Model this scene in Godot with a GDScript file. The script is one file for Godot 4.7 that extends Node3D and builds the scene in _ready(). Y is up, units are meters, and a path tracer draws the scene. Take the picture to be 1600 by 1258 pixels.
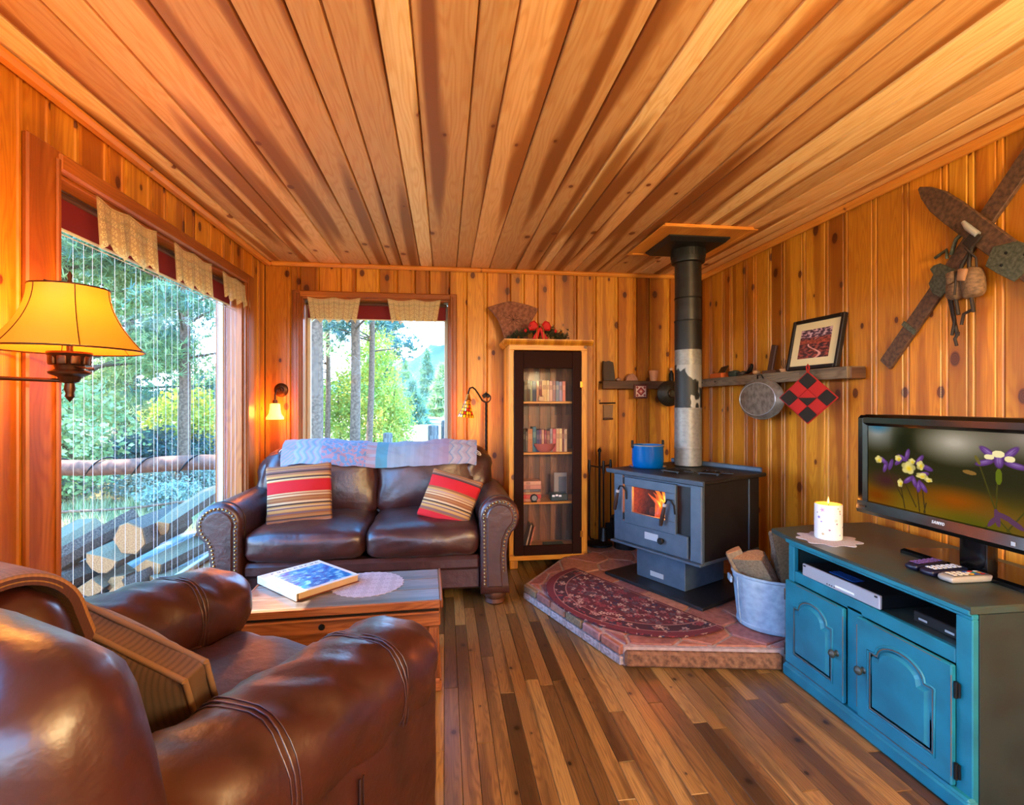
extends Node3D
# A knotty-pine cabin living room with a wood stove in the corner. +x runs along the back wall to the right, -z into the room.

const CEIL := 2.255
const XL := -1.33
const XR := 2.13
const ZB := -4.0
const ZF := 1.7
var R := RandomNumberGenerator.new()
var M := {}

# ---------------------------------------------------------------- mesh builder
class B:
	var v := PackedVector3Array()
	var n := PackedVector3Array()
	var t := PackedVector2Array()
	var ix := PackedInt32Array()

	func add(vs: PackedVector3Array, ts: PackedVector2Array, idx: PackedInt32Array, orient := true, weld := false) -> void:
		var id := PackedInt32Array()
		id.resize(vs.size())
		if weld:
			var seen := {}
			for i in vs.size():
				var k := (vs[i] * 20000.0).round()
				if not seen.has(k):
					seen[k] = i
				id[i] = seen[k]
		else:
			for i in vs.size():
				id[i] = i
		var c := Vector3.ZERO
		for p in vs:
			c += p
		c /= maxf(1.0, vs.size())
		var acc := PackedVector3Array()
		acc.resize(vs.size())
		var vol := 0.0
		for k in range(0, idx.size(), 3):
			var a := vs[idx[k]]
			var g := (vs[idx[k + 1]] - a).cross(vs[idx[k + 2]] - a)
			vol += g.dot(a - c)
			for j in 3:
				acc[id[idx[k + j]]] += g
		var s := -1.0 if orient and vol < 0.0 else 1.0
		var base := v.size()
		for i in vs.size():
			v.append(vs[i])
			n.append((acc[id[i]] * s).normalized())
			t.append(ts[i] if i < ts.size() else Vector2.ZERO)
		for k in range(0, idx.size(), 3):
			ix.append(base + idx[k])
			if s > 0:
				ix.append(base + idx[k + 2])
				ix.append(base + idx[k + 1])
			else:
				ix.append(base + idx[k + 1])
				ix.append(base + idx[k + 2])

	func poly(ps: PackedVector3Array, nor: Vector3, us := PackedVector2Array()) -> void:
		var base := v.size()
		var g := (ps[1] - ps[0]).cross(ps[2] - ps[0])
		for i in ps.size():
			v.append(ps[i])
			n.append(nor)
			t.append(us[i] if i < us.size() else Vector2(ps[i].x, ps[i].y))
		for i in range(1, ps.size() - 1):
			ix.append(base)
			if g.dot(nor) > 0:
				ix.append(base + i + 1)
				ix.append(base + i)
			else:
				ix.append(base + i)
				ix.append(base + i + 1)

	func box(c: Vector3, s: Vector3, b := 0.0, xf := Transform3D(), uo := Vector2.ZERO) -> void:
		var h := s * 0.5
		b = minf(b, minf(h.x, minf(h.y, h.z)) * 0.95)
		for ax in 3:
			var lu := (ax + 1) % 3
			var lv := (ax + 2) % 3
			if s[lu] > s[lv]:
				var q := lu
				lu = lv
				lv = q
			for sg in [-1.0, 1.0]:
				var ps := PackedVector3Array()
				var us := PackedVector2Array()
				for k in [[-1, -1], [1, -1], [1, 1], [-1, 1]]:
					var p := Vector3.ZERO
					p[ax] = sg * h[ax]
					p[lu] = k[0] * (h[lu] - b)
					p[lv] = k[1] * (h[lv] - b)
					us.append(Vector2(p[lu] + h[lu], p[lv] + h[lv]) + uo)
					ps.append(xf * (p + c))
				var nn := Vector3.ZERO
				nn[ax] = sg
				poly(ps, (xf.basis * nn).normalized(), us)
		if b <= 0.0:
			return
		for ax in 3:
			var a1 := (ax + 1) % 3
			var a2 := (ax + 2) % 3
			for s1 in [-1.0, 1.0]:
				for s2 in [-1.0, 1.0]:
					var ps := PackedVector3Array()
					var us := PackedVector2Array()
					for k in [[-1, 0], [1, 0], [1, 1], [-1, 1]]:
						var p := Vector3.ZERO
						p[ax] = k[0] * (h[ax] - b)
						p[a1] = s1 * (h[a1] - (b if k[1] == 1 else 0.0))
						p[a2] = s2 * (h[a2] - (b if k[1] == 0 else 0.0))
						us.append(Vector2(0.01 + 0.01 * k[1], p[ax] + h[ax]) + uo)
						ps.append(xf * (p + c))
					var nn := Vector3.ZERO
					nn[a1] = s1
					nn[a2] = s2
					poly(ps, (xf.basis * nn).normalized(), us)
		for sx in [-1.0, 1.0]:
			for sy in [-1.0, 1.0]:
				for sz in [-1.0, 1.0]:
					var sn := Vector3(sx, sy, sz)
					var ps := PackedVector3Array()
					for ax in 3:
						var p := Vector3(sx * (h.x - b), sy * (h.y - b), sz * (h.z - b))
						p[ax] = sn[ax] * h[ax]
						ps.append(xf * (p + c))
					poly(ps, (xf.basis * sn).normalized())

	# outline in xy pushed along z from z0 to z1; the z1 face is chamfered by bev
	func prism(pl: PackedVector2Array, z0: float, z1: float, bev := 0.0, xf := Transform3D(), uo := Vector2.ZERO, smooth := false) -> void:
		if Geometry2D.is_polygon_clockwise(pl):
			pl = pl.duplicate()
			pl.reverse()
		var m := pl.size()
		# is_polygon_clockwise is judged with y down; work the sign out directly
		var area := 0.0
		for i in m:
			area += pl[i].cross(pl[(i + 1) % m])
		if area < 0:
			pl.reverse()
		var inner := PackedVector2Array()
		for i in m:
			var e0 := (pl[i] - pl[(i + m - 1) % m]).normalized()
			var e1 := (pl[(i + 1) % m] - pl[i]).normalized()
			var n0 := Vector2(-e0.y, e0.x)
			var n1 := Vector2(-e1.y, e1.x)
			var k := n0 + n1
			k = k / maxf(0.3, k.dot(n0)) if k.length() > 0.01 else n0
			inner.append(pl[i] + k * bev)
		var tr := Geometry2D.triangulate_polygon(pl)
		for side in 2:
			var src := pl if side == 0 else inner
			var z := z0 if side == 0 else z1
			var vs := PackedVector3Array()
			var us := PackedVector2Array()
			for p in src:
				vs.append(xf * Vector3(p.x, p.y, z))
				us.append(p + uo)
			var want := xf.basis * Vector3(0, 0, (z0 - z1) if side == 0 else (z1 - z0))
			for k in range(0, tr.size(), 3):
				poly(PackedVector3Array([vs[tr[k]], vs[tr[k + 1]], vs[tr[k + 2]]]), want.normalized(), PackedVector2Array([us[tr[k]], us[tr[k + 1]], us[tr[k + 2]]]))
		var zb := z1 - bev * signf(z1 - z0)
		var along := 0.0
		var svs := PackedVector3Array()
		var sus := PackedVector2Array()
		var sid := PackedInt32Array()
		for i in m:
			var j := (i + 1) % m
			var e := (pl[j] - pl[i])
			var nn := (xf.basis * Vector3(e.y, -e.x, 0)).normalized()
			var l := e.length()
			if smooth:
				var b0 := i * 2
				var b1 := j * 2
				svs.append(xf * Vector3(pl[i].x, pl[i].y, z0))
				svs.append(xf * Vector3(pl[i].x, pl[i].y, zb))
				sus.append(Vector2(z0, along))
				sus.append(Vector2(zb, along))
				sid.append_array(PackedInt32Array([b0, b1, b1 + 1, b0, b1 + 1, b0 + 1]))
			else:
				poly(PackedVector3Array([xf * Vector3(pl[i].x, pl[i].y, z0), xf * Vector3(pl[j].x, pl[j].y, z0), xf * Vector3(pl[j].x, pl[j].y, zb), xf * Vector3(pl[i].x, pl[i].y, zb)]), nn, PackedVector2Array([Vector2(z0, along) + uo, Vector2(z0, along + l) + uo, Vector2(zb, along + l) + uo, Vector2(zb, along) + uo]))
			if bev > 0:
				poly(PackedVector3Array([xf * Vector3(pl[i].x, pl[i].y, zb), xf * Vector3(pl[j].x, pl[j].y, zb), xf * Vector3(inner[j].x, inner[j].y, z1), xf * Vector3(inner[i].x, inner[i].y, z1)]), (nn + (xf.basis * Vector3(0, 0, signf(z1 - z0))).normalized()).normalized(), PackedVector2Array([Vector2(0.01, along) + uo, Vector2(0.01, along + l) + uo, Vector2(0.02, along + l) + uo, Vector2(0.02, along) + uo]))
			along += l
		if smooth:
			add(svs, sus, sid, true)

	func lathe(pr: PackedVector2Array, seg := 24, xf := Transform3D(), sq := 1.0) -> void:
		var rings: Array[PackedVector2Array] = []
		var cur := PackedVector2Array([pr[0]])
		for i in range(1, pr.size()):
			cur.append(pr[i])
			if i < pr.size() - 1:
				var d0 := (pr[i] - pr[i - 1]).normalized()
				var d1 := (pr[i + 1] - pr[i]).normalized()
				if d0.dot(d1) < 0.75:
					rings.append(cur)
					cur = PackedVector2Array([pr[i]])
		rings.append(cur)
		var vs := PackedVector3Array()
		var us := PackedVector2Array()
		var id := PackedInt32Array()
		var run := 0.0
		for g in rings:
			var b0 := vs.size()
			for i in g.size():
				if i > 0:
					run += g[i].distance_to(g[i - 1])
				for k in seg + 1:
					var a := TAU * k / seg
					vs.append(xf * Vector3(cos(a) * g[i].x, g[i].y, sin(a) * g[i].x * sq))
					us.append(Vector2(float(k) / seg, run))
			for i in g.size() - 1:
				for k in seg:
					var p := b0 + i * (seg + 1) + k
					id.append_array(PackedInt32Array([p, p + 1, p + seg + 2, p, p + seg + 2, p + seg + 1]))
		# the seam and each group keep their own normals; weld the seam by rounding the angle
		_add_lathe(vs, us, id, seg)

	func _add_lathe(vs: PackedVector3Array, us: PackedVector2Array, id: PackedInt32Array, seg: int) -> void:
		var at := n.size()
		add(vs, us, id, true)
		for r in range(0, vs.size(), seg + 1):
			var q := (n[at + r] + n[at + r + seg]).normalized()
			n[at + r] = q
			n[at + r + seg] = q

	func tube(path: PackedVector3Array, rad: Variant, seg := 10, caps := true) -> void:
		var rings: Array[PackedVector3Array] = []
		var m := path.size()
		var d := (path[1] - path[0]).normalized()
		var up := Vector3.UP if absf(d.y) < 0.9 else Vector3.RIGHT
		var x := d.cross(up).normalized()
		for i in m:
			d = (path[mini(i + 1, m - 1)] - path[maxi(i - 1, 0)]).normalized()
			x = (x - d * x.dot(d)).normalized()
			var y := d.cross(x)
			var r: float = rad if rad is float else rad[i]
			var ring := PackedVector3Array()
			for k in seg:
				var a := TAU * k / seg
				ring.append(path[i] + (x * cos(a) + y * sin(a)) * r)
			rings.append(ring)
		loft(rings, caps)

	func loft(rings: Array[PackedVector3Array], caps := true) -> void:
		var seg := rings[0].size()
		var vs := PackedVector3Array()
		var us := PackedVector2Array()
		var id := PackedInt32Array()
		var run := 0.0
		for i in rings.size():
			if i > 0:
				run += rings[i][0].distance_to(rings[i - 1][0])
			for k in seg:
				vs.append(rings[i][k])
				us.append(Vector2(float(k) / seg, run))
		for i in rings.size() - 1:
			for k in seg:
				var a := i * seg + k
				var b := i * seg + (k + 1) % seg
				id.append_array(PackedInt32Array([a, b, b + seg, a, b + seg, a + seg]))
		if caps:
			for e in 2:
				var r := 0 if e == 0 else rings.size() - 1
				var c := Vector3.ZERO
				for p in rings[r]:
					c += p
				var cb := vs.size()
				vs.append(c / seg)
				us.append(Vector2.ZERO)
				for k in seg:
					vs.append(rings[r][k])
					us.append(Vector2(0, 0))
				for k in seg:
					var a := cb + 1 + k
					var b := cb + 1 + (k + 1) % seg
					if e == 0:
						id.append_array(PackedInt32Array([cb, b, a]))
					else:
						id.append_array(PackedInt32Array([cb, a, b]))
		add(vs, us, id, true)

	# a rounded, stuffed box
	func cushion(s: Vector3, r: float, puff: Vector3, nn := 12, wr := 0.0, sd := 0, xf := Transform3D()) -> void:
		var h := s * 0.5
		var fn := FastNoiseLite.new()
		fn.seed = sd
		fn.frequency = 7.0
		fn.fractal_octaves = 3
		var vs := PackedVector3Array()
		var us := PackedVector2Array()
		var id := PackedInt32Array()
		for ax in 3:
			var a1 := (ax + 1) % 3
			var a2 := (ax + 2) % 3
			for sg in [-1.0, 1.0]:
				var b0 := vs.size()
				for i in nn + 1:
					for j in nn + 1:
						var p := Vector3.ZERO
						var fa := sin((2.0 * i / nn - 1.0) * PI * 0.5)
						var fb := sin((2.0 * j / nn - 1.0) * PI * 0.5)
						p[ax] = sg * h[ax]
						p[a1] = fa * h[a1]
						p[a2] = fb * h[a2]
						var q := Vector3(clampf(p.x, -h.x + r, h.x - r), clampf(p.y, -h.y + r, h.y - r), clampf(p.z, -h.z + r, h.z - r))
						var dir := (p - q).normalized()
						var e := q + dir * r
						var k := Vector3(e.x / h.x, e.y / h.y, e.z / h.z)
						e.x += puff.x * k.x * (1 - k.y * k.y) * (1 - k.z * k.z)
						e.y += puff.y * k.y * (1 - k.x * k.x) * (1 - k.z * k.z)
						e.z += puff.z * k.z * (1 - k.y * k.y) * (1 - k.x * k.x)
						if wr > 0:
							e += dir * wr * fn.get_noise_3d(e.x, e.y, e.z)
						vs.append(xf * e)
						us.append(Vector2(0.5 + 0.5 * fa, 0.5 - 0.5 * fb) if ax == 2 and false else (Vector2(0.5 + k.x * 0.5, 0.5 - k.y * 0.5)))
				for i in nn:
					for j in nn:
						var p := b0 + i * (nn + 1) + j
						var quad := PackedInt32Array([p, p + nn + 1, p + nn + 2, p, p + nn + 2, p + 1])
						if sg < 0:
							quad.reverse()
						id.append_array(quad)
		add(vs, us, id, true, true)

	func sheet(nu: int, nv: int, f: Callable, us2 := Vector2.ONE) -> void:
		var vs := PackedVector3Array()
		var us := PackedVector2Array()
		var id := PackedInt32Array()
		for i in nu + 1:
			for j in nv + 1:
				var a := float(i) / nu
				var b := float(j) / nv
				vs.append(f.call(a, b))
				us.append(Vector2(a, b) * us2)
		for i in nu:
			for j in nv:
				var p := i * (nv + 1) + j
				id.append_array(PackedInt32Array([p, p + nv + 1, p + nv + 2, p, p + nv + 2, p + 1]))
		add(vs, us, id, false)

	func mesh() -> ArrayMesh:
		var a := []
		a.resize(Mesh.ARRAY_MAX)
		a[Mesh.ARRAY_VERTEX] = v
		a[Mesh.ARRAY_NORMAL] = n
		a[Mesh.ARRAY_TEX_UV] = t
		a[Mesh.ARRAY_INDEX] = ix
		var m := ArrayMesh.new()
		m.add_surface_from_arrays(Mesh.PRIMITIVE_TRIANGLES, a)
		return m

# ---------------------------------------------------------------- scene helpers
func v2(a: Array) -> PackedVector2Array:
	var o := PackedVector2Array()
	for i in range(0, a.size(), 2):
		o.append(Vector2(a[i], a[i + 1]))
	return o

func v3(a: Array) -> PackedVector3Array:
	var o := PackedVector3Array()
	for i in range(0, a.size(), 3):
		o.append(Vector3(a[i], a[i + 1], a[i + 2]))
	return o

func meta(o: Node3D, label: String, cat := "", group := "", kind := "") -> void:
	if label: o.set_meta("label", label)
	if cat: o.set_meta("category", cat)
	if group: o.set_meta("group", group)
	if kind: o.set_meta("kind", kind)

func numbered(called: String, parent: Node) -> String:
	if not parent.has_node(called):
		return called
	var k := 1
	while parent.has_node("%s_%03d" % [called, k]):
		k += 1
	return "%s_%03d" % [called, k]

func thing(called: String, label: String, cat: String, pos := Vector3.ZERO, yaw := 0.0, group := "") -> Node3D:
	var o := Node3D.new()
	o.name = numbered(called, self)
	o.position = pos
	o.rotation.y = deg_to_rad(yaw)
	add_child(o, true)
	meta(o, label, cat, group)
	return o

func part(parent: Node, called: String, b: Variant, m: Material, pos := Vector3.ZERO, rot := Vector3.ZERO) -> MeshInstance3D:
	var o := MeshInstance3D.new()
	o.name = numbered(called, parent)
	o.mesh = b.mesh() if b is B else b
	o.material_override = m
	o.position = pos
	o.rotation_degrees = rot
	parent.add_child(o, true)
	return o

func one(called: String, label: String, cat: String, b: Variant, m: Material, pos := Vector3.ZERO, yaw := 0.0, group := "") -> MeshInstance3D:
	var o := part(self, called, b, m, pos, Vector3(0, yaw, 0))
	meta(o, label, cat, group)
	return o

func struct(called: String, label: String, cat: String, pos := Vector3.ZERO) -> Node3D:
	var o := thing(called, label, cat, pos)
	o.set_meta("kind", "structure")
	return o

func copy(src: Node3D, label: String, pos: Vector3, rot := Vector3.ZERO) -> Node3D:
	var c: Node3D = src.duplicate()
	c.name = numbered(String(src.name).rstrip("0123456789").rstrip("_"), self)
	add_child(c, true)
	c.set_meta("label", label)
	c.position = pos
	c.rotation_degrees = rot
	return c

func bx(s: Vector3, b := 0.003, c := Vector3.ZERO, uo := Vector2.ZERO) -> B:
	var q := B.new()
	q.box(c, s, b, Transform3D(), uo)
	return q

func rect(x0: float, y0: float, x1: float, y1: float) -> PackedVector2Array:
	return v2([x0, y0, x1, y0, x1, y1, x0, y1])

func rot(ax: Vector3, deg: float, at := Vector3.ZERO) -> Transform3D:
	return Transform3D(Basis(ax, deg_to_rad(deg)), at)

func circle(r: float, n: int, rx := 1.0, ry := 1.0) -> PackedVector2Array:
	var o := PackedVector2Array()
	for i in n:
		o.append(Vector2(cos(TAU * i / n) * r * rx, sin(TAU * i / n) * r * ry))
	return o

# ---------------------------------------------------------------- materials
func mat(col: Color, rough := 0.6, metal := 0.0) -> StandardMaterial3D:
	var m := StandardMaterial3D.new()
	m.albedo_color = col
	m.roughness = rough
	m.metallic = metal
	return m

func tri(m: StandardMaterial3D, s: float) -> StandardMaterial3D:
	m.uv1_triplanar = true
	m.uv1_scale = Vector3.ONE * s
	return m

func noise_tex(size: int, freq: float, cols: Array, sd := 1, oct := 4, kind := FastNoiseLite.TYPE_SIMPLEX_SMOOTH, normal := 0.0) -> NoiseTexture2D:
	var f := FastNoiseLite.new()
	f.noise_type = kind
	f.seed = sd
	f.frequency = freq
	f.fractal_octaves = oct
	var t := NoiseTexture2D.new()
	t.width = size
	t.height = size
	t.seamless = true
	t.noise = f
	if normal > 0:
		t.as_normal_map = true
		t.bump_strength = normal
	else:
		var g := Gradient.new()
		var offs := PackedFloat32Array()
		var cc := PackedColorArray()
		for i in cols.size():
			offs.append(float(i) / (cols.size() - 1))
			cc.append(cols[i])
		g.offsets = offs
		g.colors = cc
		t.color_ramp = g
	return t

func noisy(cols: Array, scale: float, rough: float, metal := 0.0, sd := 1, freq := 0.02) -> StandardMaterial3D:
	var m := mat(Color.WHITE, rough, metal)
	m.albedo_texture = noise_tex(256, freq, cols, sd)
	return tri(m, scale)

# board texture: grain along v; knots is how many; lm, wm are metres covered
func wood(sd: int, w: int, h: int, wm: float, lm: float, ca: Color, cb: Color, cd: Color, knots: int, kr: float, ringf: float, streak: float, kc: Color) -> ImageTexture:
	var rg := RandomNumberGenerator.new()
	rg.seed = sd
	var f := FastNoiseLite.new()
	f.seed = sd
	f.frequency = 0.22
	f.fractal_octaves = 3
	var fine := f.get_image(w, maxi(4, h / 40), false, false, false)
	fine.convert(Image.FORMAT_L8)
	fine.resize(w, h, Image.INTERPOLATE_CUBIC)
	f.seed = sd + 7
	f.frequency = 0.09
	f.fractal_octaves = 2
	var broad := f.get_image(maxi(8, w / 4), maxi(8, h / 30), false, false, true)
	broad.convert(Image.FORMAT_L8)
	broad.resize(w, h, Image.INTERPOLATE_CUBIC)
	f.seed = sd + 19
	f.frequency = 0.05
	var big := f.get_image(maxi(8, w / 4), maxi(8, h / 60), false, false, true)
	big.convert(Image.FORMAT_L8)
	big.resize(w, h, Image.INTERPOLATE_CUBIC)
	var df := fine.get_data()
	var db := broad.get_data()
	var dg := big.get_data()
	var kx := PackedFloat32Array()
	var ky := PackedFloat32Array()
	var ks := PackedFloat32Array()
	for k in knots:
		kx.append(rg.randf_range(0.12, 0.88) * wm)
		ky.append((k + rg.randf_range(0.1, 0.9)) / knots * lm)
		ks.append(kr * rg.randf_range(0.3, 1.2))
	var out := PackedByteArray()
	out.resize(w * h * 3)
	var o := 0
	for y in h:
		var ym := float(y) / h * lm
		var near := PackedInt32Array()
		for k in knots:
			if absf(ym - ky[k]) < ks[k] * 9.0:
				near.append(k)
		for x in w:
			var at := y * w + x
			var xm := float(x) / w * wm
			var q := xm * ringf + db[at] * 0.016
			var kk := 0.0
			var halo := 0.0
			for k in near:
				var dx := (xm - kx[k]) / ks[k]
				var dy := (ym - ky[k]) / (ks[k] * 1.5)
				var d2 := dx * dx + dy * dy
				var e := dx * dx * 0.5 + dy * dy * 0.12
				if e < 9.0:
					q += exp(-e) * 1.6 * (1.0 if dx > 0 else -1.0) * (1.0 - exp(-dx * dx))
					halo = maxf(halo, exp(-d2 * 0.35) * 0.55)
				if d2 < 1.3:
					kk = maxf(kk, clampf((1.3 - d2) * 2.5, 0.0, 1.0) * (0.8 + 0.2 * sin(sqrt(d2) * 18.0)))
			var ring := 0.5 + 0.5 * sin(q * TAU)
			var g := clampf(ring * ring * 0.55 + (df[at] / 255.0 - 0.35) * 0.9, 0.0, 1.0)
			var st := clampf((dg[at] / 255.0 - 0.47) * 3.4, 0.0, 1.0) * streak
			var r0 := ca.r + (cb.r - ca.r) * g
			var g0 := ca.g + (cb.g - ca.g) * g
			var b0 := ca.b + (cb.b - ca.b) * g
			st = clampf(st + halo * 0.8, 0.0, 1.0)
			r0 += (cd.r - r0) * st
			g0 += (cd.g - g0) * st
			b0 += (cd.b - b0) * st
			if kk > 0:
				r0 += (kc.r - r0) * kk
				g0 += (kc.g - g0) * kk
				b0 += (kc.b - b0) * kk
			out[o] = int(clampf(r0, 0, 1) * 255)
			out[o + 1] = int(clampf(g0, 0, 1) * 255)
			out[o + 2] = int(clampf(b0, 0, 1) * 255)
			o += 3
	return ImageTexture.create_from_image(Image.create_from_data(w, h, false, Image.FORMAT_RGB8, out))

func wood_set(key: String, n: int, sd: int, w: int, h: int, wm: float, lm: float, ca: Color, cb: Color, cd: Color, knots: int, kr: float, ringf: float, streak: float, kc: Color, tints: Array, rough: float) -> void:
	var ms := []
	for i in n:
		var t := wood(sd + i * 31, w, h, wm, lm, ca, cb, cd, maxi(0, knots + (i % 3) - 1), kr, ringf, streak, kc)
		for c in tints:
			var m := mat(c, rough)
			m.albedo_texture = t
			m.uv1_scale = Vector3(1.0 / wm, 1.0 / lm, 1)
			ms.append(m)
	M[key] = ms

func pick(key: String) -> StandardMaterial3D:
	return M[key][R.randi() % M[key].size()]

func materials() -> void:
	wood_set("pine", 6, 11, 128, 1024, 0.2, 2.4, Color(0.82, 0.565, 0.155), Color(0.70, 0.425, 0.085), Color(0.54, 0.285, 0.05), 6, 0.0165, 26.0, 0.6, Color(0.30, 0.12, 0.05), [Color(1, 1, 1), Color(0.9, 0.84, 0.78), Color(1.0, 0.93, 0.86)], 0.38)
	wood_set("ceil", 6, 511, 128, 1536, 0.23, 3.4, Color(0.95, 0.82, 0.60), Color(0.88, 0.69, 0.44), Color(0.64, 0.42, 0.21), 4, 0.016, 14.0, 1.0, Color(0.45, 0.21, 0.07), [Color(1, 1, 0.97), Color(0.84, 0.76, 0.68), Color(0.97, 0.89, 0.8)], 0.5)
	wood_set("oak", 5, 911, 64, 1024, 0.07, 1.7, Color(0.72, 0.58, 0.36), Color(0.50, 0.38, 0.22), Color(0.28, 0.20, 0.13), 1, 0.008, 70.0, 0.5, Color(0.14, 0.08, 0.05), [Color(0.88, 0.86, 0.80), Color(0.76, 0.71, 0.65), Color(0.58, 0.53, 0.48), Color(0.84, 0.79, 0.70), Color(0.69, 0.63, 0.56)], 0.32)
	wood_set("dark", 2, 1311, 128, 512, 0.3, 1.0, Color(0.42, 0.26, 0.15), Color(0.30, 0.17, 0.09), Color(0.18, 0.1, 0.06), 2, 0.012, 30.0, 0.6, Color(0.1, 0.06, 0.04), [Color(1, 1, 1), Color(0.85, 0.8, 0.8)], 0.6)
	wood_set("gray", 2, 1511, 128, 512, 0.25, 1.2, Color(0.50, 0.47, 0.43), Color(0.34, 0.31, 0.29), Color(0.22, 0.2, 0.19), 2, 0.012, 40.0, 0.5, Color(0.15, 0.13, 0.12), [Color(1, 1, 1), Color(0.88, 0.88, 0.92)], 0.85)
	wood_set("trunkwood", 2, 1711, 128, 512, 0.3, 1.0, Color(0.60, 0.38, 0.22), Color(0.43, 0.22, 0.11), Color(0.25, 0.13, 0.08), 2, 0.012, 24.0, 0.7, Color(0.12, 0.06, 0.04), [Color(1, 1, 1), Color(0.9, 0.86, 0.84)], 0.42)
	wood_set("trim", 1, 1811, 64, 1024, 0.2, 2.6, Color(0.68, 0.40, 0.15), Color(0.55, 0.28, 0.08), Color(0.42, 0.19, 0.06), 1, 0.012, 40.0, 0.5, Color(0.22, 0.08, 0.04), [Color(1, 1, 1)], 0.35)
	wood_set("crown", 1, 1831, 64, 1024, 0.2, 3.4, Color(0.92, 0.62, 0.25), Color(0.82, 0.5, 0.17), Color(0.7, 0.4, 0.14), 2, 0.012, 30.0, 0.4, Color(0.4, 0.2, 0.08), [Color(1, 1, 1)], 0.4)
	# leathers
	var grainy := noise_tex(512, 0.02, [], 5, 5, FastNoiseLite.TYPE_SIMPLEX_SMOOTH, 5.0)
	for k in [["leather", Color(0.235, 0.115, 0.105)], ["leather_warm", Color(0.205, 0.075, 0.055)]]:
		var m := mat(k[1], 0.38)
		m.albedo_texture = noise_tex(256, 0.012, [Color(0.72, 0.68, 0.7), Color(1, 1, 1), Color(1.0, 0.94, 0.88)], 9)
		m.normal_enabled = true
		m.normal_texture = grainy
		m.normal_scale = 0.3
		m.metallic_specular = 0.6
		m.clearcoat_enabled = true
		m.clearcoat = 0.15
		m.clearcoat_roughness = 0.35
		M[k[0]] = tri(m, 1.6)
	M.seam = mat(Color(0.16, 0.06, 0.045), 0.5)
	M.nail = mat(Color(0.72, 0.6, 0.4), 0.3, 1.0)
	# metals
	M.stove = noisy([Color(0.23, 0.29, 0.35), Color(0.29, 0.35, 0.41)], 2.0, 0.45, 0.25, 3)
	M.stove_dark = noisy([Color(0.05, 0.055, 0.06), Color(0.09, 0.09, 0.1)], 2.0, 0.5, 0.2, 4)
	M.black = mat(Color(0.035, 0.035, 0.04), 0.45)
	M.iron = mat(Color(0.06, 0.055, 0.055), 0.55, 0.5)
	M.bronze = mat(Color(0.30, 0.19, 0.11), 0.4, 0.8)
	M.brass = mat(Color(0.65, 0.45, 0.2), 0.35, 1.0)
	M.silver = mat(Color(0.72, 0.74, 0.76), 0.35, 0.5)
	M.galv = noisy([Color(0.44, 0.53, 0.60), Color(0.54, 0.63, 0.70), Color(0.62, 0.71, 0.77)], 3.0, 0.55, 0.2, 6, 0.03)
	M.white = mat(Color(0.85, 0.85, 0.83), 0.6)
	M.sash = mat(Color(0.82, 0.82, 0.74), 0.5)
	M.glass = mat(Color(0.9, 0.96, 0.97, 0.008), 0.02)
	M.glass.transparency = BaseMaterial3D.TRANSPARENCY_ALPHA
	M.glass.metallic_specular = 0.12
	M.teal = noisy([Color(0.06, 0.36, 0.42), Color(0.075, 0.42, 0.48), Color(0.09, 0.46, 0.52)], 1.6, 0.42, 0.0, 8, 0.012)
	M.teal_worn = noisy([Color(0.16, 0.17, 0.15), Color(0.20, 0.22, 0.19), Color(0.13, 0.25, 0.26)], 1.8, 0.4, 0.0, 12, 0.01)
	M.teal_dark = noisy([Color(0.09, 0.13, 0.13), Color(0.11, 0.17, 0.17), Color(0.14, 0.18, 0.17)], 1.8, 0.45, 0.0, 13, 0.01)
	M.worn = mat(Color(0.42, 0.29, 0.2), 0.6)
	M.maroon = mat(Color(0.42, 0.05, 0.09), 0.8)
	M.maroon.backlight_enabled = true
	M.maroon.backlight = Color(0.5, 0.05, 0.12)
	M.red = mat(Color(0.62, 0.05, 0.045), 0.8)
	M.blue_pot = mat(Color(0.0, 0.30, 0.56), 0.15)
	M.blue_pot.metallic_specular = 0.35
	M.terra = mat(Color(0.86, 0.60, 0.40), 0.8)
	M.bark = noisy([Color(0.24, 0.18, 0.14), Color(0.38, 0.30, 0.24), Color(0.52, 0.43, 0.35)], 6.0, 0.95, 0.0, 14, 0.04)
	M.bark_light = noisy([Color(0.27, 0.19, 0.14), Color(0.46, 0.35, 0.27), Color(0.58, 0.46, 0.37)], 1.6, 0.95, 0.0, 15, 0.04)
	M.bark_light.heightmap_enabled = false
	M.cut = noisy([Color(0.52, 0.31, 0.16), Color(0.66, 0.43, 0.24), Color(0.74, 0.53, 0.32)], 6.0, 0.85, 0.0, 16, 0.05)
	M.split = noisy([Color(0.36, 0.29, 0.20), Color(0.48, 0.39, 0.28), Color(0.55, 0.46, 0.34)], 5.0, 0.9, 0.0, 17, 0.05)
	M.lace = lace_mat(Color(0.88, 0.80, 0.62))
	M.doily = lace_mat(Color(0.82, 0.80, 0.84))

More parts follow.
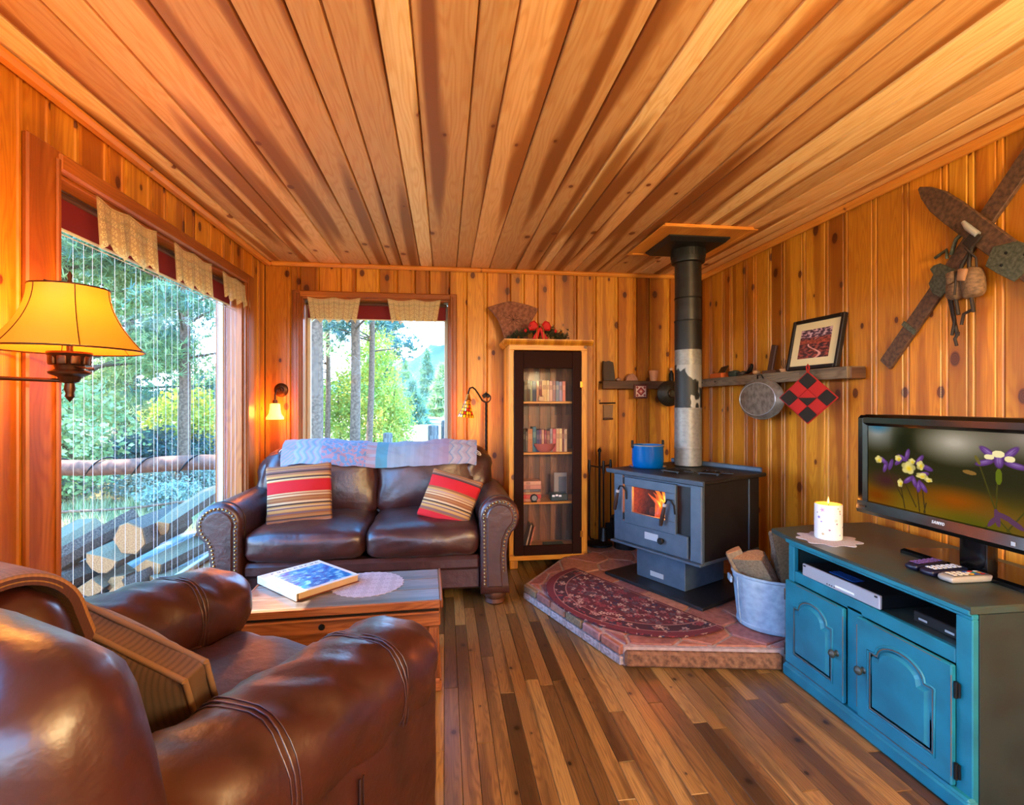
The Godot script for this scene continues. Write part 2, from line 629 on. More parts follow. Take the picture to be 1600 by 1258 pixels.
func lace_mat(c: Color) -> StandardMaterial3D:
	var im := Image.create(128, 128, false, Image.FORMAT_RGBA8)
	for y in 128:
		for x in 128:
			var fx := sin(x * TAU / 16.0) * sin(y * TAU / 16.0)
			var rr := Vector2(fposmod(x, 64) - 32, fposmod(y, 64) - 32)
			var petal := rr.length() < 20.0 + 7.0 * cos(rr.angle() * 6.0)
			var hole := absf(fx) > (0.93 if petal else 0.42)
			if rr.length() > 8 and rr.length() < 10.5:
				hole = true
			im.set_pixel(x, y, Color(1, 1, 1, 0.0 if hole else 1.0))
	var m := mat(c, 0.9)
	m.albedo_texture = ImageTexture.create_from_image(im)
	m.transparency = BaseMaterial3D.TRANSPARENCY_ALPHA_SCISSOR
	m.alpha_scissor_threshold = 0.5
	m.backlight_enabled = true
	m.backlight = Color(0.8, 0.76, 0.64)
	return m

# ---------------------------------------------------------------- shell
func board_mesh(w: float, y0: float, y1: float, key: String) -> B:
	var b := B.new()
	var pr := v2([0, -0.012, 0.004, 0, w - 0.036, 0, w - 0.033, -0.005, w - 0.028, -0.005, w - 0.024, 0, w - 0.010, 0, w - 0.006, -0.004, w, -0.012])
	var vo := R.randf_range(0.0, 0.1)
	var flip := R.randf() < 0.5
	for i in pr.size() - 1:
		var a := pr[i]
		var c := pr[i + 1]
		var nn := Vector3(-(c.y - a.y), 0, c.x - a.x).normalized()
		var ua := a.x if not flip else 0.2 - a.x
		var uc := c.x if not flip else 0.2 - c.x
		b.poly(PackedVector3Array([Vector3(a.x, y0, a.y), Vector3(c.x, y0, c.y), Vector3(c.x, y1, c.y), Vector3(a.x, y1, a.y)]), nn, PackedVector2Array([Vector2(ua, y0 + vo), Vector2(uc, y0 + vo), Vector2(uc, y1 + vo), Vector2(ua, y1 + vo)]))
	b.poly(PackedVector3Array([Vector3(0, y0, -0.018), Vector3(w, y0, -0.018), Vector3(w, y1, -0.018), Vector3(0, y1, -0.018)]), Vector3(0, 0, -1))
	for y in [y0, y1]:
		b.poly(PackedVector3Array([Vector3(0, y, -0.018), Vector3(w, y, -0.018), Vector3(w, y, -0.001), Vector3(0, y, -0.001)]), Vector3(0, -1 if y == y0 else 1, 0))
	return b

func wall(called: String, label: String, pos: Vector3, yaw: float, length: float, opens: Array) -> Node3D:
	var o := struct(called, label, "wall", pos)
	o.rotation.y = deg_to_rad(yaw)
	var s := 0.0
	var sh := B.new()
	var xs := [0.0]
	for q in opens:
		xs.append(q[0])
		xs.append(q[1])
	xs.append(length)
	for i in xs.size() - 1:
		var a: float = xs[i] - (0.17 if i == 0 else 0.0)
		var e: float = xs[i + 1] + (0.17 if i == xs.size() - 2 else 0.0)
		if i % 2 == 0:
			sh.box(Vector3((a + e) / 2, CEIL / 2 - 0.1, -0.095), Vector3(e - a, CEIL + 0.5, 0.15))
		else:
			var q = opens[(i - 1) / 2]
			sh.box(Vector3((a + e) / 2, (q[2] - 0.35) / 2, -0.095), Vector3(e - a, q[2] + 0.35, 0.15))
			sh.box(Vector3((a + e) / 2, (q[3] + CEIL + 0.2) / 2, -0.095), Vector3(e - a, CEIL + 0.2 - q[3], 0.15))
	part(o, "sheathing", sh, M.trunkwood[0])
	var nxt := 0
	while s < length - 0.01:
		var w: float = [0.135, 0.185, 0.16, 0.11, 0.175][R.randi() % 5]
		var lim := length
		for q in opens:
			for k in 2:
				if q[k] > s + 0.005:
					lim = minf(lim, q[k])
		if s + w > lim - 0.06:
			w = lim - s
			if w > 0.2:
				w = w / 2
		var cut := []
		for q in opens:
			if s >= q[0] - 0.001 and s < q[1] - 0.001:
				cut = q
		var m := pick("pine")
		if cut.is_empty():
			part(o, "board", board_mesh(w, 0, CEIL, "pine"), m, Vector3(s, 0, 0))
		else:
			part(o, "board", board_mesh(w, 0, cut[2], "pine"), m, Vector3(s, 0, 0))
			part(o, "board", board_mesh(w, cut[3], CEIL, "pine"), m, Vector3(s, 0, 0))
		s += w
	return o

func window(called: String, label: String, pos: Vector3, yaw: float, q: Array, cas: float, top: float) -> Node3D:
	var o := struct(called, label, "window", pos)
	o.rotation.y = deg_to_rad(yaw)
	var x0: float = q[0]
	var x1: float = q[1]
	var y0: float = q[2]
	var y1: float = q[3]
	var w := x1 - x0
	var h := y1 - y0
	var tm: Material = M.trim[0]
	for s in [[x0 - cas / 2 + 0.005, cas], [x1 + cas / 2 - 0.005, cas]]:
		part(o, "casing", bx(Vector3(s[1], h + top * 2, 0.022), 0.006), tm, Vector3(s[0], (y0 + y1) / 2, 0.011))
		part(o, "casing_bead", bx(Vector3(0.02, h + top, 0.012), 0.005), tm, Vector3(s[0] + (0.5 * cas - 0.018) * (1 if s[0] < x0 + 0.1 else -1), (y0 + y1) / 2, 0.026))
	for s in [[y0 - top / 2 + 0.005], [y1 + top / 2 - 0.005]]:
		part(o, "casing", bx(Vector3(w + 0.01, top, 0.03), 0.008), tm, Vector3((x0 + x1) / 2, s[0], 0.015))
	for s in [x0 + 0.008, x1 - 0.008]:
		part(o, "jamb", bx(Vector3(0.016, h, 0.165), 0.002), tm, Vector3(s, (y0 + y1) / 2, -0.085))
	part(o, "jamb", bx(Vector3(w - 0.032, 0.016, 0.165), 0.002), tm, Vector3((x0 + x1) / 2, y1 - 0.008, -0.085))
	part(o, "sill", bx(Vector3(w - 0.032, 0.03, 0.18), 0.004), tm, Vector3((x0 + x1) / 2, y0 + 0.015, -0.078))
	for s in [x0 + 0.016 + 0.014, x1 - 0.016 - 0.014]:
		part(o, "sash", bx(Vector3(0.028, h - 0.05, 0.03), 0.004), M.sash, Vector3(s, (y0 + y1) / 2, -0.125))
	for s in [y0 + 0.03 + 0.014, y1 - 0.016 - 0.014]:
		part(o, "sash", bx(Vector3(w - 0.09, 0.028, 0.03), 0.004), M.sash, Vector3((x0 + x1) / 2, s, -0.125))
	part(o, "pane", bx(Vector3(w - 0.085, h - 0.1, 0.004), 0), M.glass, Vector3((x0 + x1) / 2, (y0 + y1) / 2, -0.125))
	return o

func shell() -> void:
	var ow := [[0.35, 2.85, 0.2, 2.0], [3.63, 5.29, 0.2, 2.0]]
	var ob := [[0.255, 1.37, 0.78, 2.0]]
	var of := [[1.7, 3.1, 0.6, 2.0]]
	wall("wall_back", "knotty pine board wall behind the sofa, bookcase and stove", Vector3(XL, 0, ZB), 0, XR - XL, ob)
	wall("wall_left", "knotty pine board wall holding the tall picture window", Vector3(XL, 0, ZF), 90, ZF - ZB, ow)
	wall("wall_right", "knotty pine board wall with the crossed skis on it", Vector3(XR, 0, ZB), -90, ZF - ZB, [])
	wall("wall_front", "knotty pine board wall behind the viewer", Vector3(XR, 0, ZF), 180, XR - XL, of)
	window("window_1", "tall picture window in the left wall onto the deck", Vector3(XL, 0, ZF), 90, ow[1], 0.14, 0.065)
	window("window_4", "wide unseen window in the left wall beside the viewer, lighting the armchair leather", Vector3(XL, 0, ZF), 90, ow[0], 0.14, 0.065)  # out of view, placed to lay blue sky sheen on the leather
	window("window_2", "square window in the back wall above the sofa", Vector3(XL, 0, ZB), 0, ob[0], 0.058, 0.045)
	window("window_3", "added wide window behind the viewer for fill daylight", Vector3(XR, 0, ZF), 180, of[0], 0.1, 0.06)  # added opening, lets fill daylight in from behind the camera
	# ceiling: one slab with the boards under it
	var c := struct("ceiling", "ceiling of long pale knotty pine boards", "ceiling", Vector3(0, CEIL, 0))
	part(c, "deck_panel", bx(Vector3(XR - XL + 0.34, 0.12, ZF - ZB + 0.34), 0), M.gray[0], Vector3((XL + XR) / 2, 0.081, (ZF + ZB) / 2))
	var xs := [-1.33, -1.2, -1.055, -0.936, -0.773, -0.562, -0.421, -0.324, -0.188, -0.092, 0.091, 0.199, 0.349, 0.557, 0.702, 0.793, 0.935, 1.031, 1.214, 1.297, 1.467, 1.57, 1.70, 1.80, 1.94, 2.03, 2.13]
	var order := 0
	for i in xs.size() - 1:
		var w: float = xs[i + 1] - xs[i]
		for seg in [[-4.0, -0.9], [-0.9, ZF]]:
			var l: float = seg[1] - seg[0]
			var b := B.new()
			var dip := R.randf_range(0.0, 0.003)
			var pr := v2([0, 0.012, 0.006, 0.001 - dip, w * 0.5, -0.001 - dip, w - 0.006, 0.001 - dip, w, 0.012])
			var fl := R.randf() < 0.5
			var vo := R.randf_range(0, 0.25)
			for k in pr.size() - 1:
				var a := pr[k]
				var e := pr[k + 1]
				var ua := a.x if fl else w - a.x
				var ue := e.x if fl else w - e.x
				b.poly(PackedVector3Array([Vector3(a.x, a.y, 0), Vector3(e.x, e.y, 0), Vector3(e.x, e.y, l), Vector3(a.x, a.y, l)]), Vector3(e.y - a.y, -(e.x - a.x), 0).normalized(), PackedVector2Array([Vector2(ua, vo), Vector2(ue, vo), Vector2(ue, vo + l), Vector2(ua, vo + l)]))
			b.poly(PackedVector3Array([Vector3(0, 0.02, 0), Vector3(w, 0.02, 0), Vector3(w, 0.02, l), Vector3(0, 0.02, l)]), Vector3.UP)
			part(c, "board", b, M.ceil[(i * 5 + order * 7 + R.randi() % 5) % 18], Vector3(xs[i], 0, seg[0]))
			order += 1
	# floor: strips of old oak, laid toward the back wall
	var f := struct("floor", "worn oak strip floor in mixed honey and dark brown planks", "floor")
	part(f, "subfloor", bx(Vector3(XR - XL + 0.3, 0.12, ZF - ZB + 0.3), 0), M.dark[1], Vector3((XL + XR) / 2, -0.077, (ZF + ZB) / 2))
	var x := XL
	var sw := 0.0577
	while x < XR - 0.01:
		var w := minf(sw, XR - x)
		var z := -4.0
		while z < ZF:
			var l := R.randf_range(0.55, 1.5)
			if z + l > -0.75:
				l = ZF - z
			var b := bx(Vector3(w - 0.0012, 0.016, l - 0.0015), 0.0012, Vector3.ZERO, Vector2(0.004, R.randf_range(0, 0.2)))
			part(f, "plank", b, pick("oak"), Vector3(x + w / 2, -0.008 - R.randf() * 0.0006, z + l / 2))
			z += l
		x += sw
	# crown strips and baseboards
	var cw: Material = M.crown[0]
	var k := 1
	for q in [[Vector3(XL + 0.025, CEIL - 0.02, (ZB + ZF) / 2), Vector3(0.05, 0.034, ZF - ZB), "pale crown strip along the left wall"], [Vector3(XR - 0.02, CEIL - 0.02, (ZB + ZF) / 2), Vector3(0.036, 0.045, ZF - ZB), "honey crown strip along the right wall"], [Vector3((XL + XR) / 2, CEIL - 0.018, ZB + 0.018), Vector3(XR - XL - 0.09, 0.034, 0.034), "thin crown strip along the back wall"]]:
		var t := part(self, "trim_%d" % k, bx(q[1], 0.012, Vector3.ZERO, Vector2(0.03, 0)), cw, q[0])
		meta(t, q[2], "trim", "", "structure")
		k += 1
	for q in [["baseboard_back", Vector3((XL + XR) / 2, 0.045, ZB + 0.008), Vector3(XR - XL - 0.03, 0.09, 0.014), "pine baseboard at the foot of the back wall"], ["baseboard_left", Vector3(XL + 0.008, 0.045, (ZB + ZF) / 2), Vector3(0.014, 0.09, ZF - ZB - 0.03), "pine baseboard under the picture window"], ["baseboard_right", Vector3(XR - 0.008, 0.045, (ZB + ZF) / 2), Vector3(0.014, 0.09, ZF - ZB - 0.03), "pine baseboard at the foot of the ski wall"]]:
		var t := part(self, q[0], bx(q[2], 0.004), M.trim[0], q[1])
		meta(t, q[3], "baseboard", "", "structure")

# ---------------------------------------------------------------- outdoors
func ground_y(x: float, z: float) -> float:
	var r := Vector2(x, z).length()
	return -0.45 + maxf(0.0, r - 15.0) * 0.028 + 0.05 * sin(x * 0.9) * sin(z * 0.7)

func tuft(kind: int) -> ArrayMesh:
	var b := B.new()
	for i in (12 if kind == 0 else 9):
		var d := Vector3(R.randf_range(-1, 1), R.randf_range(-0.5, 1), R.randf_range(-1, 1)).normalized()
		var s := d.cross(Vector3(R.randf(), R.randf() + 0.2, R.randf())).normalized()
		if kind == 0:
			b.poly(PackedVector3Array([s * 0.06, -s * 0.06, d + s * 0.01]), d.cross(s).normalized())
		else:
			var c := d * R.randf_range(0.25, 1.0)
			var e := Vector3(R.randf_range(-1, 1), R.randf_range(-1, 1), R.randf_range(-1, 1)).normalized()
			var u := e.cross(s).normalized()
			b.poly(PackedVector3Array([c + u * 0.22, c + e * 0.13, c - u * 0.22, c - e * 0.13]), e.cross(u).normalized())
	return b.mesh()

var tufts := []
var leafy: StandardMaterial3D

func foliage(o: Node3D, pts: Array, kind: int, size: float, cols: Array) -> void:
	var mm := MultiMesh.new()
	mm.transform_format = MultiMesh.TRANSFORM_3D
	mm.use_colors = true
	mm.mesh = tufts[kind]
	mm.instance_count = pts.size()
	for i in pts.size():
		var s := size * R.randf_range(0.6, 1.3)
		mm.set_instance_transform(i, Transform3D(Basis.from_euler(Vector3(R.randf_range(-0.6, 0.6), R.randf() * TAU, R.randf_range(-0.6, 0.6))).scaled(Vector3.ONE * s), pts[i]))
		var a: Color = cols[R.randi() % cols.size()]
		var k := R.randf_range(0.8, 1.2)
		mm.set_instance_color(i, Color(a.r * k, a.g * k, a.b * k))
	var n := MultiMeshInstance3D.new()
	n.name = "foliage"
	n.multimesh = mm
	n.material_override = leafy
	n.set_meta("kind", "stuff")
	o.add_child(n, true)

# kind 0 needles in tiers, 1 loose broad crown, 2 bush, 3 pine with scattered clumps
func tree(called: String, label: String, cat: String, x: float, z: float, h: float, tr: float, c0: float, cr: float, kind: int, size: float, cols: Array, count: int, lean := 0.0, bark := "bark_light", group := "") -> void:
	var gy := ground_y(x, z)
	var o := thing(called, label, cat, Vector3(x, gy, z), 0, group)
	var pts := []
	if kind != 2:
		var path := PackedVector3Array()
		var rs := PackedFloat32Array()
		for i in 10:
			var f := i / 9.0
			path.append(Vector3(lean * f * h + 0.04 * sin(f * 7.0), f * h - 0.1, 0.04 * cos(f * 5.0)))
			rs.append(tr * (1.25 if i == 0 else 1.0) * (1.0 - 0.75 * f))
		var b := B.new()
		b.tube(path, rs, 10)
		part(o, "trunk", b, M[bark])
	var br := B.new()
	var clumps := []
	if kind == 3:
		for i in 40:
			var f := R.randf_range(c0, 0.98)
			var a := R.randf() * TAU
			var rr := cr * R.randf_range(0.3, 1.0) * (1.15 - f * 0.5)
			var p := Vector3(cos(a) * rr + lean * f * h, f * h + R.randf_range(-0.1, 0.25), sin(a) * rr)
			clumps.append(p)
			br.tube(PackedVector3Array([Vector3(lean * f * h, f * h - 0.25, 0), Vector3(p.x * 0.6, p.y - 0.1, p.z * 0.6), p]), PackedFloat32Array([tr * 0.25, tr * 0.16, 0.006]), 5)
		part(o, "branches", br, M.bark).set_meta("kind", "stuff")
	for i in count:
		var a := R.randf() * TAU
		if kind == 0:
			var f := sqrt(R.randf())
			var y := h * (1.0 - f * (1.0 - c0))
			var tier := 0.75 + 0.25 * sin(y * 9.0)
			var rr := cr * f * sqrt(R.randf()) * tier
			pts.append(Vector3(cos(a) * rr, y - rr * 0.25, sin(a) * rr))
		elif kind == 3:
			var c: Vector3 = clumps[i % clumps.size()]
			pts.append(c + Vector3(R.randfn(), R.randfn() * 0.6, R.randfn()) * cr * 0.16)
		else:
			var d := Vector3(R.randfn(), R.randfn(), R.randfn()).normalized() * pow(R.randf(), 0.4)
			var lump := 1.0 + 0.25 * sin(d.x * 6.0 + d.y * 5.0) * cos(d.z * 5.0)
			var y0 := h * c0
			pts.append(Vector3(d.x * cr * lump + lean * h * 0.7, y0 + (h - y0) * (0.5 + 0.5 * d.y), d.z * cr * lump))
	foliage(o, pts, 0 if kind == 0 or kind == 3 else 1, size, cols)

func firewood(label: String, pos: Vector3, yaw: float, pitch: float, roll: float, l: float, r: float, sides: int, shape: float) -> Node3D:
	var o := thing("firewood_log", label, "log", pos, yaw, "firewood on the deck")
	o.rotation_degrees = Vector3(pitch, yaw, roll)
	var pl := PackedVector2Array()
	# a split wedge: an arc of bark and two flat split faces
	var n := 7
	for i in n:
		var a := deg_to_rad(-shape / 2 + shape * i / (n - 1.0) - 90)
		pl.append(Vector2(cos(a), sin(a)) * r * R.randf_range(0.94, 1.05) + Vector2(0, r * 0.35))
	if shape < 200:
		pl.append(Vector2(R.randf_range(-0.15, 0.15) * r, r * (0.75 if shape < 150 else 0.5)))
	var b := B.new()
	b.prism(pl, -l / 2, l / 2, 0.004)
	part(o, "split_wood", b, M.split)
	for s in [-1, 1]:
		var e := B.new()
		var q := PackedVector2Array()
		for p in pl:
			q.append(p * 0.97)
		e.prism(q, s * (l / 2 - 0.002), s * (l / 2 + 0.003), 0.001)
		part(o, "cut_end", e, M.cut)
	var k := B.new()
	var arc := PackedVector2Array()
	for i in n:
		arc.append((pl[i] - Vector2(0, r * 0.35)) * 1.05 + Vector2(0, r * 0.35))
	for i in n:
		arc.append(pl[n - 1 - i])
	k.prism(arc, -l / 2 + 0.004, l / 2 - 0.004, 0.001)
	part(o, "bark", k, M.bark)
	return o

func outdoors() -> void:
	leafy = mat(Color(1, 1, 1), 0.7)
	leafy.vertex_color_use_as_albedo = true
	leafy.backlight_enabled = true
	leafy.backlight = Color(0.7, 0.7, 0.7)
	tufts = [tuft(0), tuft(1)]
	# ground sheet with a rising meadow
	var g := B.new()
	g.sheet(60, 60, func(a: float, b: float) -> Vector3:
		var r := 1.2 + 150.0 * pow(b, 2.2)
		var t := -PI + TAU * a
		return Vector3(cos(t) * r, ground_y(cos(t) * r, sin(t) * r), sin(t) * r))
	var gm := noisy([Color(0.30, 0.32, 0.15), Color(0.44, 0.40, 0.21), Color(0.52, 0.46, 0.27), Color(0.34, 0.37, 0.17)], 0.16, 0.95, 0.0, 21, 0.02)
	var gr := part(self, "ground", g, gm)
	meta(gr, "dry yellow-green meadow around the cabin", "ground", "", "structure")
	# ridges on the horizon, with distance haze painted into their colours
	for q in [["hill", "wooded hill rising beyond the back window, haze painted into its blue-green colour", -70.0, 240.0, -230.0, 58.0, Color(0.20, 0.32, 0.34), 3], ["mountain", "distant mountain ridge far across the valley, haze painted in as blue", -420.0, 60.0, -560.0, 26.0, Color(0.32, 0.45, 0.62), 5]]:
		var h := B.new()
		var fn := FastNoiseLite.new()
		fn.seed = q[7]
		fn.frequency = 0.03
		h.sheet(60, 10, func(a: float, b: float) -> Vector3:
			var x: float = lerpf(q[2], q[3], a)
			var top: float = q[5] * pow(sin(PI * clampf(a, 0.0, 1.0)), 0.6) * (0.75 + 0.35 * fn.get_noise_1d(x)) + 1.5 * fn.get_noise_1d(x * 9.0)
			return Vector3(x, -2.0 + (top + 2.0) * b, q[4] - 60.0 * b + 8.0 * fn.get_noise_2d(x * 2.0, b * 60.0)))
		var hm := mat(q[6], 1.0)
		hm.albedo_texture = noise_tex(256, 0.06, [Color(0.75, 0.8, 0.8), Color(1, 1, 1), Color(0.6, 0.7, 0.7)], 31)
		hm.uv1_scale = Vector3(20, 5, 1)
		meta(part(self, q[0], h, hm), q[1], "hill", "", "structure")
	# deck
	var d := struct("deck_floor", "grey weathered board deck outside the picture window", "deck")
	part(d, "joist_frame", bx(Vector3(2.6, 0.12, 7.0), 0), M.gray[1], Vector3(-2.85, -0.26, -2.2))
	for i in 18:
		part(d, "plank", bx(Vector3(0.135, 0.03, 7.1), 0.004, Vector3.ZERO, Vector2(0.02, R.randf())), pick("gray"), Vector3(-1.62 - i * 0.142, -0.17, -2.2))
	# railing
	var o := thing("deck_railing", "peeled log handrail wrapped with dark cord beyond the woodpile", "railing", Vector3(-2.12, -0.155, -5.55))
	var b := B.new()
	var p := PackedVector3Array()
	for i in 12:
		p.append(Vector3(-i * 0.34, 0.74 - 0.006 * i + 0.012 * sin(i * 1.3), 0.012 * cos(i * 1.7)))
	b.tube(p, 0.078, 14)
	part(o, "handrail", b, noisy([Color(0.30, 0.16, 0.10), Color(0.44, 0.25, 0.16), Color(0.52, 0.33, 0.22)], 3.0, 0.7, 0.0, 22))
	part(o, "post", bx(Vector3(0.13, 0.82, 0.13), 0.01), M.trunkwood[0], Vector3(0.0, 0.41, 0))
	part(o, "post", bx(Vector3(0.13, 0.7, 0.13), 0.01), M.trunkwood[1], Vector3(-2.9, 0.35, 0))
	b = B.new()
	p = PackedVector3Array()
	for i in 140:
		var t := i / 139.0
		p.append(Vector3(-0.35 - t * 3.0, 0.735 - 0.054 * t + cos(t * 44.0) * 0.087, sin(t * 44.0) * 0.087))
	b.tube(p, 0.008, 5)
	part(o, "wrapped_cord", b, M.iron)
	# firewood heap
	var L := [
		["long pale split log lying across the top of the woodpile", -2.02, 0.36, -4.35, -14, 16, 8, 0.62, 0.1, 170],
		["dark barked round log under the topmost pale one", -2.17, 0.2, -4.2, -10, 4, 20, 0.5, 0.12, 330],
		["large pale log with flat top at the right of the pile", -2.0, 0.06, -4.25, -18, 7, 10, 0.66, 0.125, 150],
		["split log with bright cut face in the middle of the pile", -2.34, 0.1, -4.1, -8, 5, -15, 0.46, 0.11, 190],
		["bark covered log leaning up to the left of the middle", -2.58, 0.17, -4.15, -22, 18, 35, 0.6, 0.11, 200],
		["pale wedge log at the far left end of the woodpile", -2.85, 0.15, -4.3, -5, 12, -20, 0.5, 0.13, 150],
		["small log end low in the left of the woodpile", -2.62, -0.06, -4.0, -6, 0, 60, 0.42, 0.09, 220],
		["wedge log with its cut face low in the middle", -2.42, -0.07, -4.02, 4, 0, 0, 0.4, 0.085, 140],
		["dark wedge log deep in the shade of the pile", -2.25, -0.06, -4.1, -12, 0, 30, 0.42, 0.09, 150],
		["square-cut log lying on the deck at the front of the pile", -2.13, -0.07, -3.85, -8, 0, 45, 0.36, 0.095, 190],
		["light split log on the deck, rightmost and nearest the wall", -1.86, -0.08, -4.05, -34, 0, -30, 0.5, 0.09, 160],
		["grey split board log bridging the back of the pile", -1.78, 0.12, -4.6, -30, 0, 12, 0.6, 0.1, 140],
	]
	for q in L:
		firewood(q[0], Vector3(q[1], q[2], q[3]), q[4], q[5], q[6], q[7], q[8], 8, q[9])
	# low white pole along the meadow
	b = B.new()
	p = PackedVector3Array()
	for i in 10:
		p.append(Vector3(-6.6 + i * 0.42, 0.015 * sin(i * 2.0) + 0.02 * i, -7.2 - 0.05 * i))
	b.tube(p, 0.018, 8)
	one("fence_pole", "thin pale pole lying across the grass past the deck", "pole", b, M.bark_light, Vector3(0, -0.33, 0))
	# trees seen through the windows, and one out of view for shade
	var gN := [Color(0.16, 0.27, 0.14), Color(0.22, 0.34, 0.16), Color(0.28, 0.40, 0.22), Color(0.16, 0.31, 0.26)]
	var gB := [Color(0.12, 0.26, 0.24), Color(0.16, 0.3, 0.3), Color(0.2, 0.33, 0.2)]
	var gY := [Color(0.42, 0.52, 0.08), Color(0.55, 0.58, 0.09), Color(0.34, 0.48, 0.1), Color(0.6, 0.5, 0.08)]
	var gL := [Color(0.28, 0.40, 0.14), Color(0.36, 0.47, 0.18), Color(0.22, 0.36, 0.14), Color(0.42, 0.5, 0.24)]
	var gS := [Color(0.34, 0.38, 0.27), Color(0.42, 0.45, 0.33), Color(0.28, 0.35, 0.28)]
	tree("pine_tree", "tall pine with bare trunk and clumped needles past the deck rail", "tree", -4.6, -9.7, 9.0, 0.11, 0.22, 1.5, 3, 0.14, gN, 6000)
	tree("pine_tree", "bushy green pine filling the near end of the picture window", "tree", -6.3, -9.4, 7.5, 0.13, 0.2, 1.9, 3, 0.15, gL, 8500)
	tree("pine_tree", "dense pine behind the two nearer pines at left", "tree", -8.2, -14.5, 9.0, 0.16, 0.12, 2.6, 3, 0.22, gN, 6000)
	tree("pine_tree", "bluish pine further back between the pines at left", "tree", -9.6, -16.5, 8.0, 0.15, 0.25, 2.2, 3, 0.22, gB, 4500)
	tree("unseen_shade_tree", "unseen tall pine beside the deck, its crown dappling the sun above the window", "tree", -4.9, -4.8, 9.5, 0.16, 0.52, 1.8, 3, 0.26, gN, 4200)  # out of view, placed so its crown breaks up sun entering the room
	tree("bush", "light green leafy bush at the near end past the deck", "bush", -6.2, -8.6, 2.1, 0.0, 0.0, 1.1, 2, 0.22, gL, 900)
	tree("bush", "yellow green bush in front of the far pine trunks", "bush", -5.5, -12.0, 2.0, 0.0, 0.0, 1.0, 2, 0.24, gY, 600)
	tree("bush", "dark evergreen shrub behind the log handrail", "bush", -5.7, -11.0, 1.15, 0.0, 0.0, 1.2, 2, 0.2, [Color(0.05, 0.12, 0.12), Color(0.08, 0.16, 0.12)], 1100)
	tree("bush", "orange tinged bush alone at the far right of the meadow", "bush", -10.4, -25.0, 3.0, 0.0, 0.0, 1.9, 2, 0.4, [Color(0.5, 0.34, 0.08), Color(0.22, 0.34, 0.12), Color(0.28, 0.4, 0.12)], 700)
	var sage := [["silvery sagebrush clump nearest the post of the log handrail", -4.3, -9.9, 0.6, 0.5], ["wide grey green sagebrush in front of the tall bare trunk", -5.2, -9.6, 0.6, 0.6], ["small sagebrush between the tall trunk and the dark shrub", -5.4, -10.4, 0.5, 0.4], ["sagebrush at the foot of the bushy pine", -6.1, -9.2, 0.55, 0.5], ["pale sagebrush far back in the meadow beside the tall trunk", -5.2, -12.2, 0.7, 0.6], ["tiny sagebrush alone in the dry grass beyond the rail", -4.2, -8.4, 0.4, 0.35]]
	for q in sage:
		tree("sagebrush", q[0], "bush", q[1], q[2], q[3], 0, 0, q[4], 2, 0.12, gS, 320)
	tree("pine_tree", "thick trunked pine at the left edge of the back window", "tree", -1.98, -8.0, 10.0, 0.145, 0.3, 1.5, 3, 0.2, gL, 2000)
	tree("pine_tree", "straight pine with a pale trunk in the middle of the back window", "tree", -1.55, -9.0, 10.0, 0.095, 0.3, 1.1, 3, 0.2, gN, 1800)
	tree("pine_tree", "leaning slim orange trunk right of the straight pine", "tree", -1.62, -11.0, 9.0, 0.075, 0.32, 1.0, 3, 0.2, gB, 1500, 0.025)
	tree("pine_tree", "thin trunk between the thick pine and the straight pine", "tree", -2.88, -13.0, 9.0, 0.07, 0.25, 1.6, 3, 0.28, gL, 900)
	tree("aspen", "bright yellow green aspen behind the slim leaning trunk", "tree", -1.9, -14.0, 3.9, 0.04, 0.05, 0.75, 1, 0.2, gY, 900)
	tree("aspen", "low yellow green aspen between the thick and straight trunks", "tree", -2.9, -14.6, 2.6, 0.04, 0.05, 0.9, 1, 0.2, gY, 800)
	tree("aspen", "small gold aspen right of the leaning trunk", "tree", -1.25, -13.0, 2.2, 0.03, 0.1, 0.5, 1, 0.18, gY, 450)
	tree("pine_tree", "blue green clumped pine right of the leaning trunk", "tree", -1.75, -16.5, 7.0, 0.1, 0.3, 0.9, 3, 0.24, gB, 2000)
	tree("conifer", "pointed conifer behind the two grey stubs of fence", "tree", -1.55, -45.0, 5.6, 0.14, 0.08, 1.7, 0, 0.5, gN, 1300)
	tree("conifer", "broad pale conifer at the right edge of the back window", "tree", -0.2, -38.0, 4.0, 0.12, 0.05, 1.7, 0, 0.45, gL, 1100)
	tree("conifer", "round topped young conifer left of the pointed one", "tree", -2.6, -34.0, 4.0, 0.12, 0.05, 1.9, 0, 0.45, gL, 1200)
	tree("conifer", "dark conifer low between the other conifers", "tree", -1.9, -30.0, 2.6, 0.12, 0.05, 1.2, 0, 0.4, gN, 900)
	for i in 3:
		var q = [["weathered grey fence post left of the two thicker ones", -0.87, -8.0, 1.2, 0.075], ["thick grey fence post, left of the close pair", -0.2, -9.0, 1.27, 0.1], ["thick grey fence post with a broken top, right of the close pair", 0.04, -9.1, 1.35, 0.11]][i]
		b = B.new()
		b.lathe(v2([0.0, 0.0, q[4], 0.0, q[4] * 0.95, q[3] - 0.02, q[4] * 0.85, q[3], 0, q[3] + 0.01]), 12)
		one("fence_post", q[0], "post", b, M.gray[i % 2 * 2 % 2], Vector3(q[1], -0.47, q[2]))
	# far white trailer
	o = thing("trailer", "long white trailer parked far off on the slope", "trailer", Vector3(-25.5, 0.55, -43.5), 25)
	part(o, "body", bx(Vector3(4.2, 1.2, 1.8), 0.1), M.white, Vector3(0, 1.0, 0))
	for s in [-1.2, 0.9]:
		part(o, "window", bx(Vector3(0.8, 0.4, 0.04), 0.01), M.black, Vector3(s, 1.15, 0.91))
	part(o, "skirt", bx(Vector3(4.0, 0.45, 1.6), 0.02), M.gray[0], Vector3(0, 0.2, 0))
	# grass tufts
	var gb := B.new()
